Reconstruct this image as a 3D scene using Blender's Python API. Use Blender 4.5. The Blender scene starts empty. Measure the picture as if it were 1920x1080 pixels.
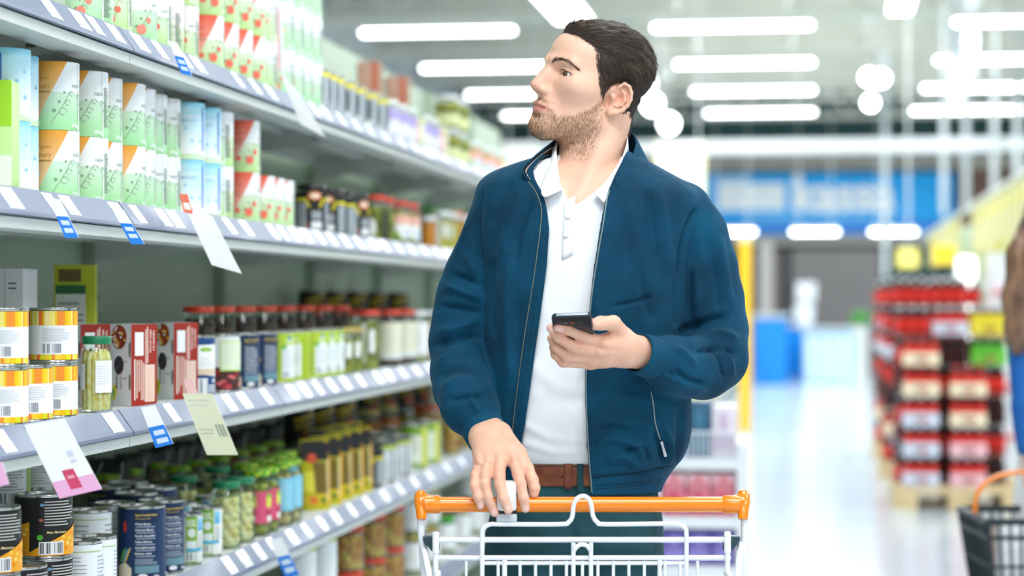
import bpy, bmesh, math, random
import numpy as np
from mathutils import Vector, Matrix, Euler
from mathutils.bvhtree import BVHTree

random.seed(7)
np.random.seed(7)
SC = bpy.context.scene
COL = SC.collection

# ------------------------------------------------------------------ camera
F = 4000.0                       # focal length in pixels of the 1920 px frame
VPX, HZ = 1540.0, 566.0          # where the aisle vanishes
TH = math.atan((VPX - 960.0) / F)
CAM = Vector((0, 0, 1.30))
RIGHT = Vector((math.cos(TH), math.sin(TH), 0))
FWD = Vector((-math.sin(TH), math.cos(TH), 0))
cam_data = bpy.data.cameras.new('camera')
cam = bpy.data.objects.new('camera', cam_data)
COL.objects.link(cam)
cam.location = CAM
cam.rotation_euler = (math.pi / 2, 0, TH)
cam_data.sensor_width = 36.0
cam_data.lens = F * 36.0 / 1920.0
cam_data.shift_y = (HZ - 540.0) / 1920.0
cam_data.clip_start = 0.05
cam_data.clip_end = 200
cam_data.dof.use_dof = True
cam_data.dof.focus_distance = 3.98
cam_data.dof.aperture_fstop = 2.3
SC.camera = cam

# ------------------------------------------------------------------ world, light, exposure
world = bpy.data.worlds.new('world')
SC.world = world
world.use_nodes = True
bg = world.node_tree.nodes['Background']
bg.inputs[0].default_value = (0.93, 0.98, 1.0, 1)
bg.inputs[1].default_value = 0.52

def area_light(name, loc, size_x, size_y, power, color=(0.95, 0.985, 1.0), rot=(0, 0, 0)):
    d = bpy.data.lights.new(name, 'AREA')
    d.shape = 'RECTANGLE'
    d.size, d.size_y = size_x, size_y
    d.energy = power
    d.color = color
    o = bpy.data.objects.new(name, d)
    COL.objects.link(o)
    o.location = loc
    o.rotation_euler = rot
    return o

# the rows of fluorescent lamps over this aisle and the next one
for k, y in enumerate((-1.0, 2.2, 5.4, 8.6, 12.0, 15.4)):
    area_light('aisle_lamp_light', (-0.15, y, 3.9), 1.7, 1.0, 90 if k < 2 else 66)
    area_light('aisle_lamp_light', (3.2, y, 3.9), 1.7, 1.0, 90 if k < 2 else 66)
for y in (19.0, 23.0, 27.0, 31.0, 35.0):
    area_light('hall_lamp_light', (0.6, y, 4.12), 5.5, 0.5, 205)

for y in (15.0, 18.8, 22.2, 25.7, 29.1, 32.5, 35.9):  # added upward fill without fixtures, only to brighten the ceiling
    area_light('ceiling_fill_light', (0.6, y, 4.35), 6.5, 0.4, 58, rot=(math.pi, 0, 0))

SC.view_settings.view_transform = 'Standard'
SC.view_settings.look = 'None'
SC.view_settings.exposure = 0.06
SC.view_settings.gamma = 1.0
SC.view_settings.use_curve_mapping = False
SC.cycles.max_bounces = 8
SC.cycles.diffuse_bounces = 4
SC.cycles.glossy_bounces = 4
SC.cycles.transmission_bounces = 6
SC.cycles.transparent_max_bounces = 16
SC.cycles.sample_clamp_indirect = 6.0
SC.cycles.caustics_reflective = False
SC.cycles.caustics_refractive = False
# ------------------------------------------------------------------ helpers
def W(px, py, d):
    """a point of the place seen at (px, py) and d metres deep"""
    return CAM + FWD * d + RIGHT * ((px - 960.0) / F * d) + Vector((0, 0, (HZ - py) / F * d))

def on_plane(px, X):
    """the y at which the sight line through column px meets the vertical plane x = X"""
    d = FWD + RIGHT * ((px - 960.0) / F)
    return d.y * X / d.x

def depth_of(p):
    return (Vector(p) - CAM).dot(FWD)

def lin(c):
    """sRGB 0-255 or hex string to linear rgb"""
    if isinstance(c, str):
        c = [int(c[i:i + 2], 16) for i in (0, 2, 4)]
    out = []
    for v in c[:3]:
        v = v / 255.0
        out.append(v / 12.92 if v <= 0.04045 else ((v + 0.055) / 1.055) ** 2.4)
    return tuple(out)

_mats = {}
def mat(name, color=(200, 200, 200), rough=0.5, metal=0.0, **kw):
    if name in _mats:
        return _mats[name]
    m = bpy.data.materials.new(name)
    m.use_nodes = True
    b = m.node_tree.nodes['Principled BSDF']
    b.inputs['Base Color'].default_value = (*lin(color), 1)
    b.inputs['Roughness'].default_value = rough
    b.inputs['Metallic'].default_value = metal
    for k, v in kw.items():
        k = k.replace('_', ' ')
        if k in b.inputs:
            b.inputs[k].default_value = v
    _mats[name] = m
    return m

def nd(m, kind, **kw):
    n = m.node_tree.nodes.new(kind)
    for k, v in kw.items():
        setattr(n, k, v)
    return n

def lk(m, a, b):
    m.node_tree.links.new(a, b)

def bsdf(m):
    return m.node_tree.nodes['Principled BSDF']

def add_bump(m, scale=60, strength=0.2, dist=0.002, detail=4, stretch=None, kind='noise'):
    tc = nd(m, 'ShaderNodeTexCoord')
    src = tc.outputs['Object']
    if stretch:
        mp = nd(m, 'ShaderNodeMapping')
        mp.inputs['Scale'].default_value = stretch
        lk(m, src, mp.inputs['Vector'])
        src = mp.outputs['Vector']
    if kind == 'noise':
        t = nd(m, 'ShaderNodeTexNoise')
        t.inputs['Scale'].default_value = scale
        t.inputs['Detail'].default_value = detail
        out = t.outputs['Fac']
    else:
        t = nd(m, 'ShaderNodeTexVoronoi')
        t.inputs['Scale'].default_value = scale
        out = t.outputs['Distance']
    lk(m, src, t.inputs['Vector'])
    bp = nd(m, 'ShaderNodeBump')
    bp.inputs['Strength'].default_value = strength
    bp.inputs['Distance'].default_value = dist
    lk(m, out, bp.inputs['Height'])
    lk(m, bp.outputs['Normal'], bsdf(m).inputs['Normal'])
    return out

def vary(m, c1, c2, scale=8, detail=5, lo=0.35, hi=0.65, stretch=None):
    """colour mottling between two colours"""
    tc = nd(m, 'ShaderNodeTexCoord')
    src = tc.outputs['Object']
    if stretch:
        mp = nd(m, 'ShaderNodeMapping')
        mp.inputs['Scale'].default_value = stretch
        lk(m, src, mp.inputs['Vector'])
        src = mp.outputs['Vector']
    t = nd(m, 'ShaderNodeTexNoise')
    t.inputs['Scale'].default_value = scale
    t.inputs['Detail'].default_value = detail
    lk(m, src, t.inputs['Vector'])
    r = nd(m, 'ShaderNodeValToRGB')
    r.color_ramp.elements[0].position = lo
    r.color_ramp.elements[1].position = hi
    r.color_ramp.elements[0].color = (*lin(c1), 1)
    r.color_ramp.elements[1].color = (*lin(c2), 1)
    lk(m, t.outputs['Fac'], r.inputs['Fac'])
    lk(m, r.outputs['Color'], bsdf(m).inputs['Base Color'])

def attr_mat(name, rough=0.45, **kw):
    """print on paper or plastic: colour comes from the mesh's print colours"""
    if name in _mats:
        return _mats[name]
    m = mat(name, rough=rough, **kw)
    a = nd(m, 'ShaderNodeVertexColor', layer_name='Col')
    lk(m, a.outputs['Color'], bsdf(m).inputs['Base Color'])
    return m

def emit_mat(name, color, strength):
    if name in _mats:
        return _mats[name]
    m = bpy.data.materials.new(name)
    m.use_nodes = True
    b = m.node_tree.nodes['Principled BSDF']
    b.inputs['Base Color'].default_value = (*lin(color), 1)
    b.inputs['Emission Color'].default_value = (*lin(color), 1)
    b.inputs['Emission Strength'].default_value = strength
    _mats[name] = m
    return m

def glass_mat(name, tint=(245, 255, 250), refl=0.10):
    if name in _mats:
        return _mats[name]
    m = bpy.data.materials.new(name)
    m.use_nodes = True
    nt = m.node_tree
    nt.nodes.remove(nt.nodes['Principled BSDF'])
    out = nt.nodes['Material Output']
    tr = nt.nodes.new('ShaderNodeBsdfTransparent')
    tr.inputs[0].default_value = (*lin(tint), 1)
    gl = nt.nodes.new('ShaderNodeBsdfGlossy')
    gl.inputs['Roughness'].default_value = 0.04
    lw = nt.nodes.new('ShaderNodeLayerWeight')
    lw.inputs['Blend'].default_value = 0.25
    mp = nt.nodes.new('ShaderNodeMapRange')
    mp.inputs['To Min'].default_value = refl * 0.5
    mp.inputs['To Max'].default_value = min(1, refl * 5)
    nt.links.new(lw.outputs['Fresnel'], mp.inputs['Value'])
    mx = nt.nodes.new('ShaderNodeMixShader')
    nt.links.new(mp.outputs['Result'], mx.inputs['Fac'])
    nt.links.new(tr.outputs[0], mx.inputs[1])
    nt.links.new(gl.outputs[0], mx.inputs[2])
    nt.links.new(mx.outputs[0], out.inputs['Surface'])
    _mats[name] = m
    return m

# ------------------------------------------------------------------ objects
def tag(o, label=None, cat=None, group=None, kind=None):
    if label: o['label'] = label
    if cat: o['category'] = cat
    if group: o['group'] = group
    if kind: o['kind'] = kind
    return o

def empty(name, loc=(0, 0, 0), rz=0.0):
    o = bpy.data.objects.new(name, None)
    o.empty_display_size = 0.1
    COL.objects.link(o)
    o.location = loc
    o.rotation_euler = (0, 0, rz)
    return o

def link_mesh(name, me, parent=None, mats=(), smooth=True, loc=None, rz=None):
    o = bpy.data.objects.new(name, me)
    COL.objects.link(o)
    for m in mats:
        me.materials.append(m)
    if smooth:
        me.polygons.foreach_set('use_smooth', [True] * len(me.polygons))
    if parent is not None:
        o.parent = parent
    if loc is not None:
        o.location = loc
    if rz is not None:
        o.rotation_euler = (0, 0, rz)
    return o

def sharp(me, deg=35):
    """smooth faces but keep edges sharper than deg"""
    bm = bmesh.new(); bm.from_mesh(me)
    lim = math.radians(deg)
    for e in bm.edges:
        if len(e.link_faces) == 2 and e.calc_face_angle(0) > lim:
            e.smooth = False
    bm.to_mesh(me); bm.free()

def children_of(o):
    return list(o.children)

def copy_tree(o, parent=None):
    c = o.copy()
    COL.objects.link(c)
    if parent is not None:
        c.parent = parent
    for ch in children_of(o):
        copy_tree(ch, c)
    return c

class MB:
    """collects simple shapes into one mesh; every face carries a material index"""
    def __init__(s):
        s.v, s.f, s.m = [], [], []
    def add(s, verts, faces, mi=0):
        n = len(s.v)
        s.v += [tuple(p) for p in verts]
        s.f += [tuple(i + n for i in f) for f in faces]
        s.m += [mi] * len(faces)
        return s
    def box(s, lo, hi, mi=0, bev=0.0):
        x0, y0, z0 = lo; x1, y1, z1 = hi
        if bev <= 0:
            v = [(x0, y0, z0), (x1, y0, z0), (x1, y1, z0), (x0, y1, z0), (x0, y0, z1), (x1, y0, z1), (x1, y1, z1), (x0, y1, z1)]
            f = [(3, 2, 1, 0), (4, 5, 6, 7), (0, 1, 5, 4), (1, 2, 6, 5), (2, 3, 7, 6), (3, 0, 4, 7)]
            return s.add(v, f, mi)
        bm = bmesh.new()
        bmesh.ops.create_cube(bm, size=1)
        for q in bm.verts:
            q.co = Vector(((x0 + x1) / 2 + q.co.x * (x1 - x0), (y0 + y1) / 2 + q.co.y * (y1 - y0), (z0 + z1) / 2 + q.co.z * (z1 - z0)))
        bmesh.ops.bevel(bm, geom=bm.edges[:], offset=bev, segments=2, affect='EDGES', profile=0.6)
        return s.from_bm(bm, mi)
    def from_bm(s, bm, mi=0):
        bm.verts.index_update()
        s.add([q.co for q in bm.verts], [[q.index for q in f.verts] for f in bm.faces], mi)
        bm.free()
        return s
    def tube(s, pts, r, n=10, mi=0, closed=False, caps=True):
        pts = [Vector(p) for p in pts]
        N = len(pts)
        rs = r if isinstance(r, (list, tuple)) else [r] * N
        def tangent(i):
            a = pts[(i - 1) % N] if (closed or i > 0) else pts[i]
            b = pts[(i + 1) % N] if (closed or i < N - 1) else pts[i]
            t = b - a
            return t.normalized() if t.length > 1e-9 else Vector((0, 0, 1))
        t = tangent(0)
        up = Vector((0, 0, 1)) if abs(t.z) < 0.9 else Vector((1, 0, 0))
        nrm = (up - t * up.dot(t)).normalized()
        verts = []
        for i in range(N):
            t = tangent(i)
            nrm = nrm - t * nrm.dot(t)
            nrm = nrm.normalized() if nrm.length > 1e-6 else t.orthogonal().normalized()
            b = t.cross(nrm)
            for k in range(n):
                a = 2 * math.pi * k / n
                verts.append(pts[i] + (nrm * math.cos(a) + b * math.sin(a)) * rs[i])
        faces = []
        M = N if closed else N - 1
        for i in range(M):
            j = (i + 1) % N
            for k in range(n):
                k2 = (k + 1) % n
                faces.append((i * n + k, i * n + k2, j * n + k2, j * n + k))
        if caps and not closed:
            faces.append(tuple(range(n - 1, -1, -1)))
            faces.append(tuple((N - 1) * n + k for k in range(n)))
        return s.add(verts, faces, mi)
    def lathe(s, prof, n=32, mi=0, c=(0, 0, 0)):
        """prof: list of (radius, z) from bottom to top, around the z axis"""
        verts, faces = [], []
        for (r, z) in prof:
            for k in range(n):
                a = 2 * math.pi * k / n
                verts.append((c[0] + r * math.cos(a), c[1] + r * math.sin(a), c[2] + z))
        for i in range(len(prof) - 1):
            for k in range(n):
                k2 = (k + 1) % n
                faces.append((i * n + k, i * n + k2, (i + 1) * n + k2, (i + 1) * n + k))
        if prof[0][0] > 1e-6:
            faces.append(tuple(range(n - 1, -1, -1)))
        if prof[-1][0] > 1e-6:
            faces.append(tuple((len(prof) - 1) * n + k for k in range(n)))
        return s.add(verts, faces, mi)
    def ball(s, c, r, mi=0, seg=12, rings=8, sc=(1, 1, 1), rot=None):
        verts, faces = [], []
        for i in range(rings + 1):
            t = math.pi * i / rings
            for k in range(seg):
                a = 2 * math.pi * k / seg
                p = Vector((math.sin(t) * math.cos(a) * r * sc[0], math.sin(t) * math.sin(a) * r * sc[1], math.cos(t) * r * sc[2]))
                if rot is not None: p = rot @ p
                verts.append(p + Vector(c))
        for i in range(rings):
            for k in range(seg):
                k2 = (k + 1) % seg
                faces.append((i * seg + k, (i + 1) * seg + k, (i + 1) * seg + k2, i * seg + k2))
        return s.add(verts, faces, mi)
    def prism(s, poly, z0, z1, mi=0, axis='z'):
        """poly: 2-D outline, extruded along axis"""
        n = len(poly)
        def P(a, b, c):
            return {'z': (a, b, c), 'y': (a, c, b), 'x': (c, a, b)}[axis]
        v = [P(a, b, z0) for a, b in poly] + [P(a, b, z1) for a, b in poly]
        f = [tuple(range(n - 1, -1, -1)), tuple(range(n, 2 * n))]
        f += [(i, (i + 1) % n, n + (i + 1) % n, n + i) for i in range(n)]
        return s.add(v, f, mi)
    def grid(s, rows, mi=0, flip=False):
        """rows of points as a sheet"""
        n, m = len(rows), len(rows[0])
        v = [p for r in rows for p in r]
        f = []
        for i in range(n - 1):
            for k in range(m - 1):
                q = (i * m + k, i * m + k + 1, (i + 1) * m + k + 1, (i + 1) * m + k)
                f.append(q[::-1] if flip else q)
        return s.add(v, f, mi)
    def mesh(s, name):
        me = bpy.data.meshes.new(name)
        me.from_pydata([tuple(p) for p in s.v], [], s.f)
        me.polygons.foreach_set('material_index', s.m)
        me.update()
        return me
    def build(s, name, mats, parent=None, smooth=True, deg=35, fix=True, loc=None, rz=None):
        me = s.mesh(name)
        if fix:
            bm = bmesh.new(); bm.from_mesh(me)
            bmesh.ops.recalc_face_normals(bm, faces=bm.faces)
            bm.to_mesh(me); bm.free()
        if not isinstance(mats, (list, tuple)): mats = [mats]
        o = link_mesh(name, me, parent, mats, smooth, loc, rz)
        if smooth and deg: sharp(me, deg)
        return o

def solidify(o, t, offset=-1, levels=0):
    md = o.modifiers.new('thick', 'SOLIDIFY')
    md.thickness = t
    md.offset = offset
    if levels:
        s = o.modifiers.new('sub', 'SUBSURF')
        s.levels = s.render_levels = levels
    return o

def catmull(pts, n=8, closed=False):
    pts = [np.array(p, float) for p in pts]
    out = []
    N = len(pts)
    rng = range(N if closed else N - 1)
    for i in rng:
        if closed:
            p0, p1, p2, p3 = pts[(i - 1) % N], pts[i], pts[(i + 1) % N], pts[(i + 2) % N]
        else:
            p1, p2 = pts[i], pts[i + 1]
            p0 = pts[i - 1] if i > 0 else 2 * p1 - p2
            p3 = pts[i + 2] if i + 2 < N else 2 * p2 - p1
        for k in range(n):
            t = k / n
            out.append(0.5 * ((2 * p1) + (-p0 + p2) * t + (2 * p0 - 5 * p1 + 4 * p2 - p3) * t * t + (-p0 + 3 * p1 - 3 * p2 + p3) * t ** 3))
    if not closed: out.append(pts[-1])
    return out

_fonts = {}
def text_mesh(s, size, bold=False, res=2):
    """flat outline of some lettering as (verts 2-D, faces), centred on its own box, height about size"""
    key = (s, bold)
    if key not in _fonts:
        cu = bpy.data.curves.new('lettering', 'FONT')
        cu.body = s
        cu.size = 1.0
        cu.resolution_u = res
        cu.align_x = 'LEFT'
        if bold: cu.offset = 0.02
        o = bpy.data.objects.new('lettering', cu)
        COL.objects.link(o)
        dg = bpy.context.evaluated_depsgraph_get()
        dg.update()
        me = bpy.data.meshes.new_from_object(o.evaluated_get(dg))
        v = [(p.co.x, p.co.y) for p in me.vertices]
        f = [tuple(p.vertices) for p in me.polygons]
        bpy.data.objects.remove(o)
        bpy.data.curves.remove(cu)
        bpy.data.meshes.remove(me)
        _fonts[key] = (v, f)
    v, f = _fonts[key]
    return [(a * size, b * size) for a, b in v], f

class Print:
    """printed matter laid on a surface: coloured flat shapes in label coordinates (metres)"""
    def __init__(s):
        s.v, s.f, s.c, s.n = [], [], [], 0
    def _layer(s):
        s.n += 1
        return s.n
    def quad(s, pts, cols):
        L = s._layer(); b = len(s.v)
        s.v += [(p[0], p[1], L) for p in pts]
        s.c += list(cols)
        s.f.append(tuple(range(b, b + len(pts))))
    def rect(s, u0, v0, u1, v1, col, top=None, step=0.004, rows=1, layer=None):
        """col at the bottom edge, top colour at the top edge"""
        c0 = lin(col); c1 = lin(top) if top else c0
        L = layer or s._layer()
        n = max(1, int(abs(u1 - u0) / step + 0.99))
        b = len(s.v)
        for j in range(rows + 1):
            t = j / rows
            for i in range(n + 1):
                s.v.append((u0 + (u1 - u0) * i / n, v0 + (v1 - v0) * t, L))
                s.c.append(tuple(c0[k] + (c1[k] - c0[k]) * t for k in range(3)))
        for j in range(rows):
            for i in range(n):
                a = b + j * (n + 1) + i
                s.f.append((a, a + 1, a + n + 2, a + n + 1))
        return s
    def wedge(s, u0, v0, u1, v1, ub, ut, side, col, top=None, step=0.004):
        """the part of a rectangle left ('l') or right ('r') of the slanting line from (ub, v0) to (ut, v1)"""
        c0 = lin(col); c1 = lin(top) if top else c0
        L = s._layer(); b = len(s.v); N = 26
        for j in range(N + 1):
            t = j / N
            ul = ub + (ut - ub) * t
            a, e = (u0, min(max(ul, u0), u1)) if side == 'l' else (min(max(ul, u0), u1), u1)
            for i in range(17):
                s.v.append((a + (e - a) * i / 16, v0 + (v1 - v0) * t, L))
                s.c.append(tuple(c0[k] + (c1[k] - c0[k]) * t for k in range(3)))
        for j in range(N):
            for i in range(16):
                q = b + j * 17 + i
                s.f.append((q, q + 1, q + 18, q + 17))
        return s
    def ell(s, u, v, ru, rv, col, n=20, a0=0.0):
        return s.poly([(u + ru * math.cos(2 * math.pi * k / n), v + rv * math.sin(2 * math.pi * k / n)) for k in range(n)], col)
    def poly(s, pts, col, step=.006):
        """a convex shape, cut into narrow strips so that it can follow a curve"""
        L = s._layer(); c = lin(col)
        lo, hi = min(p[0] for p in pts), max(p[0] for p in pts)
        n = max(1, int((hi - lo) / step + .5)) if hi - lo > .009 else 1
        for i in range(n):
            q = pts
            if n > 1:
                for sg, lim in ((1, lo + (hi - lo) * i / n), (-1, lo + (hi - lo) * (i + 1) / n)):
                    out = []
                    for a, b in zip(q, list(q[1:]) + [q[0]]):
                        ia, ib = sg * (a[0] - lim) >= -1e-9, sg * (b[0] - lim) >= -1e-9
                        if ia: out.append(a)
                        if ia != ib:
                            t = (lim - a[0]) / (b[0] - a[0]); out.append((lim, a[1] + (b[1] - a[1]) * t))
                    q = out
                    if len(q) < 3: break
            if len(q) < 3: continue
            b = len(s.v)
            s.v += [(p[0], p[1], L) for p in q]; s.c += [c] * len(q); s.f.append(tuple(range(b, b + len(q))))
        return s
    def line(s, pts, w, col):
        L = s._layer(); c = lin(col)
        for (p, q) in zip(pts, pts[1:]):
            dx, dy = q[0] - p[0], q[1] - p[1]
            l = math.hypot(dx, dy) or 1
            nx, ny = -dy / l * w / 2, dx / l * w / 2
            b = len(s.v)
            s.v += [(p[0] + nx, p[1] + ny, L), (p[0] - nx, p[1] - ny, L), (q[0] - nx, q[1] - ny, L), (q[0] + nx, q[1] + ny, L)]
            s.c += [c] * 4
            s.f.append((b, b + 1, b + 2, b + 3))
        return s
    def lines(s, u0, v0, u1, v1, n, col, rnd=None, fill=0.5):
        """rows of small print"""
        rnd = rnd or random.Random(3)
        L = s._layer()
        p = (v1 - v0) / n
        for i in range(n):
            e = u1 - (u1 - u0) * (rnd.random() * 0.35 if rnd.random() < 0.5 else 0)
            s.rect(u0, v1 - p * (i + 0.5 + fill / 2), e, v1 - p * (i + 0.5 - fill / 2), col, layer=L)
        return s
    def bars(s, u0, v0, u1, v1, col='101018', n=22, white=None):
        if white: s.rect(u0 - 0.002, v0 - 0.002, u1 + 0.002, v1 + 0.002, white)
        rnd = random.Random(11)
        L = s._layer(); w = (u1 - u0) / n
        for i in range(n):
            if rnd.random() < 0.6:
                s.rect(u0 + w * i, v0, u0 + w * (i + rnd.choice((0.5, 0.8))), v1, col, layer=L)
        return s
    def text(s, t, u, v, size, col, bold=False, center=False, rot90=False, sx=1.0):
        vs, fs = text_mesh(t, size, bold)
        if not vs: return s
        L = s._layer(); b = len(s.v); c = lin(col)
        w = max(p[0] for p in vs)
        for (x, y) in vs:
            x *= sx
            if center: x -= w * sx / 2
            if rot90: x, y = -y, x
            s.v.append((u + x, v + y, L)); s.c.append(c)
        s.f += [tuple(i + b for i in f) for f in fs]
        return s
    def _make(s, name, fn, m, parent):
        me = bpy.data.meshes.new(name)
        me.from_pydata([fn(u, v, L) for (u, v, L) in s.v], [], s.f)
        ca = me.color_attributes.new('Col', 'FLOAT_COLOR', 'POINT')
        ca.data.foreach_set('color', [x for c in s.c for x in (*c, 1.0)])
        me.update()
        o = link_mesh(name, me, parent, [m], smooth=False)
        return o
    def wrap(s, R, m, parent=None, name='label', eps=0.00012, base=0.0):
        """onto an upright cylinder; u = 0 faces -y, u grows to the viewer's right"""
        def fn(u, v, L):
            a = -math.pi / 2 + u / R
            r = R + 0.0002 + 0.0006 * math.log(1 + L)
            return (r * math.cos(a), r * math.sin(a), v + base)
        return s._make(name, fn, m, parent)
    def flat(s, O, U, V, m, parent=None, name='label', eps=0.00012):
        O, U, V = Vector(O), Vector(U).normalized(), Vector(V).normalized()
        N = U.cross(V)
        return s._make(name, lambda u, v, L: tuple(O + U * u + V * v + N * (0.0002 + eps * 1.2 * math.log(1 + L))), m, parent)

# ------------------------------------------------------------------ smooth solids from distance fields
def sd_ell(P, c, r):
    q = (P - np.array(c, np.float32)) / np.array(r, np.float32)
    k0 = np.sqrt((q * q).sum(1))
    q2 = q / np.array(r, np.float32)
    k1 = np.sqrt((q2 * q2).sum(1)) + 1e-9
    return k0 * (k0 - 1.0) / k1

def sd_cap(P, a, b, ra, rb=None):
    rb = ra if rb is None else rb
    a = np.array(a, np.float32); b = np.array(b, np.float32)
    ba = b - a
    pa = P - a
    h = np.clip((pa @ ba) / max(float(ba @ ba), 1e-12), 0, 1)
    d = pa - h[:, None] * ba
    return np.sqrt((d * d).sum(1)) - (ra + (rb - ra) * h)

def sd_chain(P, pts, rs, k=0.0):
    out = None
    for i in range(len(pts) - 1):
        d = sd_cap(P, pts[i], pts[i + 1], rs[i], rs[i + 1])
        out = d if out is None else (smin(out, d, k) if k > 0 else np.minimum(out, d))
    return out

def sd_box(P, c, h, r=0.0):
    q = np.abs(P - np.array(c, np.float32)) - (np.array(h, np.float32) - r)
    return np.sqrt((np.maximum(q, 0) ** 2).sum(1)) + np.minimum(q.max(1), 0) - r

def smin(a, b, k):
    h = np.clip(0.5 + 0.5 * (b - a) / k, 0, 1)
    return b + (a - b) * h - k * h * (1 - h)

def smax(a, b, k):
    return -smin(-a, -b, k)

def net(f, lo, hi, res, coarse=4, newton=2, margin=1.8):
    """surface net of the zero set of f (negative inside): returns verts (N,3), quads"""
    lo = np.array(lo, np.float32); hi = np.array(hi, np.float32)
    n = (np.ceil((hi - lo) / res / coarse).astype(int)) * coarse + 1
    nc = (n - 1) // coarse + 1
    ax = [lo[i] + np.arange(nc[i], dtype=np.float32) * res * coarse for i in range(3)]
    G = np.stack(np.meshgrid(*ax, indexing='ij'), -1).reshape(-1, 3)
    vc = f(G).reshape(nc).astype(np.float32)
    near = np.abs(vc) < res * coarse * margin * 1.8
    # a fine block is evaluated when any corner of its coarse cell is near the surface
    cell = np.zeros(nc - 1, bool)
    sg = vc < 0
    mixed = np.zeros(nc - 1, bool)
    for dx in (0, 1):
        for dy in (0, 1):
            for dz in (0, 1):
                sl = tuple(slice(d, d + m - 1) for d, m in zip((dx, dy, dz), nc))
                cell |= near[sl]
                mixed |= sg[sl] != sg[:-1, :-1, :-1]
    cell |= mixed
    V = np.empty(n, np.float32)
    idx = [np.minimum(np.arange(m) // coarse, k - 1) for m, k in zip(n, nc)]
    V[:] = vc[np.ix_(*idx)]
    V[np.abs(V) < res] = res * np.sign(V[np.abs(V) < res]) if (np.abs(V) < res).any() else V[np.abs(V) < res]
    M = np.zeros(n, bool)
    cc = np.argwhere(cell)
    off = np.stack(np.meshgrid(*[np.arange(coarse + 1)] * 3, indexing='ij'), -1).reshape(-1, 3)
    pts = (cc[:, None, :] * coarse + off[None]).reshape(-1, 3)
    M[pts[:, 0], pts[:, 1], pts[:, 2]] = True
    ii = np.argwhere(M)
    P = lo + ii.astype(np.float32) * res
    out = np.empty(len(P), np.float32)
    for s in range(0, len(P), 400000):
        out[s:s + 400000] = f(P[s:s + 400000])
    V[M] = out
    S = V < 0
    act = np.zeros(n - 1, bool)
    base = S[:-1, :-1, :-1]
    for dx in (0, 1):
        for dy in (0, 1):
            for dz in (0, 1):
                sl = tuple(slice(d, d + m - 1) for d, m in zip((dx, dy, dz), n))
                act |= S[sl] != base
    A = np.argwhere(act)
    acc = np.zeros((len(A), 3), np.float32); cnt = np.zeros(len(A), np.float32)
    corners = [(0, 0, 0), (1, 0, 0), (0, 1, 0), (1, 1, 0), (0, 0, 1), (1, 0, 1), (0, 1, 1), (1, 1, 1)]
    edges = [(0, 1), (2, 3), (4, 5), (6, 7), (0, 2), (1, 3), (4, 6), (5, 7), (0, 4), (1, 5), (2, 6), (3, 7)]
    cv = [V[A[:, 0] + c[0], A[:, 1] + c[1], A[:, 2] + c[2]] for c in corners]
    for a, b in edges:
        m = (cv[a] < 0) != (cv[b] < 0)
        t = cv[a] / np.where(m, cv[a] - cv[b], 1)
        ca = np.array(corners[a], np.float32); cb = np.array(corners[b], np.float32)
        acc[m] += ca + t[m, None] * (cb - ca)
        cnt += m
    verts = lo + (A + acc / np.maximum(cnt, 1)[:, None]) * res
    ID = np.full(n - 1, -1, np.int64)
    ID[A[:, 0], A[:, 1], A[:, 2]] = np.arange(len(A))
    quads = []
    for axis in range(3):
        a1, a2 = [(1, 2), (2, 0), (0, 1)][axis]
        sl0 = [slice(0, m) for m in n]; sl1 = [slice(0, m) for m in n]
        sl0[axis] = slice(0, n[axis] - 1); sl1[axis] = slice(1, n[axis])
        for s in (a1, a2):
            sl0[s] = slice(1, n[s] - 1); sl1[s] = slice(1, n[s] - 1)
        x0, x1 = S[tuple(sl0)], S[tuple(sl1)]
        for flip, mm in ((False, x0 & ~x1), (True, ~x0 & x1)):
            e = np.argwhere(mm)
            if not len(e): continue
            e[:, a1] += 1; e[:, a2] += 1
            q = []
            for d1, d2 in ((0, 0), (1, 0), (1, 1), (0, 1)):
                g = e.copy(); g[:, a1] -= d1; g[:, a2] -= d2
                q.append(ID[g[:, 0], g[:, 1], g[:, 2]])
            q = np.stack(q, 1)
            quads.append(q[:, ::-1] if flip else q)
    quads = np.concatenate(quads)
    quads = quads[(quads >= 0).all(1)]
    for _ in range(newton):
        d0 = f(verts)
        g = np.stack([(f(verts + np.eye(3, dtype=np.float32)[k] * res * 0.3) - d0) / (res * 0.3) for k in range(3)], 1)
        gg = (g * g).sum(1) + 1e-6
        step = (d0 / gg)[:, None] * g
        l = np.sqrt((step * step).sum(1))
        step *= np.minimum(1, res * 0.7 / np.maximum(l, 1e-9))[:, None]
        verts = verts - step
    return verts, quads

def relax(verts, quads, it=2, w=0.5):
    n = len(verts)
    E = np.concatenate([quads[:, [0, 1]], quads[:, [1, 2]], quads[:, [2, 3]], quads[:, [3, 0]]])
    deg = np.bincount(E[:, 0], minlength=n) + np.bincount(E[:, 1], minlength=n)
    for _ in range(it):
        acc = np.zeros_like(verts)
        for k in range(3):
            acc[:, k] = np.bincount(E[:, 0], verts[E[:, 1], k], n) + np.bincount(E[:, 1], verts[E[:, 0], k], n)
        verts = verts + w * (acc / np.maximum(deg, 1)[:, None] - verts)
    return verts

def normals_of(verts, quads):
    a = verts[quads[:, 2]] - verts[quads[:, 0]]
    b = verts[quads[:, 3]] - verts[quads[:, 1]]
    fn = np.cross(a, b)
    out = np.zeros_like(verts)
    for k in range(4):
        for c in range(3):
            out[:, c] += np.bincount(quads[:, k], fn[:, c], len(verts))
    return out / np.maximum(np.sqrt((out * out).sum(1)), 1e-12)[:, None]

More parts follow.
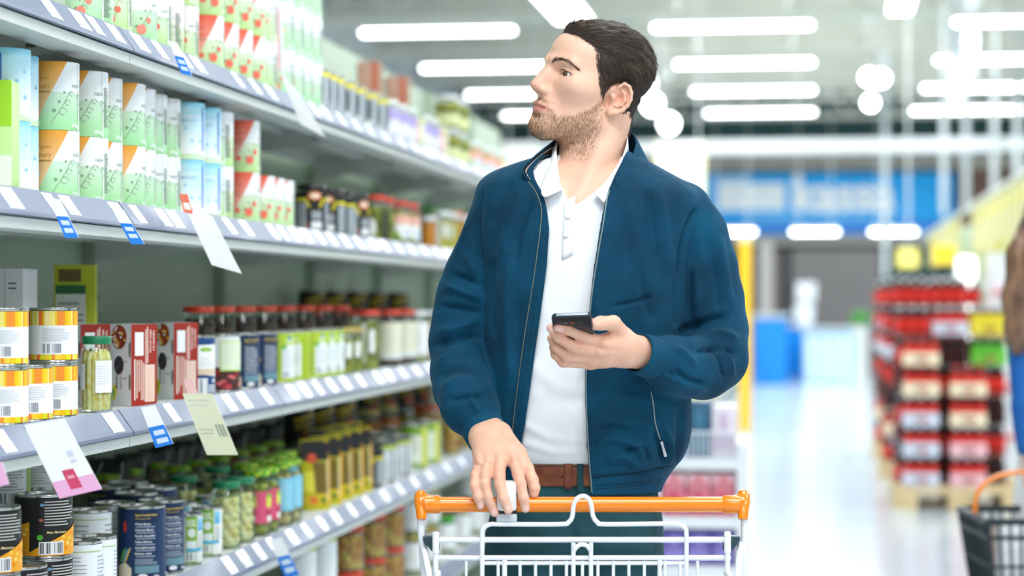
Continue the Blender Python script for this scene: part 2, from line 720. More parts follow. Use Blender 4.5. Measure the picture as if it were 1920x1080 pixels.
def np_mesh(name, verts, quads, col=None):
    me = bpy.data.meshes.new(name)
    verts = np.asarray(verts, np.float32); quads = np.asarray(quads, np.int32)
    me.vertices.add(len(verts)); me.vertices.foreach_set('co', verts.ravel())
    me.loops.add(quads.size); me.loops.foreach_set('vertex_index', quads.ravel())
    me.polygons.add(len(quads))
    k = quads.shape[1]
    me.polygons.foreach_set('loop_start', np.arange(0, quads.size, k, dtype=np.int32))
    try:
        me.polygons.foreach_set('loop_total', np.full(len(quads), k, np.int32))
    except Exception:
        pass
    me.update(calc_edges=True)
    me.validate()
    if col is not None:
        ca = me.color_attributes.new('Col', 'FLOAT_COLOR', 'POINT')
        c4 = np.ones((len(verts), 4), np.float32); c4[:, :3] = col
        ca.data.foreach_set('color', c4.ravel())
    return me

def vnoise(P, freq, seed=0):
    """smooth value noise in [-1, 1]"""
    Q = P * freq + seed * 17.13
    i = np.floor(Q).astype(np.int64); fr = Q - i
    fr = fr * fr * (3 - 2 * fr)
    def h(a, b, c):
        n = (a * 374761393 + b * 668265263 + c * 2147483647 + seed * 1274126177) & 0xffffffff
        n = ((n ^ (n >> 13)) * 1274126177) & 0xffffffff
        return ((n ^ (n >> 16)) & 0xffff) / 32767.5 - 1
    x, y, z = i[:, 0], i[:, 1], i[:, 2]
    def L(a, b, t): return a + (b - a) * t
    c00 = L(h(x, y, z), h(x + 1, y, z), fr[:, 0]); c10 = L(h(x, y + 1, z), h(x + 1, y + 1, z), fr[:, 0])
    c01 = L(h(x, y, z + 1), h(x + 1, y, z + 1), fr[:, 0]); c11 = L(h(x, y + 1, z + 1), h(x + 1, y + 1, z + 1), fr[:, 0])
    return L(L(c00, c10, fr[:, 1]), L(c01, c11, fr[:, 1]), fr[:, 2])

def seg_dist(px, py, line):
    """distance of points (px, py) to a 2-D polyline"""
    best = np.full(len(px), 1e9)
    for (x0, y0), (x1, y1) in zip(line, line[1:]):
        dx, dy = x1 - x0, y1 - y0
        t = np.clip(((px - x0) * dx + (py - y0) * dy) / (dx * dx + dy * dy + 1e-9), 0, 1)
        best = np.minimum(best, np.hypot(px - x0 - t * dx, py - y0 - t * dy))
    return best
# ------------------------------------------------------------------ the hall
m_floor = mat('floor_tiles', (236, 239, 241), rough=0.16)
_tc = nd(m_floor, 'ShaderNodeTexCoord'); _br = nd(m_floor, 'ShaderNodeTexBrick')
_br.offset = 0.0; _br.inputs['Scale'].default_value = 1.0
_br.inputs['Brick Width'].default_value = 0.6; _br.inputs['Row Height'].default_value = 0.6
_br.inputs['Mortar Size'].default_value = 0.004
_br.inputs['Color1'].default_value = (*lin((206, 217, 226)), 1); _br.inputs['Color2'].default_value = (*lin((198, 210, 220)), 1)
_br.inputs['Mortar'].default_value = (*lin((182, 192, 200)), 1)
lk(m_floor, _tc.outputs['Object'], _br.inputs['Vector']); lk(m_floor, _br.outputs['Color'], bsdf(m_floor).inputs['Base Color'])
bsdf(m_floor).inputs['Specular IOR Level'].default_value = 0.6

def struct(name, mb, m, **kw):
    o = mb.build(name, m, **kw)
    return tag(o, kind='structure')

struct('floor', MB().box((-6.5, -4, -.05), (9, 41, 0)), m_floor, smooth=False)
m_ceil = mat('steel_deck', (200, 206, 200), rough=.75)
_tc = nd(m_ceil, 'ShaderNodeTexCoord'); _wv = nd(m_ceil, 'ShaderNodeTexWave'); _wv.bands_direction = 'Y'
_wv.inputs['Scale'].default_value = 1.2; _wv.inputs['Distortion'].default_value = .4
_cr = nd(m_ceil, 'ShaderNodeValToRGB')
_cr.color_ramp.elements[0].color = (*lin((164, 178, 172)), 1); _cr.color_ramp.elements[1].color = (*lin((222, 226, 218)), 1)
lk(m_ceil, _tc.outputs['Object'], _wv.inputs['Vector']); lk(m_ceil, _wv.outputs['Fac'], _cr.inputs['Fac']); lk(m_ceil, _cr.outputs['Color'], bsdf(m_ceil).inputs['Base Color'])
struct('ceiling', MB().box((-6.5, -4, 5.3), (9, 41, 5.4)), m_ceil, smooth=False)
m_beam = mat('beam_paint', (206, 206, 196), rough=.6)
for k, y in enumerate((20.5, 24.0, 27.4, 30.8, 34.2, 37.6)):
    mb = MB()
    mb.box((-6.4, y - .09, 4.98), (8.9, y + .09, 5.06)); mb.box((-6.4, y - .06, 4.50), (8.9, y + .06, 4.57))
    n = 20
    for i in range(n):
        x0 = -6.4 + i * .765; x1 = x0 + .3825
        mb.tube([(x0, y, 4.55), (x1, y, 5.0)], .028, 6); mb.tube([(x1, y, 5.0), (x0 + .765, y, 4.55)], .028, 6)
    mb.box((-6.4, y - .07, 5.06), (8.9, y + .07, 5.3))
    struct('trim_%d' % (k + 1), mb, m_beam, smooth=False)
m_back = mat('back_wall_paint', (52, 84, 84), rough=.7)
mb = MB(); mb.box((-6.5, 40.0, 0), (9, 40.2, 5.3))
struct('wall_back', mb, m_back, smooth=False)
mb = MB(); mb.box((-6.5, 39.7, 3.74), (9, 40.0, 3.98)); mb.box((-6.5, 39.7, 2.36), (3.0, 40.0, 2.62)); struct('trim_7', mb, mat('wall_band', (196, 188, 176), rough=.6), smooth=False)
mb = MB(); mb.box((2.45, 39.75, 0), (9, 39.99, 3.74)); struct('wall_back_brown', mb, mat('brown_panel', (128, 98, 84), rough=.7), smooth=False)
struct('wall_left', MB().box((-6.7, -4, 0), (-6.5, 40, 5.3)), mat('left_wall_paint', (226, 232, 240), rough=.7), smooth=False)
struct('wall_right', MB().box((9, -4, 0), (9.2, 40, 5.3)), mat('right_wall_paint', (214, 214, 208), rough=.7), smooth=False)
# ------------------------------------------------------------------ the shelving along the left of the aisle
LX = -1.35
LEVELS = {'A': 1.838, 'B': 1.492, 'C': 1.082, 'D': .706, 'E': .335}
LEVEL_WORDS = {'A': 'top shelf', 'B': 'second shelf', 'C': 'third shelf', 'D': 'fourth shelf', 'E': 'lowest shelf'}
ORD = ['first', 'second', 'third', 'fourth', 'fifth', 'sixth', 'seventh', 'eighth', 'ninth', 'tenth', 'eleventh', 'twelfth', 'thirteenth', 'fourteenth', 'fifteenth', 'sixteenth', 'seventeenth', 'eighteenth', 'nineteenth', 'twentieth',
       'twenty-first', 'twenty-second', 'twenty-third', 'twenty-fourth', 'twenty-fifth', 'twenty-sixth', 'twenty-seventh', 'twenty-eighth', 'twenty-ninth', 'thirtieth']
y0 = on_plane(243, LX); y1 = on_plane(527, LX); BAY = y1 - y0
JOINTS = [y0 - BAY, y0, y1, y1 + BAY, y1 + 2 * BAY, y1 + 3 * BAY, y1 + 4 * BAY, y1 + 5 * BAY, y1 + 6 * BAY]
BAYS = list(zip(JOINTS, JOINTS[1:]))
m_shelf = mat('shelf_steel', (206, 211, 206), rough=.42)
m_panel = mat('panel_steel', (170, 188, 166), rough=.5)
m_rail = mat('ticket_rail', (88, 100, 128), rough=.45, Coat_Weight=.06, Coat_Roughness=.05)
m_dark_slot = mat('slot_dark', (104, 116, 106), rough=.7)
bay_words = ['bay at the left edge', 'second bay from the left', 'third bay from the left', 'fourth bay from the left', 'fifth bay from the left', 'sixth bay, behind the man', 'seventh bay, behind the man', 'farthest bay, behind the man']
for bi, (ya, yb) in enumerate(BAYS):
    g = empty('shelving_frame', (LX, ya, 0))
    tag(g, 'grey steel back and uprights of the shelving, ' + bay_words[bi], 'shelving', 'shelving frames')
    mb = MB(); mb.box((-.545, .002, .12), (-.520, yb - ya - .002, 2.30)); mb.build('back_panel', m_panel, g, smooth=False)
    mb = MB(); mb.box((-.52, .0, 0), (-.03, yb - ya - .001, .10)); mb.build('plinth', m_panel, g, smooth=False)
    mb = MB(); mb.box((-.5199, .0025, 0), (-.487, .0475, 2.30)); 
    for k in range(42): mb.box((-.4868, .021, .15 + k * .05), (-.4862, .029, .175 + k * .05), 1)
    mb.build('upright', [m_panel, m_dark_slot], g, smooth=False)
    for lv, z in LEVELS.items():
        s = empty('shelf', (LX, ya, z))
        tag(s, 'grey steel shelf with a ticket rail, %s of the %s' % (LEVEL_WORDS[lv], bay_words[bi]), 'shelf', 'shelves of the long shelving')
        w = yb - ya
        mb = MB()
        mb.box((-.486, .002, -.004), (-.030, w - .002, 0)); mb.box((-.033, .002, -.064), (-.030, w - .002, 0)); mb.box((-.030, .002, -.0675), (.000, w - .002, -.0475)); mb.box((-.075, .002, -.0675), (-.030, w - .002, -.064))
        for xx in (-.17, -.32): mb.box((xx - .018, .01, -.020), (xx + .018, w - .01, -.004))
        mb.box((-.486, .002, -.040), (-.482, w - .002, 0))
        mb.build('board', m_shelf, s, smooth=False)
        mb = MB()
        prof = [(-.028, .004), (-.024, .006), (.008, -.038), (.010, -.044), (.004, -.046), (-.028, -.006)]
        mb.prism([(a, b) for a, b in prof], .003, w - .003, axis='y')
        mb.build('price_rail', m_rail, s, smooth=False)
        for yy in (.006, w - .006):
            mb = MB()
            mb.prism([(-.486, -.004), (-.078, -.004), (-.078, -.030), (-.20, -.050), (-.486, -.090)], yy - .0035, yy + .0035, axis='y')
            for xx in (-.12, -.20): mb.box((xx - .010, yy - .006, -.034), (xx + .010, yy + .006, -.026), 1)
            mb.build('bracket', [m_shelf, m_dark_slot], s, smooth=False)

# ------------------------------------------------------------------ the goods
m_print = attr_mat('print', rough=.42)
bsdf(m_print).inputs['Specular IOR Level'].default_value = .45
m_tin = mat('tin', (198, 200, 196), rough=.22, metal=.9)
m_tube = mat('tub_rim', (150, 146, 164), rough=.4, metal=.3)
m_glass = glass_mat('jar_glass')
rndm = random.Random(5)

def flower(p, u, v, s, col, fruit=None, flip=1):
    pts = [(u + flip * s * (.05 * math.sin(t * 2.2) + .55 * t), v + s * t) for t in [i / 8 for i in range(9)]]
    p.line(pts, .0010, col)
    for t, r in ((.35, .09), (.62, .07), (.9, .06)):
        a, b = u + flip * s * (.55 * t + .16), v + s * t
        n = 9
        p.line([(a + s * r * 1.6 * math.cos(q * .7) * (1 - q * .06), b + s * r * 1.6 * math.sin(q * .7) * (1 - q * .06)) for q in range(n)], .0009, col)
        p.ell(u + flip * s * (.55 * t - .10), v + s * (t + .04), s * r * .6, s * r * .6, fruit or col, 12)
    return p

def rim_can(R, h, mb, mi=0, n=40):
    return mb.lathe([(R * .93, .002), (R * .97, 0), (R * .995, .002), (R * .985, .005), (R * .975, .006), (R * .975, h - .006), (R * .985, h - .005), (R * .997, h - .002), (R * .985, h), (R * .955, h - .001), (R * .94, h - .005), (R * .5, h - .0045), (R * .45, h - .0052), (0.0001, h - .005)], n, mi)

def make_tub(kind):
    R, h = .0455, .128
    mb = MB(); mb.lathe([(R * .97, 0), (R, .001), (R, h - .002), (R * .99, h), (R * .95, h - .001), (R * .93, h - .004), (.0001, h - .004)], 44)
    o = mb.build('tub', [m_tube])
    p = Print(); C = 2 * math.pi * R; H = C / 2
    top = {'orange': ('f0a028', 'f6d9b0'), 'red': ('ec5a3c', 'f8cfc0'), 'white': ('f0f2f4', 'eef6ee'), 'blue': ('8fd8f0', 'f4fbff')}[kind]
    if kind == 'blue':
        p.rect(-H, 0, H, h, 'd8f0c8', 'f2fafd', rows=2)
        p.rect(-H, .012, H, h, 'fafdff', 'a4dff2', rows=6)
        p.rect(-H, h * .86, H, h, 'bfe9f6', '7fd0ea', rows=2)
        for u in (-.055, -.012, .028, .085, -.105, .125):
            for k, (dv, r) in enumerate(((.030, .006), (.058, .0045), (.075, .003))):
                uu = u + .012 * math.sin(k * 2.1 + u * 90); v = .012 + dv
                for a in range(3):
                    ca, sa = math.cos(a * 1.047), math.sin(a * 1.047)
                    p.line([(uu - r * ca, v - r * sa), (uu + r * ca, v + r * sa)], .0012, '8fc8e8')
        for u in (-.05, .085): 
            p.text('organic', u - .016, .093, .015, 'ffffff'); p.text('based on the planet', u - .018, .086, .0045, '5a88b0')
            p.text('Frozen', u - .012, .012, .012, 'ffffff', True); p.rect(u + .036, .02, u + .040, h - .01, '3c6ec8')
        p.text('200g', .030, .006, .009, 'ffffff', True); p.text('200g', -.12, .006, .009, 'ffffff', True)
    else:
        g0, g1 = ('9fdc9a', 'f1f6f4') if kind != 'red' else ('b6dc8c', 'f4f7f4')
        p.rect(-H, 0, H, h, g0, g1, rows=4)
        p.rect(-H, h * .55, H, h, g1, 'f0f2f6', rows=2)
        for s in (-.062, .083):
            if kind != 'white':
                p.wedge(s - .042, 0, s + .050, h, s - .040, s + .026, 'l', top[1], top[0])
                p.line([(s - .038, 0), (s + .029, h)], .0026, 'fbf6ee'); p.line([(s - .034, 0), (s + .033, h)], .0006, 'b09a8a')
                p.text('organic', s - .036, h - .034, .010, 'c98a28' if kind == 'orange' else 'd05030'); p.text('simply', s - .036, h - .050, .012, 'c98a28' if kind == 'orange' else 'd05030')
                p.lines(s - .036, h - .060, s + .0, h - .054, 1, 'b08850')
            flower(p, s - .004, .012, .062, '8aa88a' if kind == 'orange' else '8c9c70', None)
            if kind in ('red', 'white'):
                for (a, b, r) in ((.012, .030, .0105), (.028, .050, .0065), (-.016, .034, .0065)): p.ell(s + a, b, r, r, 'f0705a' if kind == 'red' else 'f3907a', 18)
            p.text('NEW', s + .036, .080, .0095, '8f9a94'); p.text('200g', s + .034, .006, .0105, 'ffffff', True)
        for s in (-.008, .135, -.137):
            p.rect(s + .0, .0, s + .003, h, 'f6faf8')
            p.lines(s + .004, .020, s + .020, h - .030, 22, '8a948c')
        flower(p, .022, .02, .05, '93b093', 'f08070' if kind == 'red' else None, -1)
        flower(p, -.120, .02, .05, '93b093', 'f08070' if kind == 'red' else None, -1)
    p.wrap(R, m_print, o)
    return o, R, h

def make_can(kind):
    R, h = {'stripe': (.0445, .103), 'black': (.0525, .118), 'navy': (.0500, .160), 'white': (.0420, .130), 'whitetall': (.0450, .160), 'greenwhite': (.0350, .116), 'chick': (.0480, .145),
            'kidney': (.0420, .140), 'label40': (.0420, .140), 'navyslim': (.0420, .140), 'lime': (.0420, .140), 'silver': (.0290, .125), 'grey': (.0440, .140), 'pale': (.0420, .120), 'blueband': (.0480, .145),
            'design': (.0480, .130), 'greenlabel': (.0500, .157)}[kind]
    mb = MB(); rim_can(R, h, mb); o = mb.build('can', [m_tin])
    p = Print(); C = 2 * math.pi * R; H = C / 2; v0, v1 = .006, h - .006
    if kind == 'stripe':
        p.rect(-H, v0, H, v1, 'f7f8fa')
        cols = ['fbd23a', 'f5902a', 'f9e67a', 'f2c400', 'e8e020', 'f07830', 'fbe9a0', 'f7b018']
        rr = random.Random(9)
        for (a, b) in ((v1 - .027, v1), (v0, v0 + .010)):
            L = p._layer(); u = -H
            while u < H - .001:
                w = rr.choice((.004, .006, .008, .011)); p.rect(u, a, min(u + w, H), b, rr.choice(cols), layer=L); u += w
        for s in (-.105, .0, .105):
            p.lines(s - .022, .040, s + .028, v1 - .032, 8, 'c3c8d4', fill=.28); p.bars(s - .022, .019, s + .014, .036, '8f94a2')
    elif kind == 'black':
        p.rect(-H, v0, H, v1, '1c1818')
        for s in (-.085, .045):
            p.poly([(s - .050, v0), (s + .090, v0), (s + .090, v0 + .062), (s + .060, v0 + .054), (s + .020, v0 + .036), (s - .02, v0 + .018)], 'f5a81c')
            for k in range(16): p.ell(s + .010 + .005 * k, v0 + .008 + .0075 * (k % 4) + .0012 * k, .0045, .0036, ('ffc94a', 'f08c10', 'ffd870')[k % 3], 10)
            p.lines(s - .012, .060, s + .050, v1 - .004, 9, 'c8c4c0', fill=.42); p.ell(s - .020, .040, .0055, .0055, '5cb83c'); p.ell(s - .018, .072, .004, .003, 'c06a50'); p.ell(s - .016, .100, .004, .003, '6aa0c8')
            p.bars(s - .020, .010, s + .022, .030, '303038', 18, 'f6f6f6')
            p.text('Mais Mexicano', s - .008, .047, .0065, 'f0d8a0', True)
    elif kind in ('navy', 'navyslim'):
        k = h / .16
        p.rect(-H, v0, H, v1, '14335c')
        p.ell(-.052, .118 * k, .0045, .012, 'e04028'); p.poly([(-.075, v0), (-.036, v0), (-.036, .030), (-.050, .042), (-.075, .034)], 'f0e2c8')
        for a, c in ((-.07, '6ab04a'), (-.058, 'f0c040'), (-.062, '58a0c0')): p.poly([(a, .038), (a + .010, .046), (a + .022, .075), (a + .012, .066)], c)
        for s in (.0, .150) if kind == 'navy' else (.0, .125):
            w = .052 if kind == 'navy' else .044
            p.rect(s - .030, v1 - .024, s - .030 + w + .006, v1 - .006, '1a2c50')
            p.text('Fagioli Cannellini Grandi', s - .028, v1 - .013, .0062, 'f2d63c', True, sx=.78); p.text('White beans in brine', s - .028, v1 - .020, .0045, 'f2d63c', sx=.85)
            words = ['White Beans', 'Haricots Blancs', 'Fazole Cannellini', 'Habas Blancas', 'Cannellini bonen', 'Bohnen weiss']
            vv = v1 - .032
            for t in words:
                p.text(t, s - .028, vv, .0062 * (.9 if k < 1 else 1), 'f4f6f8', True); p.lines(s - .026, vv - .006, s - .028 + w, vv - .002, 1, 'a9b6ca', fill=.5); vv -= .0125 * (.82 if k < 1 else 1)
            p.lines(s - .028, v0 + .032, s - .028 + w * .9, vv + .004, 4, 'b8c4d4', fill=.4); p.rect(s - .028, v0 + .014, s - .028 + w, v0 + .030, '6c93a4')
            p.ell(s - .012, v0 + .008, .010, .005, 'f2f2f4'); p.text('400g', s + .010, v0 + .004, .008, 'ffffff', True)
    elif kind in ('white', 'whitetall'):
        p.rect(-H, v0, H, v1, 'eef1f4')
        p.rect(-.066, v0, -.050, v1, '2c4a70'); p.rect(-.050, v1 - .014, .06, v1 - .012, 'a8c878')
        for s in (-.03, .05): p.lines(s, v0 + .03, s + .055, v1 - .02, 9, '9aa4b0', fill=.25)
    elif kind == 'greenwhite':
        p.rect(-H, v0, H, v1, 'f2f4ee')
        for s in (-.075, .0, .075):
            p.rect(s - .030, v0, s - .003, v1, '86b640'); p.rect(s + .0, v1 - .032, s + .016, v1 - .004, '58b4e4', '8fd0f0'); p.ell(s - .017, v1 - .036, .009, .010, 'eef2ea'); p.rect(s - .028, v0 + .030, s - .006, v0 + .050, 'f0f4f4'); p.rect(s - .028, v0 + .026, s + .012, v0 + .034, '5ab8e0')
            p.bars(s - .028, v0 + .006, s - .006, v0 + .022, '404848', 14, 'f4f6f4'); p.lines(s + .001, v0 + .03, s + .016, v1 - .038, 9, 'a8b0b0', fill=.3); p.lines(s - .028, v1 - .022, s - .004, v1 - .006, 3, 'eef4e0', fill=.5)
    elif kind == 'chick':
        p.rect(-H, v0, H, v1, '9cba5a'); p.rect(-H, v0, H, v0 + .040, 'd0a468')
        for k in range(46): p.ell(-H + .0067 * k, v0 + .008 + .010 * (k % 3), .0058, .0058, ('e2bd84', 'c99a5c', 'dcb070')[k % 3], 10)
        p.rect(-.036, v0 + .030, .040, v1 - .002, 'f0f2f2'); p.lines(-.033, v0 + .062, .034, v1 - .006, 11, '70787c', fill=.32); p.bars(-.014, v0 + .034, .022, v0 + .058, '202024', 24)
        p.rect(-.062, v0 + .030, -.040, v1 - .002, 'e6ecd8'); p.lines(-.060, v0 + .035, -.044, v1 - .01, 12, '8a9880', fill=.3)
    elif kind == 'kidney':
        p.rect(-H, v0, H, v1, 'e9ebec'); p.rect(-H, v0, H, v0 + .055, '4a2c28')
        rr = random.Random(4)
        for k in range(60): p.ell(-H + rr.random() * C, v0 + .006 + rr.random() * .042, .0075, .0045, rr.choice(('a82832', 'c84048', 'd86a68', '8c1c28')), 12)
        for s in (-.085, .010):
            p.rect(s - .030, v0 + .046, s + .034, v1 - .010, 'b8d858'); p.rect(s - .028, v0 + .049, s + .032, v1 - .012, 'fbfcfc'); p.lines(s - .022, v0 + .064, s + .026, v1 - .018, 14, 'b6bcbc', fill=.22); p.lines(s + .006, v0 + .054, s + .028, v0 + .060, 2, '9a9aa8', fill=.4)
    elif kind == 'label40':
        p.rect(-H, v0, H, v1, '1c4680')
        for s in (-.088, .0, .088):
            p.poly([(s - .030, v0 + .046), (s + .026, v0 + .040), (s + .030, v1 - .014), (s - .034, v1 - .016)], 'f4f4f0'); p.rect(s - .027, v0 + .044, s + .022, v0 + .058, 'e2c8b0')
            p.ell(s - .006, v1 - .026, .016, .005, '78b83c'); p.text('Helio', s - .014, v1 - .028, .006, 'f6e060', True); p.text('Das Beste', s - .020, v1 - .048, .0055, '9a9aa2'); p.lines(s - .024, v0 + .062, s + .020, v1 - .052, 6, 'b8b8b8', fill=.2)
            p.text('4/0', s + .010, v0 + .026, .013, 'ffffff', True); p.bars(s - .034, v0 + .002, s - .006, v0 + .034, '5a6878', 12, 'f4f6f8'); p.lines(s - .002, v0 + .002, s + .034, v0 + .022, 4, 'dfe6ee', fill=.6)
    elif kind == 'lime':
        p.rect(-H, v0, H, v1, 'bcd53a')
        for s in (-.088, .0, .088):
            p.rect(s - .024, v0 + .01, s + .020, v0 + .098, 'eff3f4'); p.lines(s - .022, v0 + .034, s + .016, v0 + .084, 8, 'b0bac0', fill=.3); p.bars(s - .020, v0 + .012, s + .002, v0 + .028, '606870', 12); p.rect(s - .024, v0 + .086, s - .012, v0 + .098, '68b848')
            p.lines(s + .023, v0 + .006, s + .058, v1 - .006, 24, 'a6c02a', fill=.4); p.poly([(s - .008, v1 - .016), (s + .008, v1 - .016), (s - .004, v1 - .004)], '3a88c0'); p.rect(s - .012, v1 - .022, s + .012, v1 - .017, 'f4f8e8')
    elif kind == 'silver':
        p.rect(-H, v0, H, v1, '8e979e'); p.rect(-H, v1 - .018, H, v1 - .004, 'e9d94a')
        for s in (-.06, -.01, .04): p.lines(s, v0 + .03, s + .026, v1 - .026, 10, '4a545c', fill=.5); p.rect(s + .028, v0, s + .034, v1 - .018, 'd4dade'); p.rect(s, v0 + .004, s + .024, v0 + .024, 'dfe4e6')
    elif kind == 'grey':
        p.rect(-H, v0, H, v1, '24302c'); p.rect(-H, v1 - .024, H, v1 - .012, 'c8d860')
        for s in (-.10, -.03, .04): p.rect(s, v0 + .002, s + .062, v1 - .026, 'dbe0e4'); p.lines(s + .004, v0 + .01, s + .058, v1 - .060, 12, '98a2a8', fill=.35); p.rect(s + .03, v0 + .002, s + .033, v1 - .026, '9aa4a8')
    elif kind == 'pale':
        p.rect(-H, v0, H, v1, 'd8dcae'); p.rect(-H, v0 + .02, H, v1 - .03, 'eef0da')
        for s in (-.09, 0, .07): p.rect(s, v0 + .02, s + .035, v1 - .02, 'b9a6dc' if s else 'f2b8a8'); p.lines(s + .002, v0 + .03, s + .03, v1 - .03, 6, 'f4f4f6', fill=.4)
    elif kind == 'blueband':
        p.rect(-H, v0, H, v1, 'e8ecee'); p.rect(-.10, v0 + .03, -.02, v1 - .01, '2f6fb4'); p.rect(-H, v1 - .008, H, v1, 'd6d040')
    elif kind == 'design':
        p.rect(-H, v0, H, v1, '1b1f1c')
        for s in (-.09, .02): p.poly([(s - .03, v1 - .03), (s + .045, v1 - .006), (s + .045, v1 - .018), (s - .02, v1 - .044)], 'c8a820'); p.poly([(s - .028, v1 - .052), (s + .030, v1 - .034), (s + .030, v1 - .044), (s - .02, v1 - .062)], 'b89a1c'); p.ell(s + .020, v0 + .040, .020, .014, 'd2502c'); p.rect(s - .03, v0 + .004, s + .04, v0 + .016, '4a6a5c')
    elif kind == 'greenlabel':
        p.rect(-H, v0, H, v1, '86b03a')
        for s in (-.10, .0, .1): p.rect(s - .030, v0 + .016, s + .036, v1 - .030, 'f0f2e2'); p.lines(s - .026, v0 + .05, s + .03, v1 - .04, 6, 'c0c8b0', fill=.3); p.rect(s + .04, v0, s + .06, v1, 'd8d84a')
    p.wrap(R, m_print, o)
    return o, R, h

m_olive = mat('olives', (150, 150, 44), rough=.35); vary(m_olive, (112, 118, 30), (190, 186, 70), scale=40)
m_onion = mat('onions', (226, 214, 140), rough=.35); vary(m_onion, (232, 206, 110), (252, 244, 196), scale=40)
m_corn = mat('baby_corn', (248, 228, 130), rough=.4); vary(m_corn, (240, 210, 96), (255, 246, 190), scale=90)
m_carrot = mat('carrots', (226, 120, 24), rough=.4); vary(m_carrot, (196, 84, 14), (244, 164, 50), scale=40)
m_pickle = mat('pickles', (150, 150, 40), rough=.35); vary(m_pickle, (96, 104, 24), (196, 190, 70), scale=30)
m_darkveg = mat('dark_preserve', (56, 34, 30), rough=.4); vary(m_darkveg, (34, 24, 24), (96, 52, 34), scale=40)
m_mixed = mat('mixed_vegetables', (206, 130, 40), rough=.4); vary(m_mixed, (186, 70, 24), (230, 200, 90), scale=34)
m_honey = mat('orange_preserve', (236, 138, 24), rough=.25)
m_brine = mat('brine', (226, 200, 70), rough=.2)
m_mush = mat('mushrooms', (206, 176, 96), rough=.4); vary(m_mush, (160, 112, 40), (232, 214, 150), scale=40)

def pattern_lid(name, c1, c2):
    if name in _mats: return _mats[name]
    m = mat(name, c1, rough=.3)
    tc = nd(m, 'ShaderNodeTexCoord'); t = nd(m, 'ShaderNodeTexVoronoi'); t.inputs['Scale'].default_value = 110
    r = nd(m, 'ShaderNodeValToRGB'); r.color_ramp.interpolation = 'CONSTANT'
    r.color_ramp.elements[0].color = (*lin(c1), 1); r.color_ramp.elements[1].color = (*lin(c2), 1); r.color_ramp.elements[1].position = .52
    lk(m, tc.outputs['Object'], t.inputs['Vector']); lk(m, t.outputs['Distance'], r.inputs['Fac']); lk(m, r.outputs['Color'], bsdf(m).inputs['Base Color'])
    return m
LIDS = {'red': mat('red_lid', (222, 62, 30), rough=.3), 'green': mat('green_lid', (28, 128, 84), rough=.3), 'lime': mat('lime_lid', (60, 176, 30), rough=.3), 'white': mat('white_lid', (236, 238, 238), rough=.3),
        'gold': mat('gold_lid', (196, 176, 96), rough=.3, metal=.4), 'black': mat('black_lid', (28, 30, 30), rough=.3), 'leaf': pattern_lid('leaf_lid', (38, 150, 24), (206, 220, 40)), 'orange': mat('orange_lid', (236, 110, 40), rough=.3)}
#            R,    h,    lid,     contents,   filling, label
JARS = {'corn': (.0315, .150, 'green', m_corn, 'sticks', 'cornlabel'), 'onion': (.0375, .160, 'green', m_onion, 'balls', None), 'pinkjar': (.0355, .166, 'leaf', m_olive, 'balls', 'pink'),
        'bluejar': (.0365, .170, 'leaf', m_mush, 'balls', 'blue'), 'leafdark': (.0365, .166, 'leaf', m_mush, 'balls', 'darkband'), 'pickle': (.0345, .140, 'gold', m_pickle, 'sticks', 'strip'),
        'picklered': (.0420, .190, 'red', m_pickle, 'sticks', 'strip'), 'cream': (.0430, .190, 'red', m_darkveg, 'balls', 'cream'), 'paper': (.0400, .185, 'white', m_pickle, 'balls', 'paper'),
        'orangejar': (.0400, .185, 'white', m_mixed, 'balls', None), 'darkred': (.0420, .206, 'red', m_darkveg, 'balls', None), 'blackjar': (.0450, .140, 'black', m_darkveg, 'solid', 'wrapblack'),
        'picklesmall': (.0370, .150, 'red', m_pickle, 'sticks', 'whitepatch'), 'peachlabel': (.0410, .150, 'red', m_pickle, 'balls', 'peach'), 'honey': (.0290, .118, 'white', m_honey, 'solid', None),
        'biglime': (.0560, .185, 'lime', m_mixed, 'balls', None), 'yellowjar': (.0420, .150, 'white', m_brine, 'balls', 'strip'), 'amber': (.0380, .160, 'orange', m_honey, 'solid', None),
        'lilac': (.0360, .130, 'white', m_brine, 'solid', 'lilac'), 'palegreen': (.0500, .130, 'white', m_olive, 'balls', 'palegreen'), 'apricot': (.0420, .120, 'white', m_mixed, 'solid', 'peach'),
        'bigred': (.0700, .165, 'red', m_mixed, 'balls', None), 'brown': (.0440, .200, 'gold', m_darkveg, 'solid', 'brownpaper'), 'redlow': (.0560, .140, 'red', m_mixed, 'balls', None), 'limelow': (.0520, .140, 'lime', m_pickle, 'sticks', 'paper'), 'plainlow': (.0480, .140, 'gold', m_pickle, 'sticks', 'paper')}
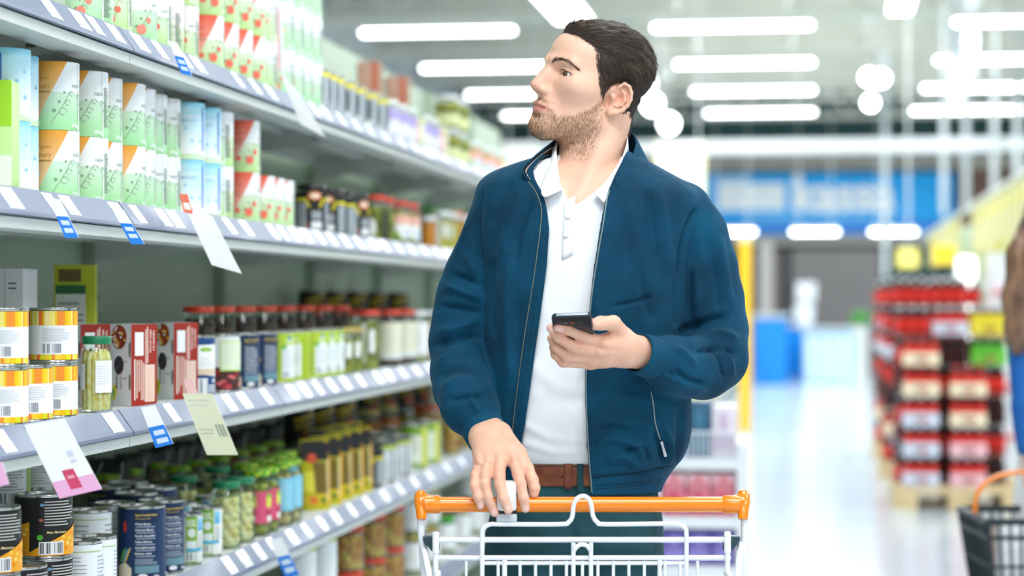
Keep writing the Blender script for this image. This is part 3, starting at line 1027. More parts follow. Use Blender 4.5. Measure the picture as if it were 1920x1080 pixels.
def make_jar(kind):
    R, h, lid, mc, fill, lab = JARS[kind]
    lh = .016
    mb = MB()
    mb.lathe([(R * .86, 0), (R * .97, .003), (R, .009), (R, h * .74), (R * .97, h * .80), (R * .86, h - lh - .006), (R * .84, h - lh + .004)], 36)
    o = mb.build('jar', [m_glass])
    rl = R * .91
    mb = MB(); mb.lathe([(rl * .98, h - lh), (rl, h - lh + .001), (rl, h - .003), (rl * .96, h - .0005), (rl * .90, h), (.0001, h - .0008)], 40); mb.build('lid', LIDS[lid], o)
    mb = MB(); rr = random.Random(hash(kind) % 1000 if False else sum(map(ord, kind)))
    top = h * (.84 if kind in ('corn', 'darkred', 'cream', 'picklered') else .78)
    Ri = R * .92
    if fill == 'solid':
        mb.lathe([(R * .80, .004), (Ri, .008), (Ri, h * .72), (R * .86, h * .79), (.0001, h * .79)], 28)
    elif fill == 'balls':
        b = R * (.30 if R < .05 else .22)
        mb.lathe([(R * .7, .006), (Ri - b * .75, .012), (Ri - b * .75, top - .004), (.0001, top)], 20)
        z = .006 + b
        k = 0
        while z < top:
            n = int(2 * math.pi * (Ri - b) / (b * 1.95))
            for i in range(n):
                a = 2 * math.pi * (i + .5 * (k % 2)) / n + rr.uniform(-.1, .1)
                mb.ball(((Ri - b) * math.cos(a), (Ri - b) * math.sin(a), z + rr.uniform(-.002, .002)), b * rr.uniform(.9, 1.05), seg=10, rings=7, sc=(1, 1, rr.uniform(.9, 1.2)))
            z += b * 1.65; k += 1
    else:
        n = 13; r = R * .20
        mb.lathe([(R * .7, .006), (Ri - r, .010), (Ri - r, top - .006), (.0001, top - .004)], 20)
        for i in range(n):
            a = 2 * math.pi * i / n; x, y = (Ri - r) * math.cos(a), (Ri - r) * math.sin(a)
            t = top - rr.random() * .016
            mb.tube([(x, y, .005), (x * 1.01, y * 1.01, t * .5), (x, y, t * .9), (x * .96, y * .96, t)], [r * .7, r, r * .9, r * .4], 8)
    c = mb.build('contents', mc, o)
    if fill != 'solid': c['kind'] = 'stuff'
    if lab:
        p = Print(); H = math.pi * R
        a, b = h * .14, h * .68
        if lab == 'cornlabel':
            p.rect(-.008, h * .26, .031, h * .68, 'f4f6fa'); p.lines(-.004, h * .36, .026, h * .62, 8, 'd0d4dc', fill=.25); p.rect(-.050, h * .30, -.030, h * .64, 'e8eaf0')
        elif lab == 'pink':
            p.rect(-.075, a + .01, .075, b, 'e0567a'); 
            for s in (-.03, .030): p.rect(s - .012, b - .040, s + .020, b - .006, 'dce048'); p.rect(s - .012, b - .014, s + .020, b - .006, '6ab83c'); p.rect(s - .010, a + .014, s + .018, a + .028, 'f2f0e6'); p.rect(s - .012, a + .030, s + .020, a + .042, 'b8304e')
        elif lab == 'blue':
            p.rect(-.075, a + .018, .075, b + .012, '7fcbe4'); 
            for s in (-.045, .0, .045): p.lines(s - .018, a + .026, s + .020, b + .002, 12, 'a9dcec', fill=.5)
            p.rect(.028, a + .018, .032, b + .012, '3ea6d8')
        elif lab == 'darkband': p.rect(-.08, a, .08, b, '20504a'); p.rect(-.03, a + .01, .03, b - .02, 'c8c83c')
        elif lab == 'strip': p.rect(-.012, a, .004, b + .02, 'eef0e8'); p.rect(.016, a + .03, .034, b, 'f4f6f6')
        elif lab in ('cream', 'paper'):
            c_ = 'e9e6cf' if lab == 'cream' else 'f4f6f6'
            p.rect(-H, a, H, b + .02, c_); p.rect(-H, a + .004, H, a + .018, 'dfe4e6')
            for s in (-.06, .0, .06): p.lines(s - .014, a + .03, s + .020, b, 7, 'c9c6b4', fill=.25)
        elif lab == 'wrapblack':
            p.rect(-H, .008, H, h * .84, '17181a')
            for s in (-.095, .0, .095):
                p.line([(s - .050, .098), (s - .028, .098), (s - .018, .076), (s + .014, .076), (s + .024, .098), (s + .046, .098)], .006, 'f0dc1e'); p.ell(s - .002, .106, .019, .012, 'f0861e', 22); p.ell(s - .002, .106, .014, .007, 'f8efe2', 18)
                p.rect(s - .012, .014, s + .018, .034, 'eef0f2'); p.rect(s - .012, .040, s + .018, .064, '9aa2a8'); p.poly([(s - .034, .012), (s - .020, .012), (s - .026, .044)], 'e0502c')
            for s in (-.047, .047, .140): p.rect(s - .016, .012, s + .022, .088, 'aab2b8'); p.lines(s - .014, .016, s + .020, .086, 9, '6c747c', fill=.4); p.rect(s - .016, .092, s + .022, .100, 'e8dc2c')
        elif lab == 'whitepatch': p.ell(-.010, h * .30, .014, .030, 'f4f4f2'); p.rect(.022, .01, .036, h * .7, '2a2e28')
        elif lab == 'peach': p.rect(-.07, a, .07, b, 'f3f4ee'); p.rect(-.07, b - .030, .07, b, 'f5b8a6'); p.poly([(-.02, a), (.0, a + .03), (.02, a)], '8ab04a'); p.ell(.04, a + .02, .012, .016, 'c8d2ec')
        elif lab == 'lilac': p.rect(-H, .004, H, h * .78, 'eceaf2'); p.rect(-H, h * .5, H, h * .78, 'b7a8e0'); p.rect(-H, .004, H, .016, '8f86c8'); p.rect(-.02, .01, .0, h * .7, 'f0d8d8')
        elif lab == 'palegreen': p.rect(-H, h * .1, H, h * .45, 'dfe4a8'); p.rect(-H, h * .62, H, h * .74, 'a8a83c')
        elif lab == 'brownpaper': p.rect(-H, .01, H, h * .8, '9a5c28'); p.rect(-.02, .01, .03, h * .5, 'd8c8a8')
        p.wrap(R, m_print, o)
    return o, R, h

m_board = attr_mat('carton', rough=.5)
def make_duo():
    w, h = .0345, .171                                   # two small cans in a card sleeve
    mb = MB(); mb.box((-w, -w, 0), (w, w, h), bev=.0012); o = mb.build('carton', [mat('sleeve_card', (232, 233, 235), rough=.45)])
    p = Print()                                          # the red side, facing the aisle
    p.rect(0, 0, 2 * w, h, 'a42612'); p.rect(.010, h - .066, .033, h - .017, 'fbfbfc')
    p.text('Haricots rouges', .0535, h - .060, .0075, 'f7e6dc', True, rot90=True); p.text('a la mexicaine', .0620, h - .056, .0075, 'f7e6dc', True, rot90=True)
    for k, (u, a, b) in enumerate(((.038, .075, .160), (.0425, .090, .165), (.008, .012, .098), (.014, .016, .096), (.020, .030, .096), (.026, .012, .096), (.031, .012, .090))):
        p.rect(u, a, u + .0030, b, 'f2cfc2' if k != 2 else 'fbeee6')
    p.rect(.036, .008, .063, .086, 'f3d3c2'); p.lines(.040, .012, .060, .082, 16, 'e4b9a4', fill=.3)
    p.flat((w, -w, 0), (0, 1, 0), (0, 0, 1), m_board, o, 'red_panel')
    p = Print()                                          # the grey side with pictures
    p.rect(0, 0, 2 * w, h, 'dfe1e4'); p.ell(.030, h - .027, .025, .0255, '8c2f18', 26); 
    rr = random.Random(2)
    for k in range(34):
        a = rr.random() * 6.28; q = rr.random() ** .5
        p.ell(.030 + .022 * q * math.cos(a), h - .027 + .021 * q * math.sin(a), .0035, .0028, rr.choice(('e0782c', 'f2c84a', '401a14', 'c8341c', 'f4efe4')), 9)
    p.ell(.030, h - .086, .019, .024, 'f2efee', 26); p.ell(.030, h - .086, .016, .020, '241c28', 26)
    for k in range(26):
        a = rr.random() * 6.28; q = rr.random() ** .5
        p.ell(.030 + .014 * q * math.cos(a), h - .086 + .018 * q * math.sin(a), .0028, .0022, rr.choice(('3c3046', '1a141e', '504058')), 8)
    p.poly([(.004, .008), (.018, .012), (.026, .034), (.014, .048), (.004, .030)], 'd8d43c'); p.poly([(.006, .016), (.014, .020), (.016, .036), (.008, .034)], '3f9a3c')
    p.text('Bonduelle', .026, .036, .0105, '2b3a2c', True, rot90=True); p.text('inspirations', .038, .034, .0085, '8c2a34', rot90=True); p.lines(.044, .04, .058, .110, 2, 'a0a4a8', fill=.1)
    for v in (.050, .118): p.ell(.0655, v, .0035, .017, '3a2f2c', 18); p.ell(.0665, v, .0022, .013, '8a8078', 14)
    p.flat((-w, -w, 0), (1, 0, 0), (0, 0, 1), m_board, o, 'picture_panel')
    return o, w * 1.36, h
def make_carton(kind):
    w, d, h = {'plain': (.05, .05, .285), 'greenbox': (.045, .030, .300), 'limebox': (.040, .035, .190), 'brownbox': (.060, .050, .150), 'violetbox': (.045, .045, .190)}[kind]
    base = {'plain': (238, 240, 242), 'greenbox': (196, 204, 40), 'limebox': (196, 232, 150), 'brownbox': (172, 124, 104), 'violetbox': (196, 150, 128)}[kind]
    mb = MB(); mb.box((-w, -d, 0), (w, d, h), bev=.001); o = mb.build('carton', [mat('card_' + kind, base, rough=.5)])
    p = Print()
    if kind == 'plain': p.rect(.062, .20, .064, .285, 'c6cace'); p.lines(.07, .24, .09, .26, 2, '606468', fill=.3)
    elif kind == 'greenbox': p.rect(.004, .01, .07, .24, 'e2e6d8'); p.lines(.01, .02, .066, .22, 16, '90989c', fill=.4); p.rect(.004, .235, .07, .255, '2a6a3c'); p.rect(.01, .262, .06, .29, '6a5a20')
    elif kind == 'limebox': p.rect(0, .11, .08, .19, '9fd824'); p.rect(0, .0, .08, .06, 'e8f4dc')
    elif kind == 'brownbox': p.rect(.0, .02, .12, .05, 'e0c8b4'); p.rect(.07, .05, .09, .15, '806070')
    else: p.rect(0, 0, .09, .07, 'e8e0b8'); p.rect(.05, .07, .07, .19, 'c8603c')
    p.flat((-w, -d, 0), (1, 0, 0), (0, 0, 1), m_board, o, 'print')
    return o, max(w, d), h

def make_pouch(kind):
    w, h = .052, .200
    n, m = 13, 14
    front, back = [], []
    for j in range(m + 1):
        t = j / m
        th = .030 * (1 - t) ** .8 * (1 - .0 * t) + .0012
        f, b = [], []
        for i in range(n + 1):
            s = -1 + 2 * i / n
            e = max(0.0, 1 - s * s) ** .6
            x = s * w * (1 - .06 * math.sin(math.pi * t))
            f.append((x, -th * e, h * t)); b.append((x, th * e, h * t))
        front.append(f); back.append(b)
    mb = MB(); mb.grid(front); mb.grid(back, flip=True)
    mb.add([p for p in front[0]] + [p for p in back[0]], [(i, i + 1, n + 1 + i + 1, n + 1 + i) for i in range(n)])
    m = mat('pouch_' + kind, (196, 188, 22) if kind == 'yellow' else (26, 26, 28), rough=.16)
    o = mb.build('pouch', [m], deg=None)
    p = Print()
    if kind == 'yellow':
        p.rect(-.050, .140, .050, .196, '17181a'); p.ell(-.018, .146, .016, .015, 'd8502a', 18); p.rect(-.016, .046, .030, .136, '6e5a18'); p.line([(.038, .004), (.046, .15), (.036, .196)], .007, 'f0b01c'); p.line([(.030, .02), (.038, .14)], .003, 'f4f0e0')
        p.rect(-.046, .012, .044, .044, 'd0b41c'); p.ell(-.02, .028, .012, .012, 'e0702c'); p.ell(.012, .026, .010, .010, '3a6a1c'); p.rect(-.045, .05, -.015, .11, 'e2d63c')
    else:
        p.ell(-.014, .120, .016, .020, 'b8402c', 18); p.line([(.02, .10), (.034, .188)], .004, 'c8ccd0'); p.line([(-.034, .15), (-.018, .19)], .004, 'b0b8c0'); p.rect(-.04, .02, .04, .08, '30261c')
    def fn(u, v, L):
        t = v / h; th = .030 * (1 - t) ** .8 + .0012; s = max(-1, min(1, u / w)); e = max(0.0, 1 - s * s) ** .6
        return (u, -th * e - .0006 - .0002 * math.log(1 + L), v)
    p._make('print', fn, m_print, o)
    return o, .050, h

MAKERS = {}
def proto(kind):
    if kind in MAKERS: return MAKERS[kind]
    fam, k = kind.split(':') if ':' in kind else (kind, None)
    r = {'tub': make_tub, 'can': make_can, 'jar': make_jar, 'carton': make_carton, 'pouch': make_pouch}[fam](k) if k else make_duo()
    MAKERS[kind] = [r[0], r[1], r[2], False]
    return MAKERS[kind]

DESC = {'tub:orange': 'orange, white and green round tub', 'tub:red': 'coral and green round tub with berries', 'tub:blue': 'pale blue and white round tub', 'tub:white': 'pale green and white round tub',
        'can:stripe': 'yellow-striped white can', 'can:black': 'black can with an orange corn picture', 'can:navy': 'large navy can of white beans', 'can:white': 'short white-labelled can', 'can:whitetall': 'tall white-labelled can',
        'can:greenwhite': 'slim green and white can', 'can:chick': 'chickpea can with a white label', 'can:kidney': 'can with a picture of red kidney beans', 'can:label40': 'blue can with a white paper label', 'can:navyslim': 'navy can with yellow heading',
        'can:lime': 'lime green can', 'can:silver': 'slim silver can with a yellow band', 'can:grey': 'black-lidded can with a grey-white label', 'can:pale': 'pale yellow and lilac can', 'can:blueband': 'white and blue can',
        'can:design': 'black can with yellow stripes', 'can:greenlabel': 'green can with a cream label', 'jar:corn': 'jar of baby corn with a green lid', 'jar:onion': 'jar of pickled onions', 'jar:pinkjar': 'pink-labelled jar of olives',
        'jar:bluejar': 'blue-labelled jar of mushrooms', 'jar:leafdark': 'dark-labelled jar with a leaf-patterned lid', 'jar:pickle': 'small gherkin jar with a gold lid', 'jar:picklered': 'tall gherkin jar with a red lid', 'jar:cream': 'dark jar with a cream label',
        'jar:paper': 'jar with a white paper label', 'jar:orangejar': 'jar of orange vegetables', 'jar:darkred': 'dark jar with a red lid', 'jar:blackjar': 'black jar with a yellow zigzag band', 'jar:picklesmall': 'short gherkin jar with a red lid',
        'jar:peachlabel': 'gherkin jar with a pink and white label', 'jar:honey': 'small orange jar with a white lid', 'jar:biglime': 'big jar with a lime green lid', 'jar:yellowjar': 'yellow jar with a white lid', 'jar:amber': 'amber jar with an orange lid',
        'jar:lilac': 'lilac and white jar', 'jar:palegreen': 'pale green olive jar', 'jar:apricot': 'orange jar with a pink label', 'jar:bigred': 'wide vegetable jar with a red lid', 'jar:brown': 'tall brown jar', 'jar:redlow': 'squat red-lidded jar',
        'jar:limelow': 'squat lime-lidded jar', 'jar:plainlow': 'squat gold-lidded gherkin jar', 'duo': 'red and grey carton of bean tins', 'carton:plain': 'plain white carton', 'carton:greenbox': 'yellow-green carton with a grey panel',
        'carton:limebox': 'lime and white carton', 'carton:brownbox': 'brown and pink carton', 'carton:violetbox': 'rust and cream carton', 'pouch:yellow': 'yellow stand-up pouch', 'pouch:black': 'black shiny pouch'}
PLURAL = {'tub': 'round tubs', 'can': 'cans', 'jar': 'jars', 'duo': 'bean cartons', 'carton': 'cartons', 'pouch': 'pouches'}
placed = []
def put(kind, lv, px, back=0.0, tier=0, rot=0.0, base_h=None):
    pr = proto(kind)
    o, R, h, used = pr
    z = LEVELS[lv] + .0005 + tier * ((base_h or h) + .0006)
    below = [q for q in placed if tier and q['lv'] == lv and q['tier'] == tier - 1 and q['px'] == px and (base_h or q['kind'] == kind)]
    if tier and not below: return None
    b0 = back
    for tries in range(30):
        X = LX - .036 - R - back
        y = on_plane(px, X)
        bad = False
        if below: X, y = below[0]['x'], below[0]['y']; break
        for q in placed:
            if q['lv'] == lv and abs(q['z'] - z) < max(h, q['h']) - .002 and math.hypot(q['x'] - X, q['y'] - y) < q['R'] + R + .001 and (q['z'] < z + h - .001 and z < q['z'] + q['h'] - .001):
                bad = True; break
        if not bad and X - R > LX - .485: break
        back += .012
        if X - R <= LX - .485: back = b0; px += 4
    else:
        return None
    if y > JOINTS[-1] - R - .01: return None
    if used:
        c = copy_tree(o)
    else:
        c = o; pr[3] = True
    c.location = (X, y, z)
    c.rotation_euler = (0, 0, math.radians(rot))
    placed.append(dict(o=c, kind=kind, lv=lv, tier=tier, x=X, y=y, z=z, R=R, h=h, px=px, back=b0 > .03))
    return c

def row(kind, lv, pxs, back=0.0, tier=0, rot=0.0, jit=14, base_h=None):
    for i, px in enumerate(pxs):
        r = rot[i] if isinstance(rot, (list, tuple)) else rot + rndm.uniform(-jit, jit)
        put(kind, lv, px, back, tier, r, base_h)

# --- top shelf
A0 = [(168, 'white', 60), (204, 'red', 84), (252, 'white', 100), (282, 'red', 78), (306, 'red', 56), (334, 'red', 78), (382, 'red', 108), (411, 'red', 110), (438, 'red', 112), (464, 'red', 108), (486, 'red', 74)]
for px, k, r in A0: put('tub:' + k, 'A', px, 0, 0, r)
for px, k, r in A0[4:]: put('tub:' + k, 'A', px, 0, 1, r + 5)
for px in (519, 540, 556, 573):
    put('tub:white', 'A', px, .0, 0, 75 + px % 7); put('tub:white', 'A', px, .0, 1, 70 + px % 9); put('tub:white', 'A', px, .0, 2, 78)
row('can:silver', 'A', [600, 614, 628, 648, 668, 690, 712]); row('can:silver', 'A', [604, 622], .0, 1)
row('carton:brownbox', 'A', [693, 744], .20, 0, 20, 5); row('carton:violetbox', 'A', [693, 744], .20, 1, 20, 5, .150)
row('jar:lilac', 'A', [728, 746, 762, 790, 806]); row('can:pale', 'A', [775, 818])
row('jar:palegreen', 'A', [838, 856]); row('jar:palegreen', 'A', [838, 856], 0, 1); row('jar:apricot', 'A', [884, 908, 926])
# --- second shelf
put('carton:limebox', 'B', -14, 0, 0, 10)
B0 = [(8, 'blue', 30), (24, 'blue', 60), (102, 'orange', 97), (158, 'orange', 76), (186, 'orange', 98), (230, 'orange', 104), (250, 'orange', 100), (273, 'orange', 80), (299, 'orange', 82), (345, 'blue', 96), (377, 'blue', 92), (401, 'red', 56), (452, 'red', 104)]
for px, k, r in B0:
    put('tub:' + k, 'B', px, 0, 0, r + rndm.uniform(-3, 3)); put('tub:' + k, 'B', px, 0, 1, r + rndm.uniform(-3, 3))
for px in (481, 501, 518): put('tub:red', 'B', px, 0, 0, rndm.uniform(98, 106))
row('jar:blackjar', 'B', [584, 617, 637, 665], 0, 0, [28, 8, 4, 55]); row('jar:blackjar', 'B', [600, 650], .10, 0)
row('jar:picklesmall', 'B', [702, 720]); row('jar:peachlabel', 'B', [745, 765]); row('jar:honey', 'B', [803]); row('jar:biglime', 'B', [800, 830], .13)
row('jar:yellowjar', 'B', [826, 842, 862]); row('jar:amber', 'B', [852, 878]); row('jar:peachlabel', 'B', [735, 770], .10); row('jar:yellowjar', 'B', [850, 880], .12)
# --- third shelf
row('can:stripe', 'C', [4, 52, 100], 0, 0, [25, 30, 22]); row('can:stripe', 'C', [4, 100], 0, 1, [26, 24])
put('carton:plain', 'C', 12, .22, 0, 4); put('carton:greenbox', 'C', 142, .22, 0, 14)
put('jar:corn', 'C', 181, 0, 0, 30); put('duo', 'C', 164, .085, 0, -42); put('duo', 'C', 250, 0, 0, -32); put('duo', 'C', 330, 0, 0, -34)
put('can:label40', 'C', 368, 0, 0, 58); put('can:kidney', 'C', 416, 0, 0, 38); row('can:navyslim', 'C', [454, 489], 0, 0, [62, 66]); row('can:lime', 'C', [523, 553, 584, 602, 618], 0, 0, [58, 10, 60, 62, 66])
row('jar:pickle', 'C', [645, 662]); row('jar:picklered', 'C', [688]); row('jar:cream', 'C', [729, 757]); row('jar:paper', 'C', [782]); row('jar:orangejar', 'C', [808, 828, 846])
row('jar:darkred', 'C', [372, 412, 452, 492, 530, 566, 600, 634], .115); row('jar:picklered', 'C', [660, 694], .115); row('can:pale', 'C', [700, 740, 776], .24, 0); row('can:pale', 'C', [690, 730, 770], .24, 1)
row('can:lime', 'C', [560, 620], .24, 0)
# --- fourth shelf
row('can:black', 'D', [-18, 82], 0, 0, [0, 0]); row('can:black', 'D', [-18, 82], 0, 1, [-14, -14]); row('can:black', 'D', [34], 0, 0)
row('can:chick', 'D', [12, 62], .20, 0); row('can:chick', 'D', [12, 62], .20, 1, [24, 24])
row('can:white', 'D', [150, 178], 0, 0); row('can:whitetall', 'D', [168, 215], .085, 0)
row('can:navy', 'D', [266, 302], 0, 0, [34, 62]); row('can:navy', 'D', [255, 292], .11, 0); row('can:navy', 'D', [205, 240], .22, 0)
row('can:greenwhite', 'D', [350, 388], 0, 0, [62, 46]); row('can:greenwhite', 'D', [346, 392], .075, 0)
row('jar:onion', 'D', [424, 450]); row('jar:onion', 'D', [345, 408], .15, 0)
row('jar:pinkjar', 'D', [481, 499], 0, 0, [30, 34]); row('jar:bluejar', 'D', [524, 541], 0, 0, [48, 52])
row('jar:leafdark', 'D', [200, 245, 290], .33, 0); row('jar:pinkjar', 'D', [462, 490, 518], .085); row('jar:bluejar', 'D', [535], .085); row('jar:leafdark', 'D', [335, 372, 409, 446, 480, 512], .24)
row('pouch:yellow', 'D', [590, 612, 634, 654, 672], 0, 0, [48, 40, 52, 46, 50]); row('pouch:yellow', 'D', [600, 628, 655], .085, 0, 46, 5)
row('pouch:black', 'D', [165, 205, 245, 285, 322, 360, 400, 440, 475, 510, 545, 570], .34, 0, 30, 12)
row('can:design', 'D', [560, 600, 640], .20, 0, 0, 10); row('can:design', 'D', [560, 600, 640], .20, 1, 0, 10); row('jar:brown', 'D', [690, 725], .20, 0)
row('jar:blackjar', 'D', [692], 0, 0, [4]); row('can:grey', 'D', [718, 746]); row('can:grey', 'D', [705, 740], .10); row('can:greenlabel', 'D', [800, 776]); row('jar:bigred', 'D', [800, 850], .16); row('jar:orangejar', 'D', [845, 872])
# --- lowest shelf
row('can:blueband', 'E', [560, 600], 0, 0); row('can:blueband', 'E', [560, 600], 0, 1)
row('jar:redlow', 'E', [650, 694, 730], 0, 0); row('jar:redlow', 'E', [650, 694, 730], 0, 1); row('jar:plainlow', 'E', [772, 800, 860], 0, 0); row('jar:plainlow', 'E', [772, 800], 0, 1); row('jar:limelow', 'E', [830, 885], 0, 0); row('jar:limelow', 'E', [832, 860, 885], 0, 1)
row('jar:plainlow', 'E', [620, 665, 705, 745], .14, 1); row('jar:plainlow', 'E', [620, 665, 705, 745], .14, 0); row('can:blueband', 'E', [520], 0, 0); row('jar:redlow', 'E', [780, 820], .14, 0)
row('can:design', 'D', [690, 722, 754, 786], .33, 0, 0, 10); row('can:design', 'D', [690, 722, 754, 786], .33, 1, 0, 10)
row('can:design', 'C', [585, 625, 665, 705, 745], .345, 0, 0, 10); row('can:design', 'C', [585, 625, 665, 705, 745], .345, 1, 0, 10)
from collections import defaultdict
_by = defaultdict(list)
for q in placed: _by[(q['kind'], q['lv'], q['tier'], q['back'])].append(q)
_tiers = defaultdict(int)
for q in placed: _tiers[(q['kind'], q['lv'], q['back'])] = max(_tiers[(q['kind'], q['lv'], q['back'])], q['tier'])
for (k, lv, tier, back), L in _by.items():
    L.sort(key=lambda q: q['y'])
    fam = k.split(':')[0]
    for i, q in enumerate(L):
        where = ''
        if len(L) > 1: where += ', %s from the left' % ORD[i]
        mt = _tiers[(k, lv, back)]
        if mt: where += ', ' + (['lower', 'upper'][tier] if mt == 1 else ['bottom', 'middle', 'topmost'][tier]) + ' layer'
        if back: where += ', behind'
        tag(q['o'], DESC[k] + where + ', ' + LEVEL_WORDS[lv], {'duo': 'carton'}.get(fam, fam), '%s on the %s' % (PLURAL[fam], LEVEL_WORDS[lv]))
for pr in MAKERS.values():
    if not pr[3]:
        for ch in list(pr[0].children_recursive) + [pr[0]]: bpy.data.objects.remove(ch)

# ------------------------------------------------------------------ price tickets in the rails
m_tag = attr_mat('ticket', rough=.25)
def make_ticket(w, style):
    mb = MB(); mb.box((-w / 2, -.0003, -.0225), (w / 2, 0, .0225)); o = mb.build('price_ticket', [mat('ticket_paper', (244, 247, 250), rough=.3)], smooth=False)
    p = Print(); rr = random.Random(style)
    p.lines(-w / 2 + .003, .004, w / 2 - .004, .019, 3, 'b4bcc8', rr, .25); p.bars(-w / 2 + .003, -.019, w * .1, -.010, '98a0ac', 12)
    if style % 3 == 0: p.rect(w * .1, -.019, w / 2 - .002, -.006, 'cfd6de')
    p.flat((0, -.0003, 0), (1, 0, 0), (0, 0, 1), m_tag, o, 'print')
    return o
tp = [make_ticket(.066, 3), make_ticket(.050, 4), make_ticket(.058, 5)]
tick = []
# the rail's face: from (-.024, .006) to (.008, -.038), leaning out towards the aisle
ang = math.atan2(.032, .044)
def rail_frame(y, lv, t=.5, off=.0004):
    """matrix: local x along the rail, local -y out of its face, local z up the face"""
    up = Vector((-.032, 0, .044)).normalized(); al = Vector((0, 1, 0)); out = al.cross(up); out = Vector((.044, 0, .032)).normalized()
    c = Vector((LX - .024 + .032 * t, y, LEVELS[lv] + .006 - .044 * t)) + out * off
    M4 = Matrix((al, -out, up)).transposed().to_4x4(); M4.translation = c
    return M4
used_t = [False] * 3
TPX = {'A': [95, 150, 178, 216, 262, 300, 345, 372, 446, 478, 508, 566, 590, 612, 640, 668, 694, 722, 752, 778, 806, 836, 868, 896],
       'B': [20, 98, 130, 222, 258, 306, 328, 430, 462, 512, 530, 552, 574, 600, 622, 648, 672, 700, 722, 748, 772, 796, 820, 838],
       'C': [8, 70, 212, 322, 430, 458, 500, 548, 572, 596, 622, 648, 676, 702, 730, 756, 782, 806],
       'D': [430, 458, 486, 512, 548, 575, 604, 630, 660, 690, 722, 750, 778, 806, 834, 866]}
for lv, L in TPX.items():
    for i, px in enumerate(L):
        y = on_plane(px, LX - .008)
        if any(abs(y - j) < .03 for j in JOINTS): y += .05
        k = (i * 7 + ord(lv)) % 3
        o = tp[k] if not used_t[k] else copy_tree(tp[k])
        used_t[k] = True
        o.matrix_world = rail_frame(y, lv)
        tag(o, 'white price ticket, %s from the left in the rail of the %s' % (ORD[i], LEVEL_WORDS[lv]), 'price ticket', 'price tickets in the shelf rails')

def hang(name, quad, off, label, cat, bands, group, th=.0012, clip=None):
    """a card hanging from the rail: quad = four picture corners (top left, top right, bottom right, bottom left), standing in its own plane across the aisle"""
    cx = quad[0][0]
    y = on_plane(cx, LX + off)
    base = Vector((LX + off, y, 0)); d = depth_of(base)
    P = [W(px, py, d) for px, py in quad]
    # keep the card in the vertical plane y = const
    P = [CAM + (p - CAM) * ((y - CAM.y) / (p - CAM).y) for p in P]
    root = empty(name, P[0]); tag(root, label, cat, group)
    mb = MB(); back = Vector((0, th, 0))
    v = [p - P[0] for p in P] + [p - P[0] + back for p in P]
    mb.add(v, [(0, 3, 2, 1), (4, 5, 6, 7), (0, 1, 5, 4), (1, 2, 6, 5), (2, 3, 7, 6), (3, 0, 4, 7)])
    mb.build('card', mat('card_white', (251, 252, 253), rough=.35), root, smooth=False)
    pr = Print()
    def at(u, w): return ((P[0] * (1 - u) + P[1] * u) * (1 - w) + (P[3] * (1 - u) + P[2] * u) * w) - P[0]
    for (u0, w0, u1, w1, c) in bands:
        pr.quad([at_ for at_ in ((u0, w0), (u1, w0), (u1, w1), (u0, w1))], [lin(c)] * 4)
    for t in (clip or []):
        pr.text(*t[:-1], t[-1])
    def fn(u, w, L):
        q = at(u, w); return (q.x, q.y - .0004 - .0001 * L, q.z)
    if bands or clip: pr._make('print', fn, m_tag, root)
    return root
G = 'hanging price cards'; GF = 'small blue price flags'
def hang_text(s, u, w, size, col): return (s, u, w, size, col)
hang('price_card', [(345, 384), (398, 406), (453, 513), (397, 497)], .012, 'large white price card with a red top, hanging below the second shelf', 'price card', [(0, .0, .30, .05, 'e86a50')], G)
hang('price_card', [(336, 364), (352, 364), (362, 402), (345, 398)], .010, 'small red clip card standing above the second shelf rail', 'price card', [(0, 0, 1, 1, 'ee7a62'), (.2, .45, .9, .8, 'fbf4f2')], G)
hang('price_card', [(526, 138), (560, 172), (609, 257), (563, 232)], .012, 'large plain white price card hanging from the top shelf', 'price card', [], G)
hang('price_card', [(342, 738), (398, 738), (446, 853), (388, 853)], .012, 'pale yellow price card hanging below the third shelf', 'price card', [(0, 0, 1, 1, 'eef0cf'), (.1, .10, .8, .13, 'd8dccb'), (.1, .18, .7, .20, 'd8dccb'), (.10, .58, .55, .60, 'c4c8b4'), (.10, .64, .5, .66, 'c4c8b4'), (.66, .50, .72, .70, 'aab0a0'), (.76, .50, .84, .70, 'aab0a0'), (.87, .50, .94, .70, 'aab0a0')], G)
hang('price_card', [(345, 712), (362, 710), (370, 737), (352, 738)], .011, 'small pink clip card standing above the third shelf rail', 'price card', [(0, 0, 1, 1, 'f4c8c4')], G)
hang('price_card', [(45, 797), (120, 785), (191, 917), (112, 935)], .020, 'white price card with a pink foot and red oval, below the third shelf', 'price card', [(0, .78, 1, 1, 'f4b4dc'), (.34, .66, .62, .92, 'd8486e'), (.40, .74, .56, .78, 'f0a8bc'), (.66, .42, .8, .5, 'd8dcec'), (.66, .54, .8, .58, 'd8dcec')], G)
hang('price_card', [(-24, 868), (4, 866), (17, 908), (-8, 914)], .020, 'pink price card at the left edge below the third shelf', 'price card', [(0, 0, 1, 1, 'f2b8dc')], G)
hang('price_card', [(518, 14), (530, 24), (534, 142), (520, 128)], .004, 'tall pink and white card standing at the end of the coral tubs', 'price card', [(0, 0, .5, 1, 'f6cdd0')], G)
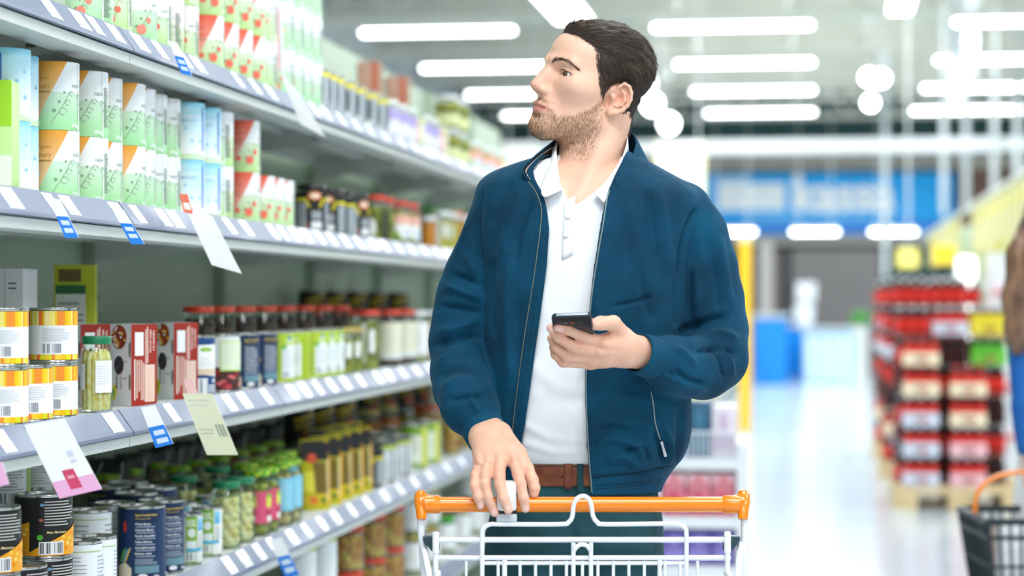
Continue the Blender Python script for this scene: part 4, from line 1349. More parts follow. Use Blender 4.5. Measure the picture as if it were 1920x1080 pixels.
for k, (q, where, bd) in enumerate((
        ([(92, 372), (112, 374), (148, 446), (122, 446)], 'leftmost on the second shelf rail', .45), ([(210, 392), (232, 394), (271, 458), (246, 458)], 'beside the ticket gap of the second shelf', .40),
        ([(316, 76), (332, 80), (361, 143), (340, 138)], 'on the top shelf rail', .45), ([(264, 764), (290, 760), (325, 832), (292, 840)], 'on the third shelf rail', .50), ([(505, 1012), (528, 1008), (562, 1078), (536, 1086)], 'on the fourth shelf rail', .45))):
    hang('price_flag', q, .014, 'small white and blue price flag hanging ' + where, 'price flag', [(0, bd, 1, 1, '2f86e8'), (.2, bd + .10, .85, bd + .22, 'dbeafc'), (.2, bd + .30, .85, bd + .42, 'dbeafc')], GF)
# ------------------------------------------------------------------ the shopper
D0, PX0 = 4.10, 1090.0
man = empty('person', W(PX0, HZ, D0) - Vector((0, 0, CAM.z)), TH)
tag(man, "bearded man in a navy jacket and white polo shirt pushing the trolley", "person")

def M(px, py, dy=0.0):
    d = D0 + dy
    return ((px - 960.0) * d / F - (PX0 - 960.0) * D0 / F, dy, CAM.z + (HZ - py) * d / F)

def to_px(P):
    d = D0 + P[:, 1]
    return 960.0 + (P[:, 0] + (PX0 - 960.0) * D0 / F) * F / d, HZ - (P[:, 2] - CAM.z) * F / d

def chainM(rows):
    return [M(*r[:3]) for r in rows], [r[3] for r in rows]

# ---- torso as stacked rings: (py, left px, right px, centre depth, half depth)
TORSO = np.array([
    (262, 1085, 1140, .030, .030), (275, 1058, 1165, .030, .052), (285, 1030, 1186, .030, .070), (300, 978, 1215, .028, .088),
    (315, 936, 1243, .026, .100), (330, 910, 1270, .022, .110), (345, 897, 1295, .020, .118), (362, 892, 1314, .016, .124),
    (385, 891, 1318, .012, .130), (420, 895, 1308, .008, .134), (470, 904, 1292, .004, .138), (550, 910, 1288, .0, .140),
    (650, 908, 1290, .0, .140), (740, 906, 1296, .0, .141), (800, 906, 1297, .0, .142), (835, 910, 1290, .0, .141), (858, 916, 1280, .0, .138),
    (878, 926, 1262, .0, .131), (893, 930, 1252, .0, .128), (910, 935, 1243, .0, .126), (929, 938, 1238, .0, .125), (960, 940, 1236, .0, .124)], float)
_tz = CAM.z + (HZ - TORSO[:, 0]) * D0 / F
_tc = ((TORSO[:, 1] + TORSO[:, 2]) / 2 - PX0) * D0 / F
_ta = (TORSO[:, 2] - TORSO[:, 1]) / 2 * D0 / F
_o = np.argsort(_tz)
_tz, _tc, _ta, _ty, _tb = _tz[_o], _tc[_o], _ta[_o], TORSO[_o, 3], TORSO[_o, 4]
_zz = np.linspace(_tz[0], _tz[-1], 400)
def _sm(a):
    v = np.interp(_zz, _tz, a)
    k = np.hanning(15); k /= k.sum()
    return np.convolve(np.pad(v, 7, 'edge'), k, 'valid')
_tc, _ta, _ty, _tb = _sm(_tc), _sm(_ta), _sm(_ty), _sm(_tb)

def torso(P, ins=0.0, drop=0.0, z0=None, n=2.35):
    z = P[:, 2] + drop
    cx, a, cy, b = (np.interp(z, _zz, t) for t in (_tc, _ta, _ty, _tb))
    a = np.maximum(a - ins, .004); b = np.maximum(b - ins, .004)
    dx, dy = P[:, 0] - cx, P[:, 1] - cy
    rr = (np.abs(dx / a) ** n + np.abs(dy / b) ** n) ** (1 / n)
    L = np.sqrt(dx * dx + dy * dy)
    d = np.where(rr > 1e-4, L * (1 - 1 / np.maximum(rr, 1e-4)), -np.minimum(a, b))
    d = np.maximum(d, -np.minimum(a, b))
    d = np.maximum(d, z - _zz[-1])
    if z0 is not None:
        d = np.maximum(d, z0 - P[:, 2])
    return d

def torso_front(x, z, ins=0.0, n=2.35):
    cx, a, cy, b = (np.interp(z, _zz, t) for t in (_tc, _ta, _ty, _tb))
    q = np.clip(1 - np.abs((x - cx) / max(a - ins, .01)) ** n, 0.02, 1) ** (1 / n)
    return cy - (b - ins) * q

def on_front(px, py, off=0.0, ins=0.0):
    """a point on the front of the torso under pixel (px, py), off metres in front of it"""
    dy = -.12
    for _ in range(6):
        x, _y, z = M(px, py, dy)
        dy = float(torso_front(x, z, ins)) - off
    return M(px, py, dy)

ARM_R, RAD_R = chainM([(945, 372, .030, .055), (932, 425, .032, .056), (913, 475, .034, .057), (892, 520, .034, .058), (877, 560, .030, .057), (868, 600, .024, .055),
                       (860, 645, .010, .054), (862, 700, -.045, .052), (867, 730, -.090, .051), (878, 758, -.138, .049), (887, 770, -.155, .046), (896, 781, -.168, .0385)])
ARM_L, RAD_L = chainM([(1282, 395, .020, .055), (1306, 440, .020, .056), (1323, 500, .016, .058), (1335, 560, .008, .058), (1343, 620, -.006, .058), (1341, 672, -.040, .059),
                       (1318, 690, -.075, .056), (1284, 689, -.115, .053), (1256, 682, -.146, .050), (1236, 675, -.168, .040)])

# ---- head in its own frame: face towards -y, z up, metres
HS = 1.06
def _rot(yaw, pit, rol):
    a = math.radians(-yaw); Rz = np.array([[math.cos(a), -math.sin(a), 0], [math.sin(a), math.cos(a), 0], [0, 0, 1]])
    a = math.radians(-pit); Rx = np.array([[1, 0, 0], [0, math.cos(a), -math.sin(a)], [0, math.sin(a), math.cos(a)]])
    a = math.radians(rol); Ry = np.array([[math.cos(a), 0, math.sin(a)], [0, 1, 0], [-math.sin(a), 0, math.cos(a)]])
    return Rz @ Rx @ Ry
HR = _rot(66, 12, 9)
HC = np.array(M(1120, 151, .015))
KZ, KY = .87, .86                # a compact skull: lower crown, flatter back
def to_head(P):
    c = (P - HC) @ HR / HS
    c[:, 2] = np.where(c[:, 2] > -.04, -.04 + (c[:, 2] + .04) / KZ, c[:, 2])
    c[:, 1] = np.where(c[:, 1] > -.02, -.02 + (c[:, 1] + .02) / KY, c[:, 1])
    return c.astype(np.float32)
def from_head(c):
    c = np.array(c, float)
    z, y = c[..., 2].copy(), c[..., 1].copy()
    c[..., 2] = np.where(z > -.04, -.04 + (z + .04) * KZ, z)
    c[..., 1] = np.where(y > -.02, -.02 + (y + .02) * KY, y)
    return c @ HR.T * HS + HC

_ec = np.array((.0765, .0215, -.0215)); _ea = np.array((.38, .925, 0)); _eb = np.array((.05, -.05, 1.0)); _en = np.cross(_ea, _eb); _en /= np.linalg.norm(_en)
def ear2(u, v, h=0.0):
    """a traced ear point: u, v in the picture plane, h outwards"""
    return (u * .978 - v * .208) / HS, (u * .208 + v * .978) / HS / .93, h
EAR_O = [ear2(*p) for p in ((-.012, .004, -.003), (-.0075, .014, .0015), (-.001, .0235, .005), (.0095, .0300, .006), (.0200, .0235, .006), (.0250, .0110, .006), (.0245, -.0030, .0055), (.0190, -.0150, .0045), (.0085, -.0240, .0035), (-.0050, -.0285, .0025), (-.0170, -.0285, .001), (-.0235, -.0230, -.002))]
EAR_I = [ear2(*p) for p in ((.0040, .0180, .003), (.0110, .0080, .0045), (.0120, -.0040, .005), (.0060, -.0135, .0045), (-.0040, -.0165, .004), (-.0105, -.0140, .0035))]
EAR_T = [ear2(*p) for p in ((-.0160, .006, -.001), (-.0125, .0005, .0035), (-.0135, -.0050, .0015))]
def ear_d(s):
    q = s - _ec.astype(np.float32)
    E = np.stack([q @ _ea.astype(np.float32), q @ _eb.astype(np.float32), q @ _en.astype(np.float32)], 1)
    d = sd_chain(E, EAR_O, [.0030, .0032, .0034, .0034, .0034, .0034, .0034, .0036, .0044, .0052, .0050, .0040], .002)
    pl = sd_ell(E, (.0035, .0, -.0005), (.0205, .0290, .0032))
    d = smin(d, pl, .003)
    lobe = sd_ell(E, ear2(-.0120, -.0235, .000), (.0105, .0085, .0045))
    d = smin(d, lobe, .004)
    d = smin(d, sd_chain(E, EAR_I, [.0022, .0028, .0032, .0032, .0028, .0024], .002), .0025)
    d = smax(d, -sd_ell(E, ear2(-.0010, -.0020, .0050), (.0085, .0115, .0075)), .003)
    d = smax(d, -sd_chain(E, [ear2(.0060, .0235, .0058), ear2(.0170, .0130, .0065), ear2(.0180, -.002, .0065)], [.0020, .0026, .0020]), .002)
    d = smin(d, sd_chain(E, EAR_T, [.0034, .0036, .0034], .002), .004)
    base = sd_cap(E, ear2(-.010, .012, -.010), ear2(-.010, -.016, -.010), .010, .009)
    return smin(d, base, .006)

def head_d(c):
    """distance to the bare head in head coordinates"""
    s = c.copy(); s[:, 0] = np.abs(s[:, 0])
    d = sd_ell(s, (0, .014, .040), (.0755, .098, .080))
    d = smin(d, sd_ell(s, (0, -.040, .040), (.060, .057, .058)), .03)
    d = smin(d, sd_ell(s, (0, -.030, -.030), (.063, .063, .086)), .03)
    d = smin(d, sd_cap(s, (.010, -.078, -.104), (.050, -.004, -.078), .021, .020), .035)
    d = smin(d, sd_ell(s, (0, -.084, -.106), (.024, .019, .018)), .018)
    d = smin(d, sd_ell(s, (.048, -.050, -.022), (.019, .024, .016)), .038)
    d = smin(d, sd_cap(s, (.010, -.0955, .0195), (.046, -.0755, .0225), .0100, .0085), .016)
    d = smin(d, sd_ell(s, (0, -.083, -.072), (.029, .019, .026)), .018)
    # eye sockets and lids
    d = smax(d, -sd_ell(s, (.0330, -.0975, .002), (.0215, .0165, .0125)), .014)
    d = smin(d, sd_ell(s, (.0350, -.0720, .000), (.0165, .0150, .0150)), .006)
    d = smin(d, sd_cap(s, (.0215, -.0862, .0072), (.050, -.0730, .0050), .0032, .0026), .003)
    slit = sd_ell(s, (.0392, -.0855, -.0008), (.0205, .0160, .0056))
    d = smax(d, -slit, .0015)
    # nose
    n = sd_chain(s, [(0, -.092, .014), (0, -.1015, -.008), (0, -.1165, -.036)], [.0078, .0080, .0086], .008)
    n = smin(n, sd_cap(s, (0, -.094, -.010), (0, -.100, -.040), .012, .015), .014)
    n = smin(n, sd_ell(s, (.0130, -.1015, -.0430), (.0072, .0105, .0074)), .006)
    d = smin(d, n, .010)
    d = smax(d, -sd_cap(s, (.0072, -.1085, -.0530), (.0090, -.0995, -.0420), .0043, .0024), .0025)
    # lips
    up = sd_chain(s, [(0, -.1030, -.0683), (.010, -.1018, -.0683), (.020, -.0968, -.0703), (.028, -.0885, -.0716), (.032, -.0825, -.0728)], [.0042, .0044, .0042, .0036, .0024], .002)
    lo = sd_chain(s, [(0, -.1003, -.0800), (.010, -.0990, -.0799), (.020, -.0942, -.0785), (.028, -.0868, -.0757), (.032, -.0825, -.0736)], [.0056, .0054, .0048, .0036, .0024], .002)
    d = smin(d, up, .0035)
    d = smin(d, lo, .0035)
    d = smax(d, -sd_chain(s, [(0, -.1080, -.0738), (.010, -.1055, -.0738), (.021, -.0985, -.0742), (.028, -.0895, -.0735)], [.0020, .0020, .0018, .0009]), .002)
    d = smax(d, -sd_cap(s, (0, -.1025, -.0910), (.010, -.1000, -.0910), .0040), .010)
    d = smax(d, -sd_cap(s, (0, -.1130, -.0560), (0, -.1100, -.0640), .0030), .004)
    # ears
    e = ear_d(s)
    d = smin(d, e, .005)
    return d

NECK, NECKR = chainM([(1132, 190, .030, .050), (1120, 240, .026, .056), (1110, 290, .020, .059), (1102, 345, .014, .064)])
def neck_d(P):
    d = sd_chain(P, NECK, NECKR, .02)
    d = smin(d, sd_cap(P, M(1168, 212, .010), M(1084, 372, -.072), .012, .006), .03)      # the long neck muscle
    return d

def skin_d(P):
    c = to_head(P)
    d = head_d(c) * HS
    d = smin(d, neck_d(P), .022)
    t = torso(P, ins=.022, drop=.020)
    return smin(d, t, .026)

def head_colours(P, N):
    c = to_head(P)
    x, y, z = np.abs(c[:, 0]), c[:, 1], c[:, 2]
    col = np.tile(np.array(lin((236, 191, 166))), (len(P), 1))
    def mix(mask, rgb):
        k = np.clip(mask, 0, 1)[:, None]
        col[:] = col * (1 - k) + np.array(lin(rgb)) * k
    nz = vnoise(P.astype(np.float64), 70, 3) * .5 + vnoise(P.astype(np.float64), 190, 4) * .5
    mix(.16 + .18 * nz, (222, 160, 132))
    mix(np.exp(-(((x - .045) / .022) ** 2 + ((z + .035) / .022) ** 2)) * (y < -.02) * .20, (232, 160, 138))    # cheeks
    mix(np.exp(-((x / .014) ** 2 + ((z + .042) / .014) ** 2 + ((y + .115) / .018) ** 2)) * .55, (226, 140, 118))   # nose tip
    mix(np.exp(-(((x - .078) / .012) ** 2 + ((y - .024) / .022) ** 2 + ((z + .02) / .035) ** 2)) * .5, (230, 150, 125))  # ear
    mix(beard_mask(c) * (.40 + .25 * nz), (186, 142, 108))
    lip = np.exp(-((x / .0315) ** 6 + ((z + .0747) / (.0102 - .17 * np.minimum(x, .045))) ** 4)) * (y < -.070)
    mix(lip * .85, (205, 118, 112))
    return col

def beard_mask(c):
    x, y, z = np.abs(c[:, 0]), c[:, 1], c[:, 2]
    line = np.interp(y, [-.10, -.088, -.075, -.055, -.030, -.012, .004, .02], [-.064, -.068, -.078, -.070, -.052, -.030, -.012, -.05])
    jaw = np.clip((line - z) / .008, 0, 1)
    jaw *= np.clip((.010 - y) / .030, 0, 1)
    m = np.exp(-((x / .030) ** 6)) * np.clip((z + .070 + .25 * x) / .004, 0, 1) * np.clip((-.054 - .10 * x - z) / .003, 0, 1) * (y < -.080)
    lip = np.exp(-((x / .0320) ** 6 + ((z + .0748) / (.0112 - .11 * np.minimum(x, .04))) ** 6)) * (y < -.070)
    k = np.clip(np.maximum(jaw, m), 0, 1)
    k *= 1 - np.clip(lip * 1.3, 0, 1)
    k *= 1 - .75 * np.exp(-((x / .012) ** 2 + ((z + .093) / .007) ** 2)) * (y < -.09) * 0.6
    return k * np.clip((z + .150) / .030, 0, 1)

m_skin = attr_mat('skin', rough=0.48)
bsdf(m_skin).inputs['Subsurface Weight'].default_value = 0.12
bsdf(m_skin).inputs['Subsurface Radius'].default_value = (0.9, 0.35, 0.2)
bsdf(m_skin).inputs['Subsurface Scale'].default_value = 0.006
bsdf(m_skin).inputs['Specular IOR Level'].default_value = 0.4
add_bump(m_skin, scale=900, strength=0.12, dist=0.0006, detail=3)

# ---- hands
def hand_d(P, fingers, palm, wrist, k=.006):
    d = None
    for pts, rs in palm:
        q = sd_chain(P, pts, rs, .006)
        d = q if d is None else smin(d, q, .012)
    for pts, rs in wrist:
        d = smin(d, sd_chain(P, pts, rs, .01), .018)
    out = d
    for pts, rs in fingers:
        out = smin(out, sd_chain(P, pts, rs, .004), k)
    return out

# right hand, draped over the trolley handle
RF = [chainM(r) for r in (
    [(899, 868, -.283, .0095), (892, 892, -.309, .0092), (890, 911, -.325, .0084), (896, 932, -.332, .0078), (901, 948, -.330, .0070)],
    [(915, 866, -.290, .0110), (910, 893, -.316, .0102), (909, 908, -.326, .0096), (915, 932, -.334, .0088), (927, 961, -.333, .0078)],
    [(938, 864, -.292, .0115), (936, 892, -.318, .0106), (938, 910, -.330, .0100), (945, 936, -.346, .0090), (953, 956, -.348, .0080)],
    [(964, 862, -.288, .0115), (972, 890, -.313, .0104), (976, 908, -.324, .0098), (982, 934, -.332, .0088), (985, 953, -.329, .0080)],
    [(972, 850, -.272, .0140), (988, 878, -.292, .0118), (998, 900, -.300, .0106), (1002, 915, -.304, .0098), (1001, 925, -.304, .0088)])]
RP = [chainM(r) for r in (
    [(902, 822, -.225, .0200), (899, 868, -.283, .0112)], [(910, 818, -.228, .0210), (915, 866, -.290, .0125)],
    [(922, 816, -.230, .0210), (938, 864, -.292, .0130)], [(935, 814, -.230, .0200), (964, 862, -.288, .0130)],
    [(940, 816, -.228, .0180), (972, 850, -.272, .0150)], [(918, 850, -.262, .0160), (955, 846, -.266, .0160)])]
RW = [chainM(r) for r in ([(893, 788, -.176, .0210), (905, 822, -.218, .0200)], [(912, 782, -.174, .0210), (931, 816, -.220, .0200)])]
def hand_r(P):
    d = hand_d(P, RF, RP, RW)
    for (a, b) in (((899, 850), (898, 866)), ((912, 846), (916, 864)), ((926, 842), (938, 862)), ((944, 840), (964, 860))):   # tendons
        p, q = M(*a, -.272), M(*b, -.300)
        d = smin(d, sd_cap(P, p, q, .0035, .0040), .008)
    return d

# left hand, holding the phone with the thumb on top
LF = [chainM(r) for r in (
    [(1130, 643, -.258, .0120), (1090, 629, -.282, .0105), (1064, 618, -.300, .0095), (1046, 614, -.306, .0080)],
    [(1123, 659, -.256, .0120), (1075, 650, -.276, .0108), (1047, 632, -.290, .0096), (1033, 615, -.288, .0080)],
    [(1114, 672, -.248, .0115), (1062, 667, -.262, .0104), (1042, 649, -.268, .0092), (1034, 634, -.262, .0080)],
    [(1108, 681, -.238, .0105), (1056, 679, -.248, .0092), (1042, 665, -.250, .0084), (1037, 651, -.244, .0074)],
    [(1166, 630, -.235, .0180), (1150, 606, -.262, .0138), (1126, 606, -.286, .0125), (1116, 608, -.292, .0110)])]
LP = [chainM(r) for r in (
    [(1170, 645, -.232, .0200), (1130, 643, -.258, .0130)], [(1170, 652, -.230, .0210), (1123, 659, -.256, .0130)],
    [(1168, 660, -.226, .0200), (1114, 672, -.248, .0125)], [(1166, 666, -.222, .0190), (1108, 681, -.238, .0115)],
    [(1166, 634, -.235, .0180), (1135, 640, -.252, .0135)], [(1140, 652, -.240, .0180), (1136, 668, -.236, .0160)])]
LW = [chainM(r) for r in ([(1205, 652, -.200, .0220), (1172, 646, -.230, .0200)], [(1205, 674, -.195, .0210), (1172, 666, -.224, .0185)])]
def hand_l(P):
    d = hand_d(P, LF, LP, LW)
    d = smin(d, sd_cap(P, M(1160, 648, -.252), M(1132, 645, -.272), .0035, .0045), .008)
    d = smin(d, sd_cap(P, M(1156, 660, -.250), M(1124, 661, -.270), .0030, .0040), .008)
    return d

def nails(P, N, tips):
    """soft mask for the fingernails: tips are (end, previous joint, outward direction)"""
    k = np.zeros(len(P))
    for e, p, r, out in tips:
        e = np.array(e); p = np.array(p)
        ax = (e - p) / np.linalg.norm(e - p)
        o = np.array(out, float); o -= ax * (o @ ax); o /= np.linalg.norm(o)
        c = e + o * r * .8 - ax * r * .15
        s = np.cross(ax, o)
        q = P - c
        u, v, w = q @ ax, q @ s, q @ o
        k = np.maximum(k, np.clip(1.4 - ((u / (r * .95)) ** 4 + (v / (r * .68)) ** 4) * 1.2, 0, 1) * (w > -r * .45) * (np.abs(u) < r * 1.6))
    return k

def hand_colours(P, N, tips, fingers):
    col = np.tile(np.array(lin((234, 186, 160))), (len(P), 1))
    nz = vnoise(P, 90, 5) * .5 + vnoise(P, 260, 6) * .5
    k = np.clip(.22 + .25 * nz, 0, 1)[:, None]
    col = col * (1 - k) + np.array(lin((214, 148, 122))) * k
    for fs in fingers[:4]:
        for j, w in ((0, .30), (1, .40), (2, .25)):
            g = np.exp(-(((P - np.array(fs[0][j])) ** 2).sum(1)) / .0125 ** 2)[:, None] * w * (.7 + .3 * nz[:, None])
            col = col * (1 - g) + np.array(lin((204, 122, 100))) * g
    k0 = nails(P, N, tips)
    ring = (np.clip(k0 * 4, 0, 1) * (1 - np.clip(k0 * 1.6 - .2, 0, 1)))[:, None]
    kn = np.clip(k0 * 1.6 - .2, 0, 1)[:, None]
    col = col * (1 - .55 * ring) + np.array(lin((188, 118, 100))) * .55 * ring
    return col * (1 - kn) + np.array(lin((238, 192, 180))) * kn

parts_v, parts_q, parts_c = [], [], []
def add_skin(v, q, c):
    off = sum(len(x) for x in parts_v)
    parts_v.append(v); parts_q.append(q + off); parts_c.append(c)

# head, neck and the top of the chest
lo = np.array(M(960, 470, -.22)); hi = np.array(M(1245, 20, .18))
hv, hq = net(skin_d, lo, hi, .0021)
zc = hv[hq].mean(1)[:, 2] > lo[2] + .004
hq = hq[zc]
hn = normals_of(hv, hq)
add_skin(hv, hq, head_colours(hv, hn))

RT = [(RF[k][0][-1], RF[k][0][-2], RF[k][1][-1], (0, -1, .1)) for k in range(4)]
LT = [(LF[0][0][-1], LF[0][0][-2], LF[0][1][-1], (-.1, -1, -.5)), (LF[1][0][-1], LF[1][0][-2], LF[1][1][-1], (-.6, -1, -.1))]
for fn, tips, fing, a, b in ((hand_r, RT, RF, M(868, 990, -.40), M(1030, 770, -.14)), (hand_l, LT, LF, M(1010, 710, -.36), M(1225, 575, -.15))):
    v, q = net(fn, a, b, .0016)
    n = normals_of(v, q)
    v = v - n * (np.clip(nails(v, n, tips) * 3 - .8, 0, 1) * .0007)[:, None]
    add_skin(v, q, hand_colours(v, n, tips, fing))

# the body under the clothes, coarser
LEGS = [chainM([(1010, 960, .0, .070), (1000, 1100, -.01, .068), (992, 1400, .0, .050), (990, 1560, .02, .050), (990, 1790, .04, .032)]),
        chainM([(1150, 960, .0, .070), (1160, 1100, .01, .068), (1166, 1400, .03, .050), (1168, 1560, .05, .050), (1168, 1790, .07, .032)])]
def under_d(P):
    d = torso(P, ins=.030, drop=.03, z0=CAM.z + (HZ - 950) * D0 / F)
    for pts, rs in ((ARM_R, RAD_R), (ARM_L, RAD_L)):
        d = smin(d, sd_chain(P, pts, [r - .020 for r in rs], .02), .02)
    for pts, rs in LEGS:
        d = smin(d, sd_chain(P, pts, rs, .02), .03)
    return d
uv_, uq_ = net(under_d, M(800, 1830, -.25), M(1420, 300, .2), .014, newton=1)
add_skin(uv_, uq_, np.tile(np.array(lin((236, 191, 166))), (len(uv_), 1)))
me = np_mesh('body', np.concatenate(parts_v), np.concatenate(parts_q), np.concatenate(parts_c))
body = link_mesh('body', me, man, [m_skin])

# ---- eyes
def eye(side):
    c = np.array((.0350 * side, -.0715, -.0005))
    gaze = np.array((-.94, -.27, .12)) @ HR           # looking along the shelves
    gaze /= np.linalg.norm(gaze)
    if side > 0: gaze = np.array((-.72, -.69, .08)) @ HR; gaze /= np.linalg.norm(gaze)
    n, m, r = 40, 28, .0133
    up = np.cross(gaze, (0, 0, 1.0)); up /= np.linalg.norm(up); v2 = np.cross(gaze, up)
    verts, cols, faces = [], [], []
    for i in range(m + 1):
        t = math.pi * (i / m) ** 1.5
        for k in range(n):
            a = 2 * math.pi * k / n
            bulge = 1.03 if t < .40 else 1.0
            verts.append(from_head(c + r * bulge * (gaze * math.cos(t) + math.sin(t) * (up * math.cos(a) + v2 * math.sin(a)))))
            cols.append(lin((12, 10, 10)) if t < .17 else lin((118, 84, 46)) if t < .46 else lin((60, 45, 35)) if t < .50 else lin((236, 230, 226)))
    for i in range(m):
        for k in range(n):
            k2 = (k + 1) % n
            faces.append((i * n + k, (i + 1) * n + k, (i + 1) * n + k2, i * n + k2))
    me = np_mesh('eye', np.array(verts), np.array(faces), np.array(cols))
    o = link_mesh('eye', me, man, [attr_mat('eyeball', rough=0.08)])
    return o
eye(1); eye(-1)

# ---- hair: a solid cap under fine strands
def hair_region(c):
    """negative where hair grows"""
    x, y, z = np.abs(c[:, 0]), c[:, 1], c[:, 2]
    yb = np.interp(z, [-.20, -.100, -.098, -.040, -.036, -.020, .0, .020, .040, .056, .066, .074, .082, .09, .13],
                   [.2, .2, .050, .047, .004, -.014, -.024, -.030, -.038, -.046, -.056, -.068, -.078, -.090, -.12])
    yb = yb + np.clip((z - .040) / .02, 0, 1) * (np.clip((.03 - x) / .012, 0, 1) * -.004 + np.clip((x - .028) / .03, 0, 1) * .008)
    d = (yb - y) * .8
    ear = np.sqrt(((y - .018) / 1.0) ** 2 + ((z + .021) / 1.3) ** 2) - .0235
    d = np.maximum(d, -ear)
    return d
def hair_thick(c):
    z, y = c[:, 2], c[:, 1]
    t = np.interp(z, [-.10, -.07, -.03, .02, .06, .10, .13], [.003, .004, .005, .006, .008, .0095, .010])
    return t
def hair_d(P):
    c = to_head(P)
    s = c.copy(); s[:, 0] = np.abs(s[:, 0])
    d = sd_ell(s, (0, .014, .040), (.0755, .098, .080))
    d = smin(d, sd_ell(s, (0, -.040, .040), (.060, .057, .058)), .03)
    d = smin(d, sd_ell(s, (0, -.030, -.030), (.060, .062, .085)), .03)
    d = smin(d, sd_cap(s, (0, .040, -.030), (0, .052, -.120), .050, .050), .03)
    reg = hair_region(c)
    edge = np.clip(-reg / .022, 0, 1)
    t = hair_thick(c) * (.06 + .94 * edge)
    ws = np.stack([c[:, 0] * 1.0, c[:, 1] * .35, c[:, 2] * .8], 1).astype(np.float64)
    t = t + (vnoise(ws, 130, 8) * .0017 + vnoise(ws, 60, 9) * .0022) * edge
    d2 = smax(d - t, reg, .004)
    return np.maximum(d2, -(d + .004)) * HS
hairv, hairq = net(hair_d, np.array(M(1010, 270, -.16)), np.array(M(1250, 10, .20)), .0026, newton=1)
m_hair = mat('dark_hair', (52, 42, 36), rough=0.6)
bsdf(m_hair).inputs['Specular IOR Level'].default_value = 0.35
me = np_mesh('hair', hairv, hairq)
hair = link_mesh('hair', me, man, [m_hair])

m_strand = attr_mat('hair_strand', rough=0.36)

def strands(name, roots, dirs, norms, length, rad, colours, parent, pts=6, lift=.25, curl=.0, seed=1, mt=None):
    """short hairs as three-sided tapering tubes"""
    rng = np.random.RandomState(seed)
    n = len(roots)
    T = np.linspace(0, 1, pts)
    P = np.zeros((n, pts, 3))
    wob = rng.normal(0, 1, (n, 3))
    for i, t in enumerate(T):
        P[:, i] = roots + dirs * (length * t)[:, None] + norms * (length * lift * (t - .75 * t * t))[:, None] + wob * (length * curl * t * t)[:, None]
    tang = np.gradient(P, axis=1)
    tang /= np.linalg.norm(tang, axis=2, keepdims=True) + 1e-9
    a = np.cross(tang, norms[:, None, :]); a /= np.linalg.norm(a, axis=2, keepdims=True) + 1e-9
    b = np.cross(tang, a)
    V = np.zeros((n, pts, 3, 3))
    for k in range(3):
        ang = 2 * math.pi * k / 3
        r = rad * (1 - .8 * T ** 1.5)
        V[:, :, k] = P + (a * math.cos(ang) + b * math.sin(ang)) * r[None, :, None]
    V = V.reshape(-1, 3)
    base = (np.arange(n) * pts * 3)[:, None, None]
    i = np.arange(pts - 1)[None, :, None] * 3
    k = np.arange(3)[None, None, :]
    k2 = (k + 1) % 3
    q = np.stack([base + i + k, base + i + k2, base + i + 3 + k2, base + i + 3 + k], -1).reshape(-1, 4)
    cols = np.repeat(colours, pts * 3, axis=0)
    me = np_mesh(name, V, q, cols)
    return link_mesh(name, me, parent, [mt or m_strand])

def scatter(verts, quads, weight, n, seed=0):
    rng = np.random.RandomState(seed)
    a, b, c, d = (verts[quads[:, k]] for k in range(4))
    area = np.linalg.norm(np.cross(c - a, d - b), axis=1) / 2
    w = area * weight
    idx = rng.choice(len(quads), n, p=w / w.sum())
    u, v = rng.rand(n, 1), rng.rand(n, 1)
    pos = (a[idx] * (1 - u) + b[idx] * u) * (1 - v) + (d[idx] * (1 - u) + c[idx] * u) * v
    nr = np.cross(c[idx] - a[idx], d[idx] - b[idx]); nr /= np.linalg.norm(nr, axis=1, keepdims=True) + 1e-12
    return pos, nr

hfc = hairv[hairq].mean(1)
hcn = to_head(hfc)
vis = (hair_region(hcn) < .002).astype(float)
pos, nr = scatter(hairv, hairq, vis + 1e-6, 30000, 2)
c = to_head(pos).astype(np.float64)
nc = nr @ HR
flow = np.zeros_like(c)
top = np.clip((c[:, 2] - .045) / .04, 0, 1)[:, None]
back = np.clip((c[:, 1] - .02) / .06, 0, 1)[:, None]
flow += top * (1 - back * .6) * np.array((.28, 1.0, .10))                    # combed back over the top
flow += (1 - top) * np.array((.0, .45, -1.0))                                # sides hang down and back
flow += top * back * np.array((.15, .25, -.75))
sw = c - np.array((.02, .085, .075))
flow += np.exp(-(np.linalg.norm(sw, axis=1) / .032) ** 2)[:, None] * np.cross(sw / .03, (0.2, .8, .6)) * .9
flow += np.stack([vnoise(c, 55, s) for s in (11, 12, 13)], 1) * .30 + np.stack([vnoise(c, 170, s) for s in (14, 15, 16)], 1) * .22
flow -= nc * (flow * nc).sum(1, keepdims=True)
flow /= np.linalg.norm(flow, axis=1, keepdims=True) + 1e-9
L = np.interp(c[:, 2], [-.10, -.06, .0, .05, .09, .13], [.005, .008, .011, .014, .017, .018])
rng = np.random.RandomState(3)
L *= .7 + .6 * rng.rand(len(L))
edge = np.clip(-hair_region(c.astype(np.float32)) / .012, .45, 1)
L *= edge
cl = np.array(lin((72, 57, 47)))[None] * (.45 + 1.1 * rng.rand(len(L), 1)) + np.array((.012, .008, .005)) * rng.rand(len(L), 1)
strands('hair_strands', pos - nr * .0004, flow @ HR.T, nr, L, .00036, cl, hair, lift=.30, curl=.07, seed=4)

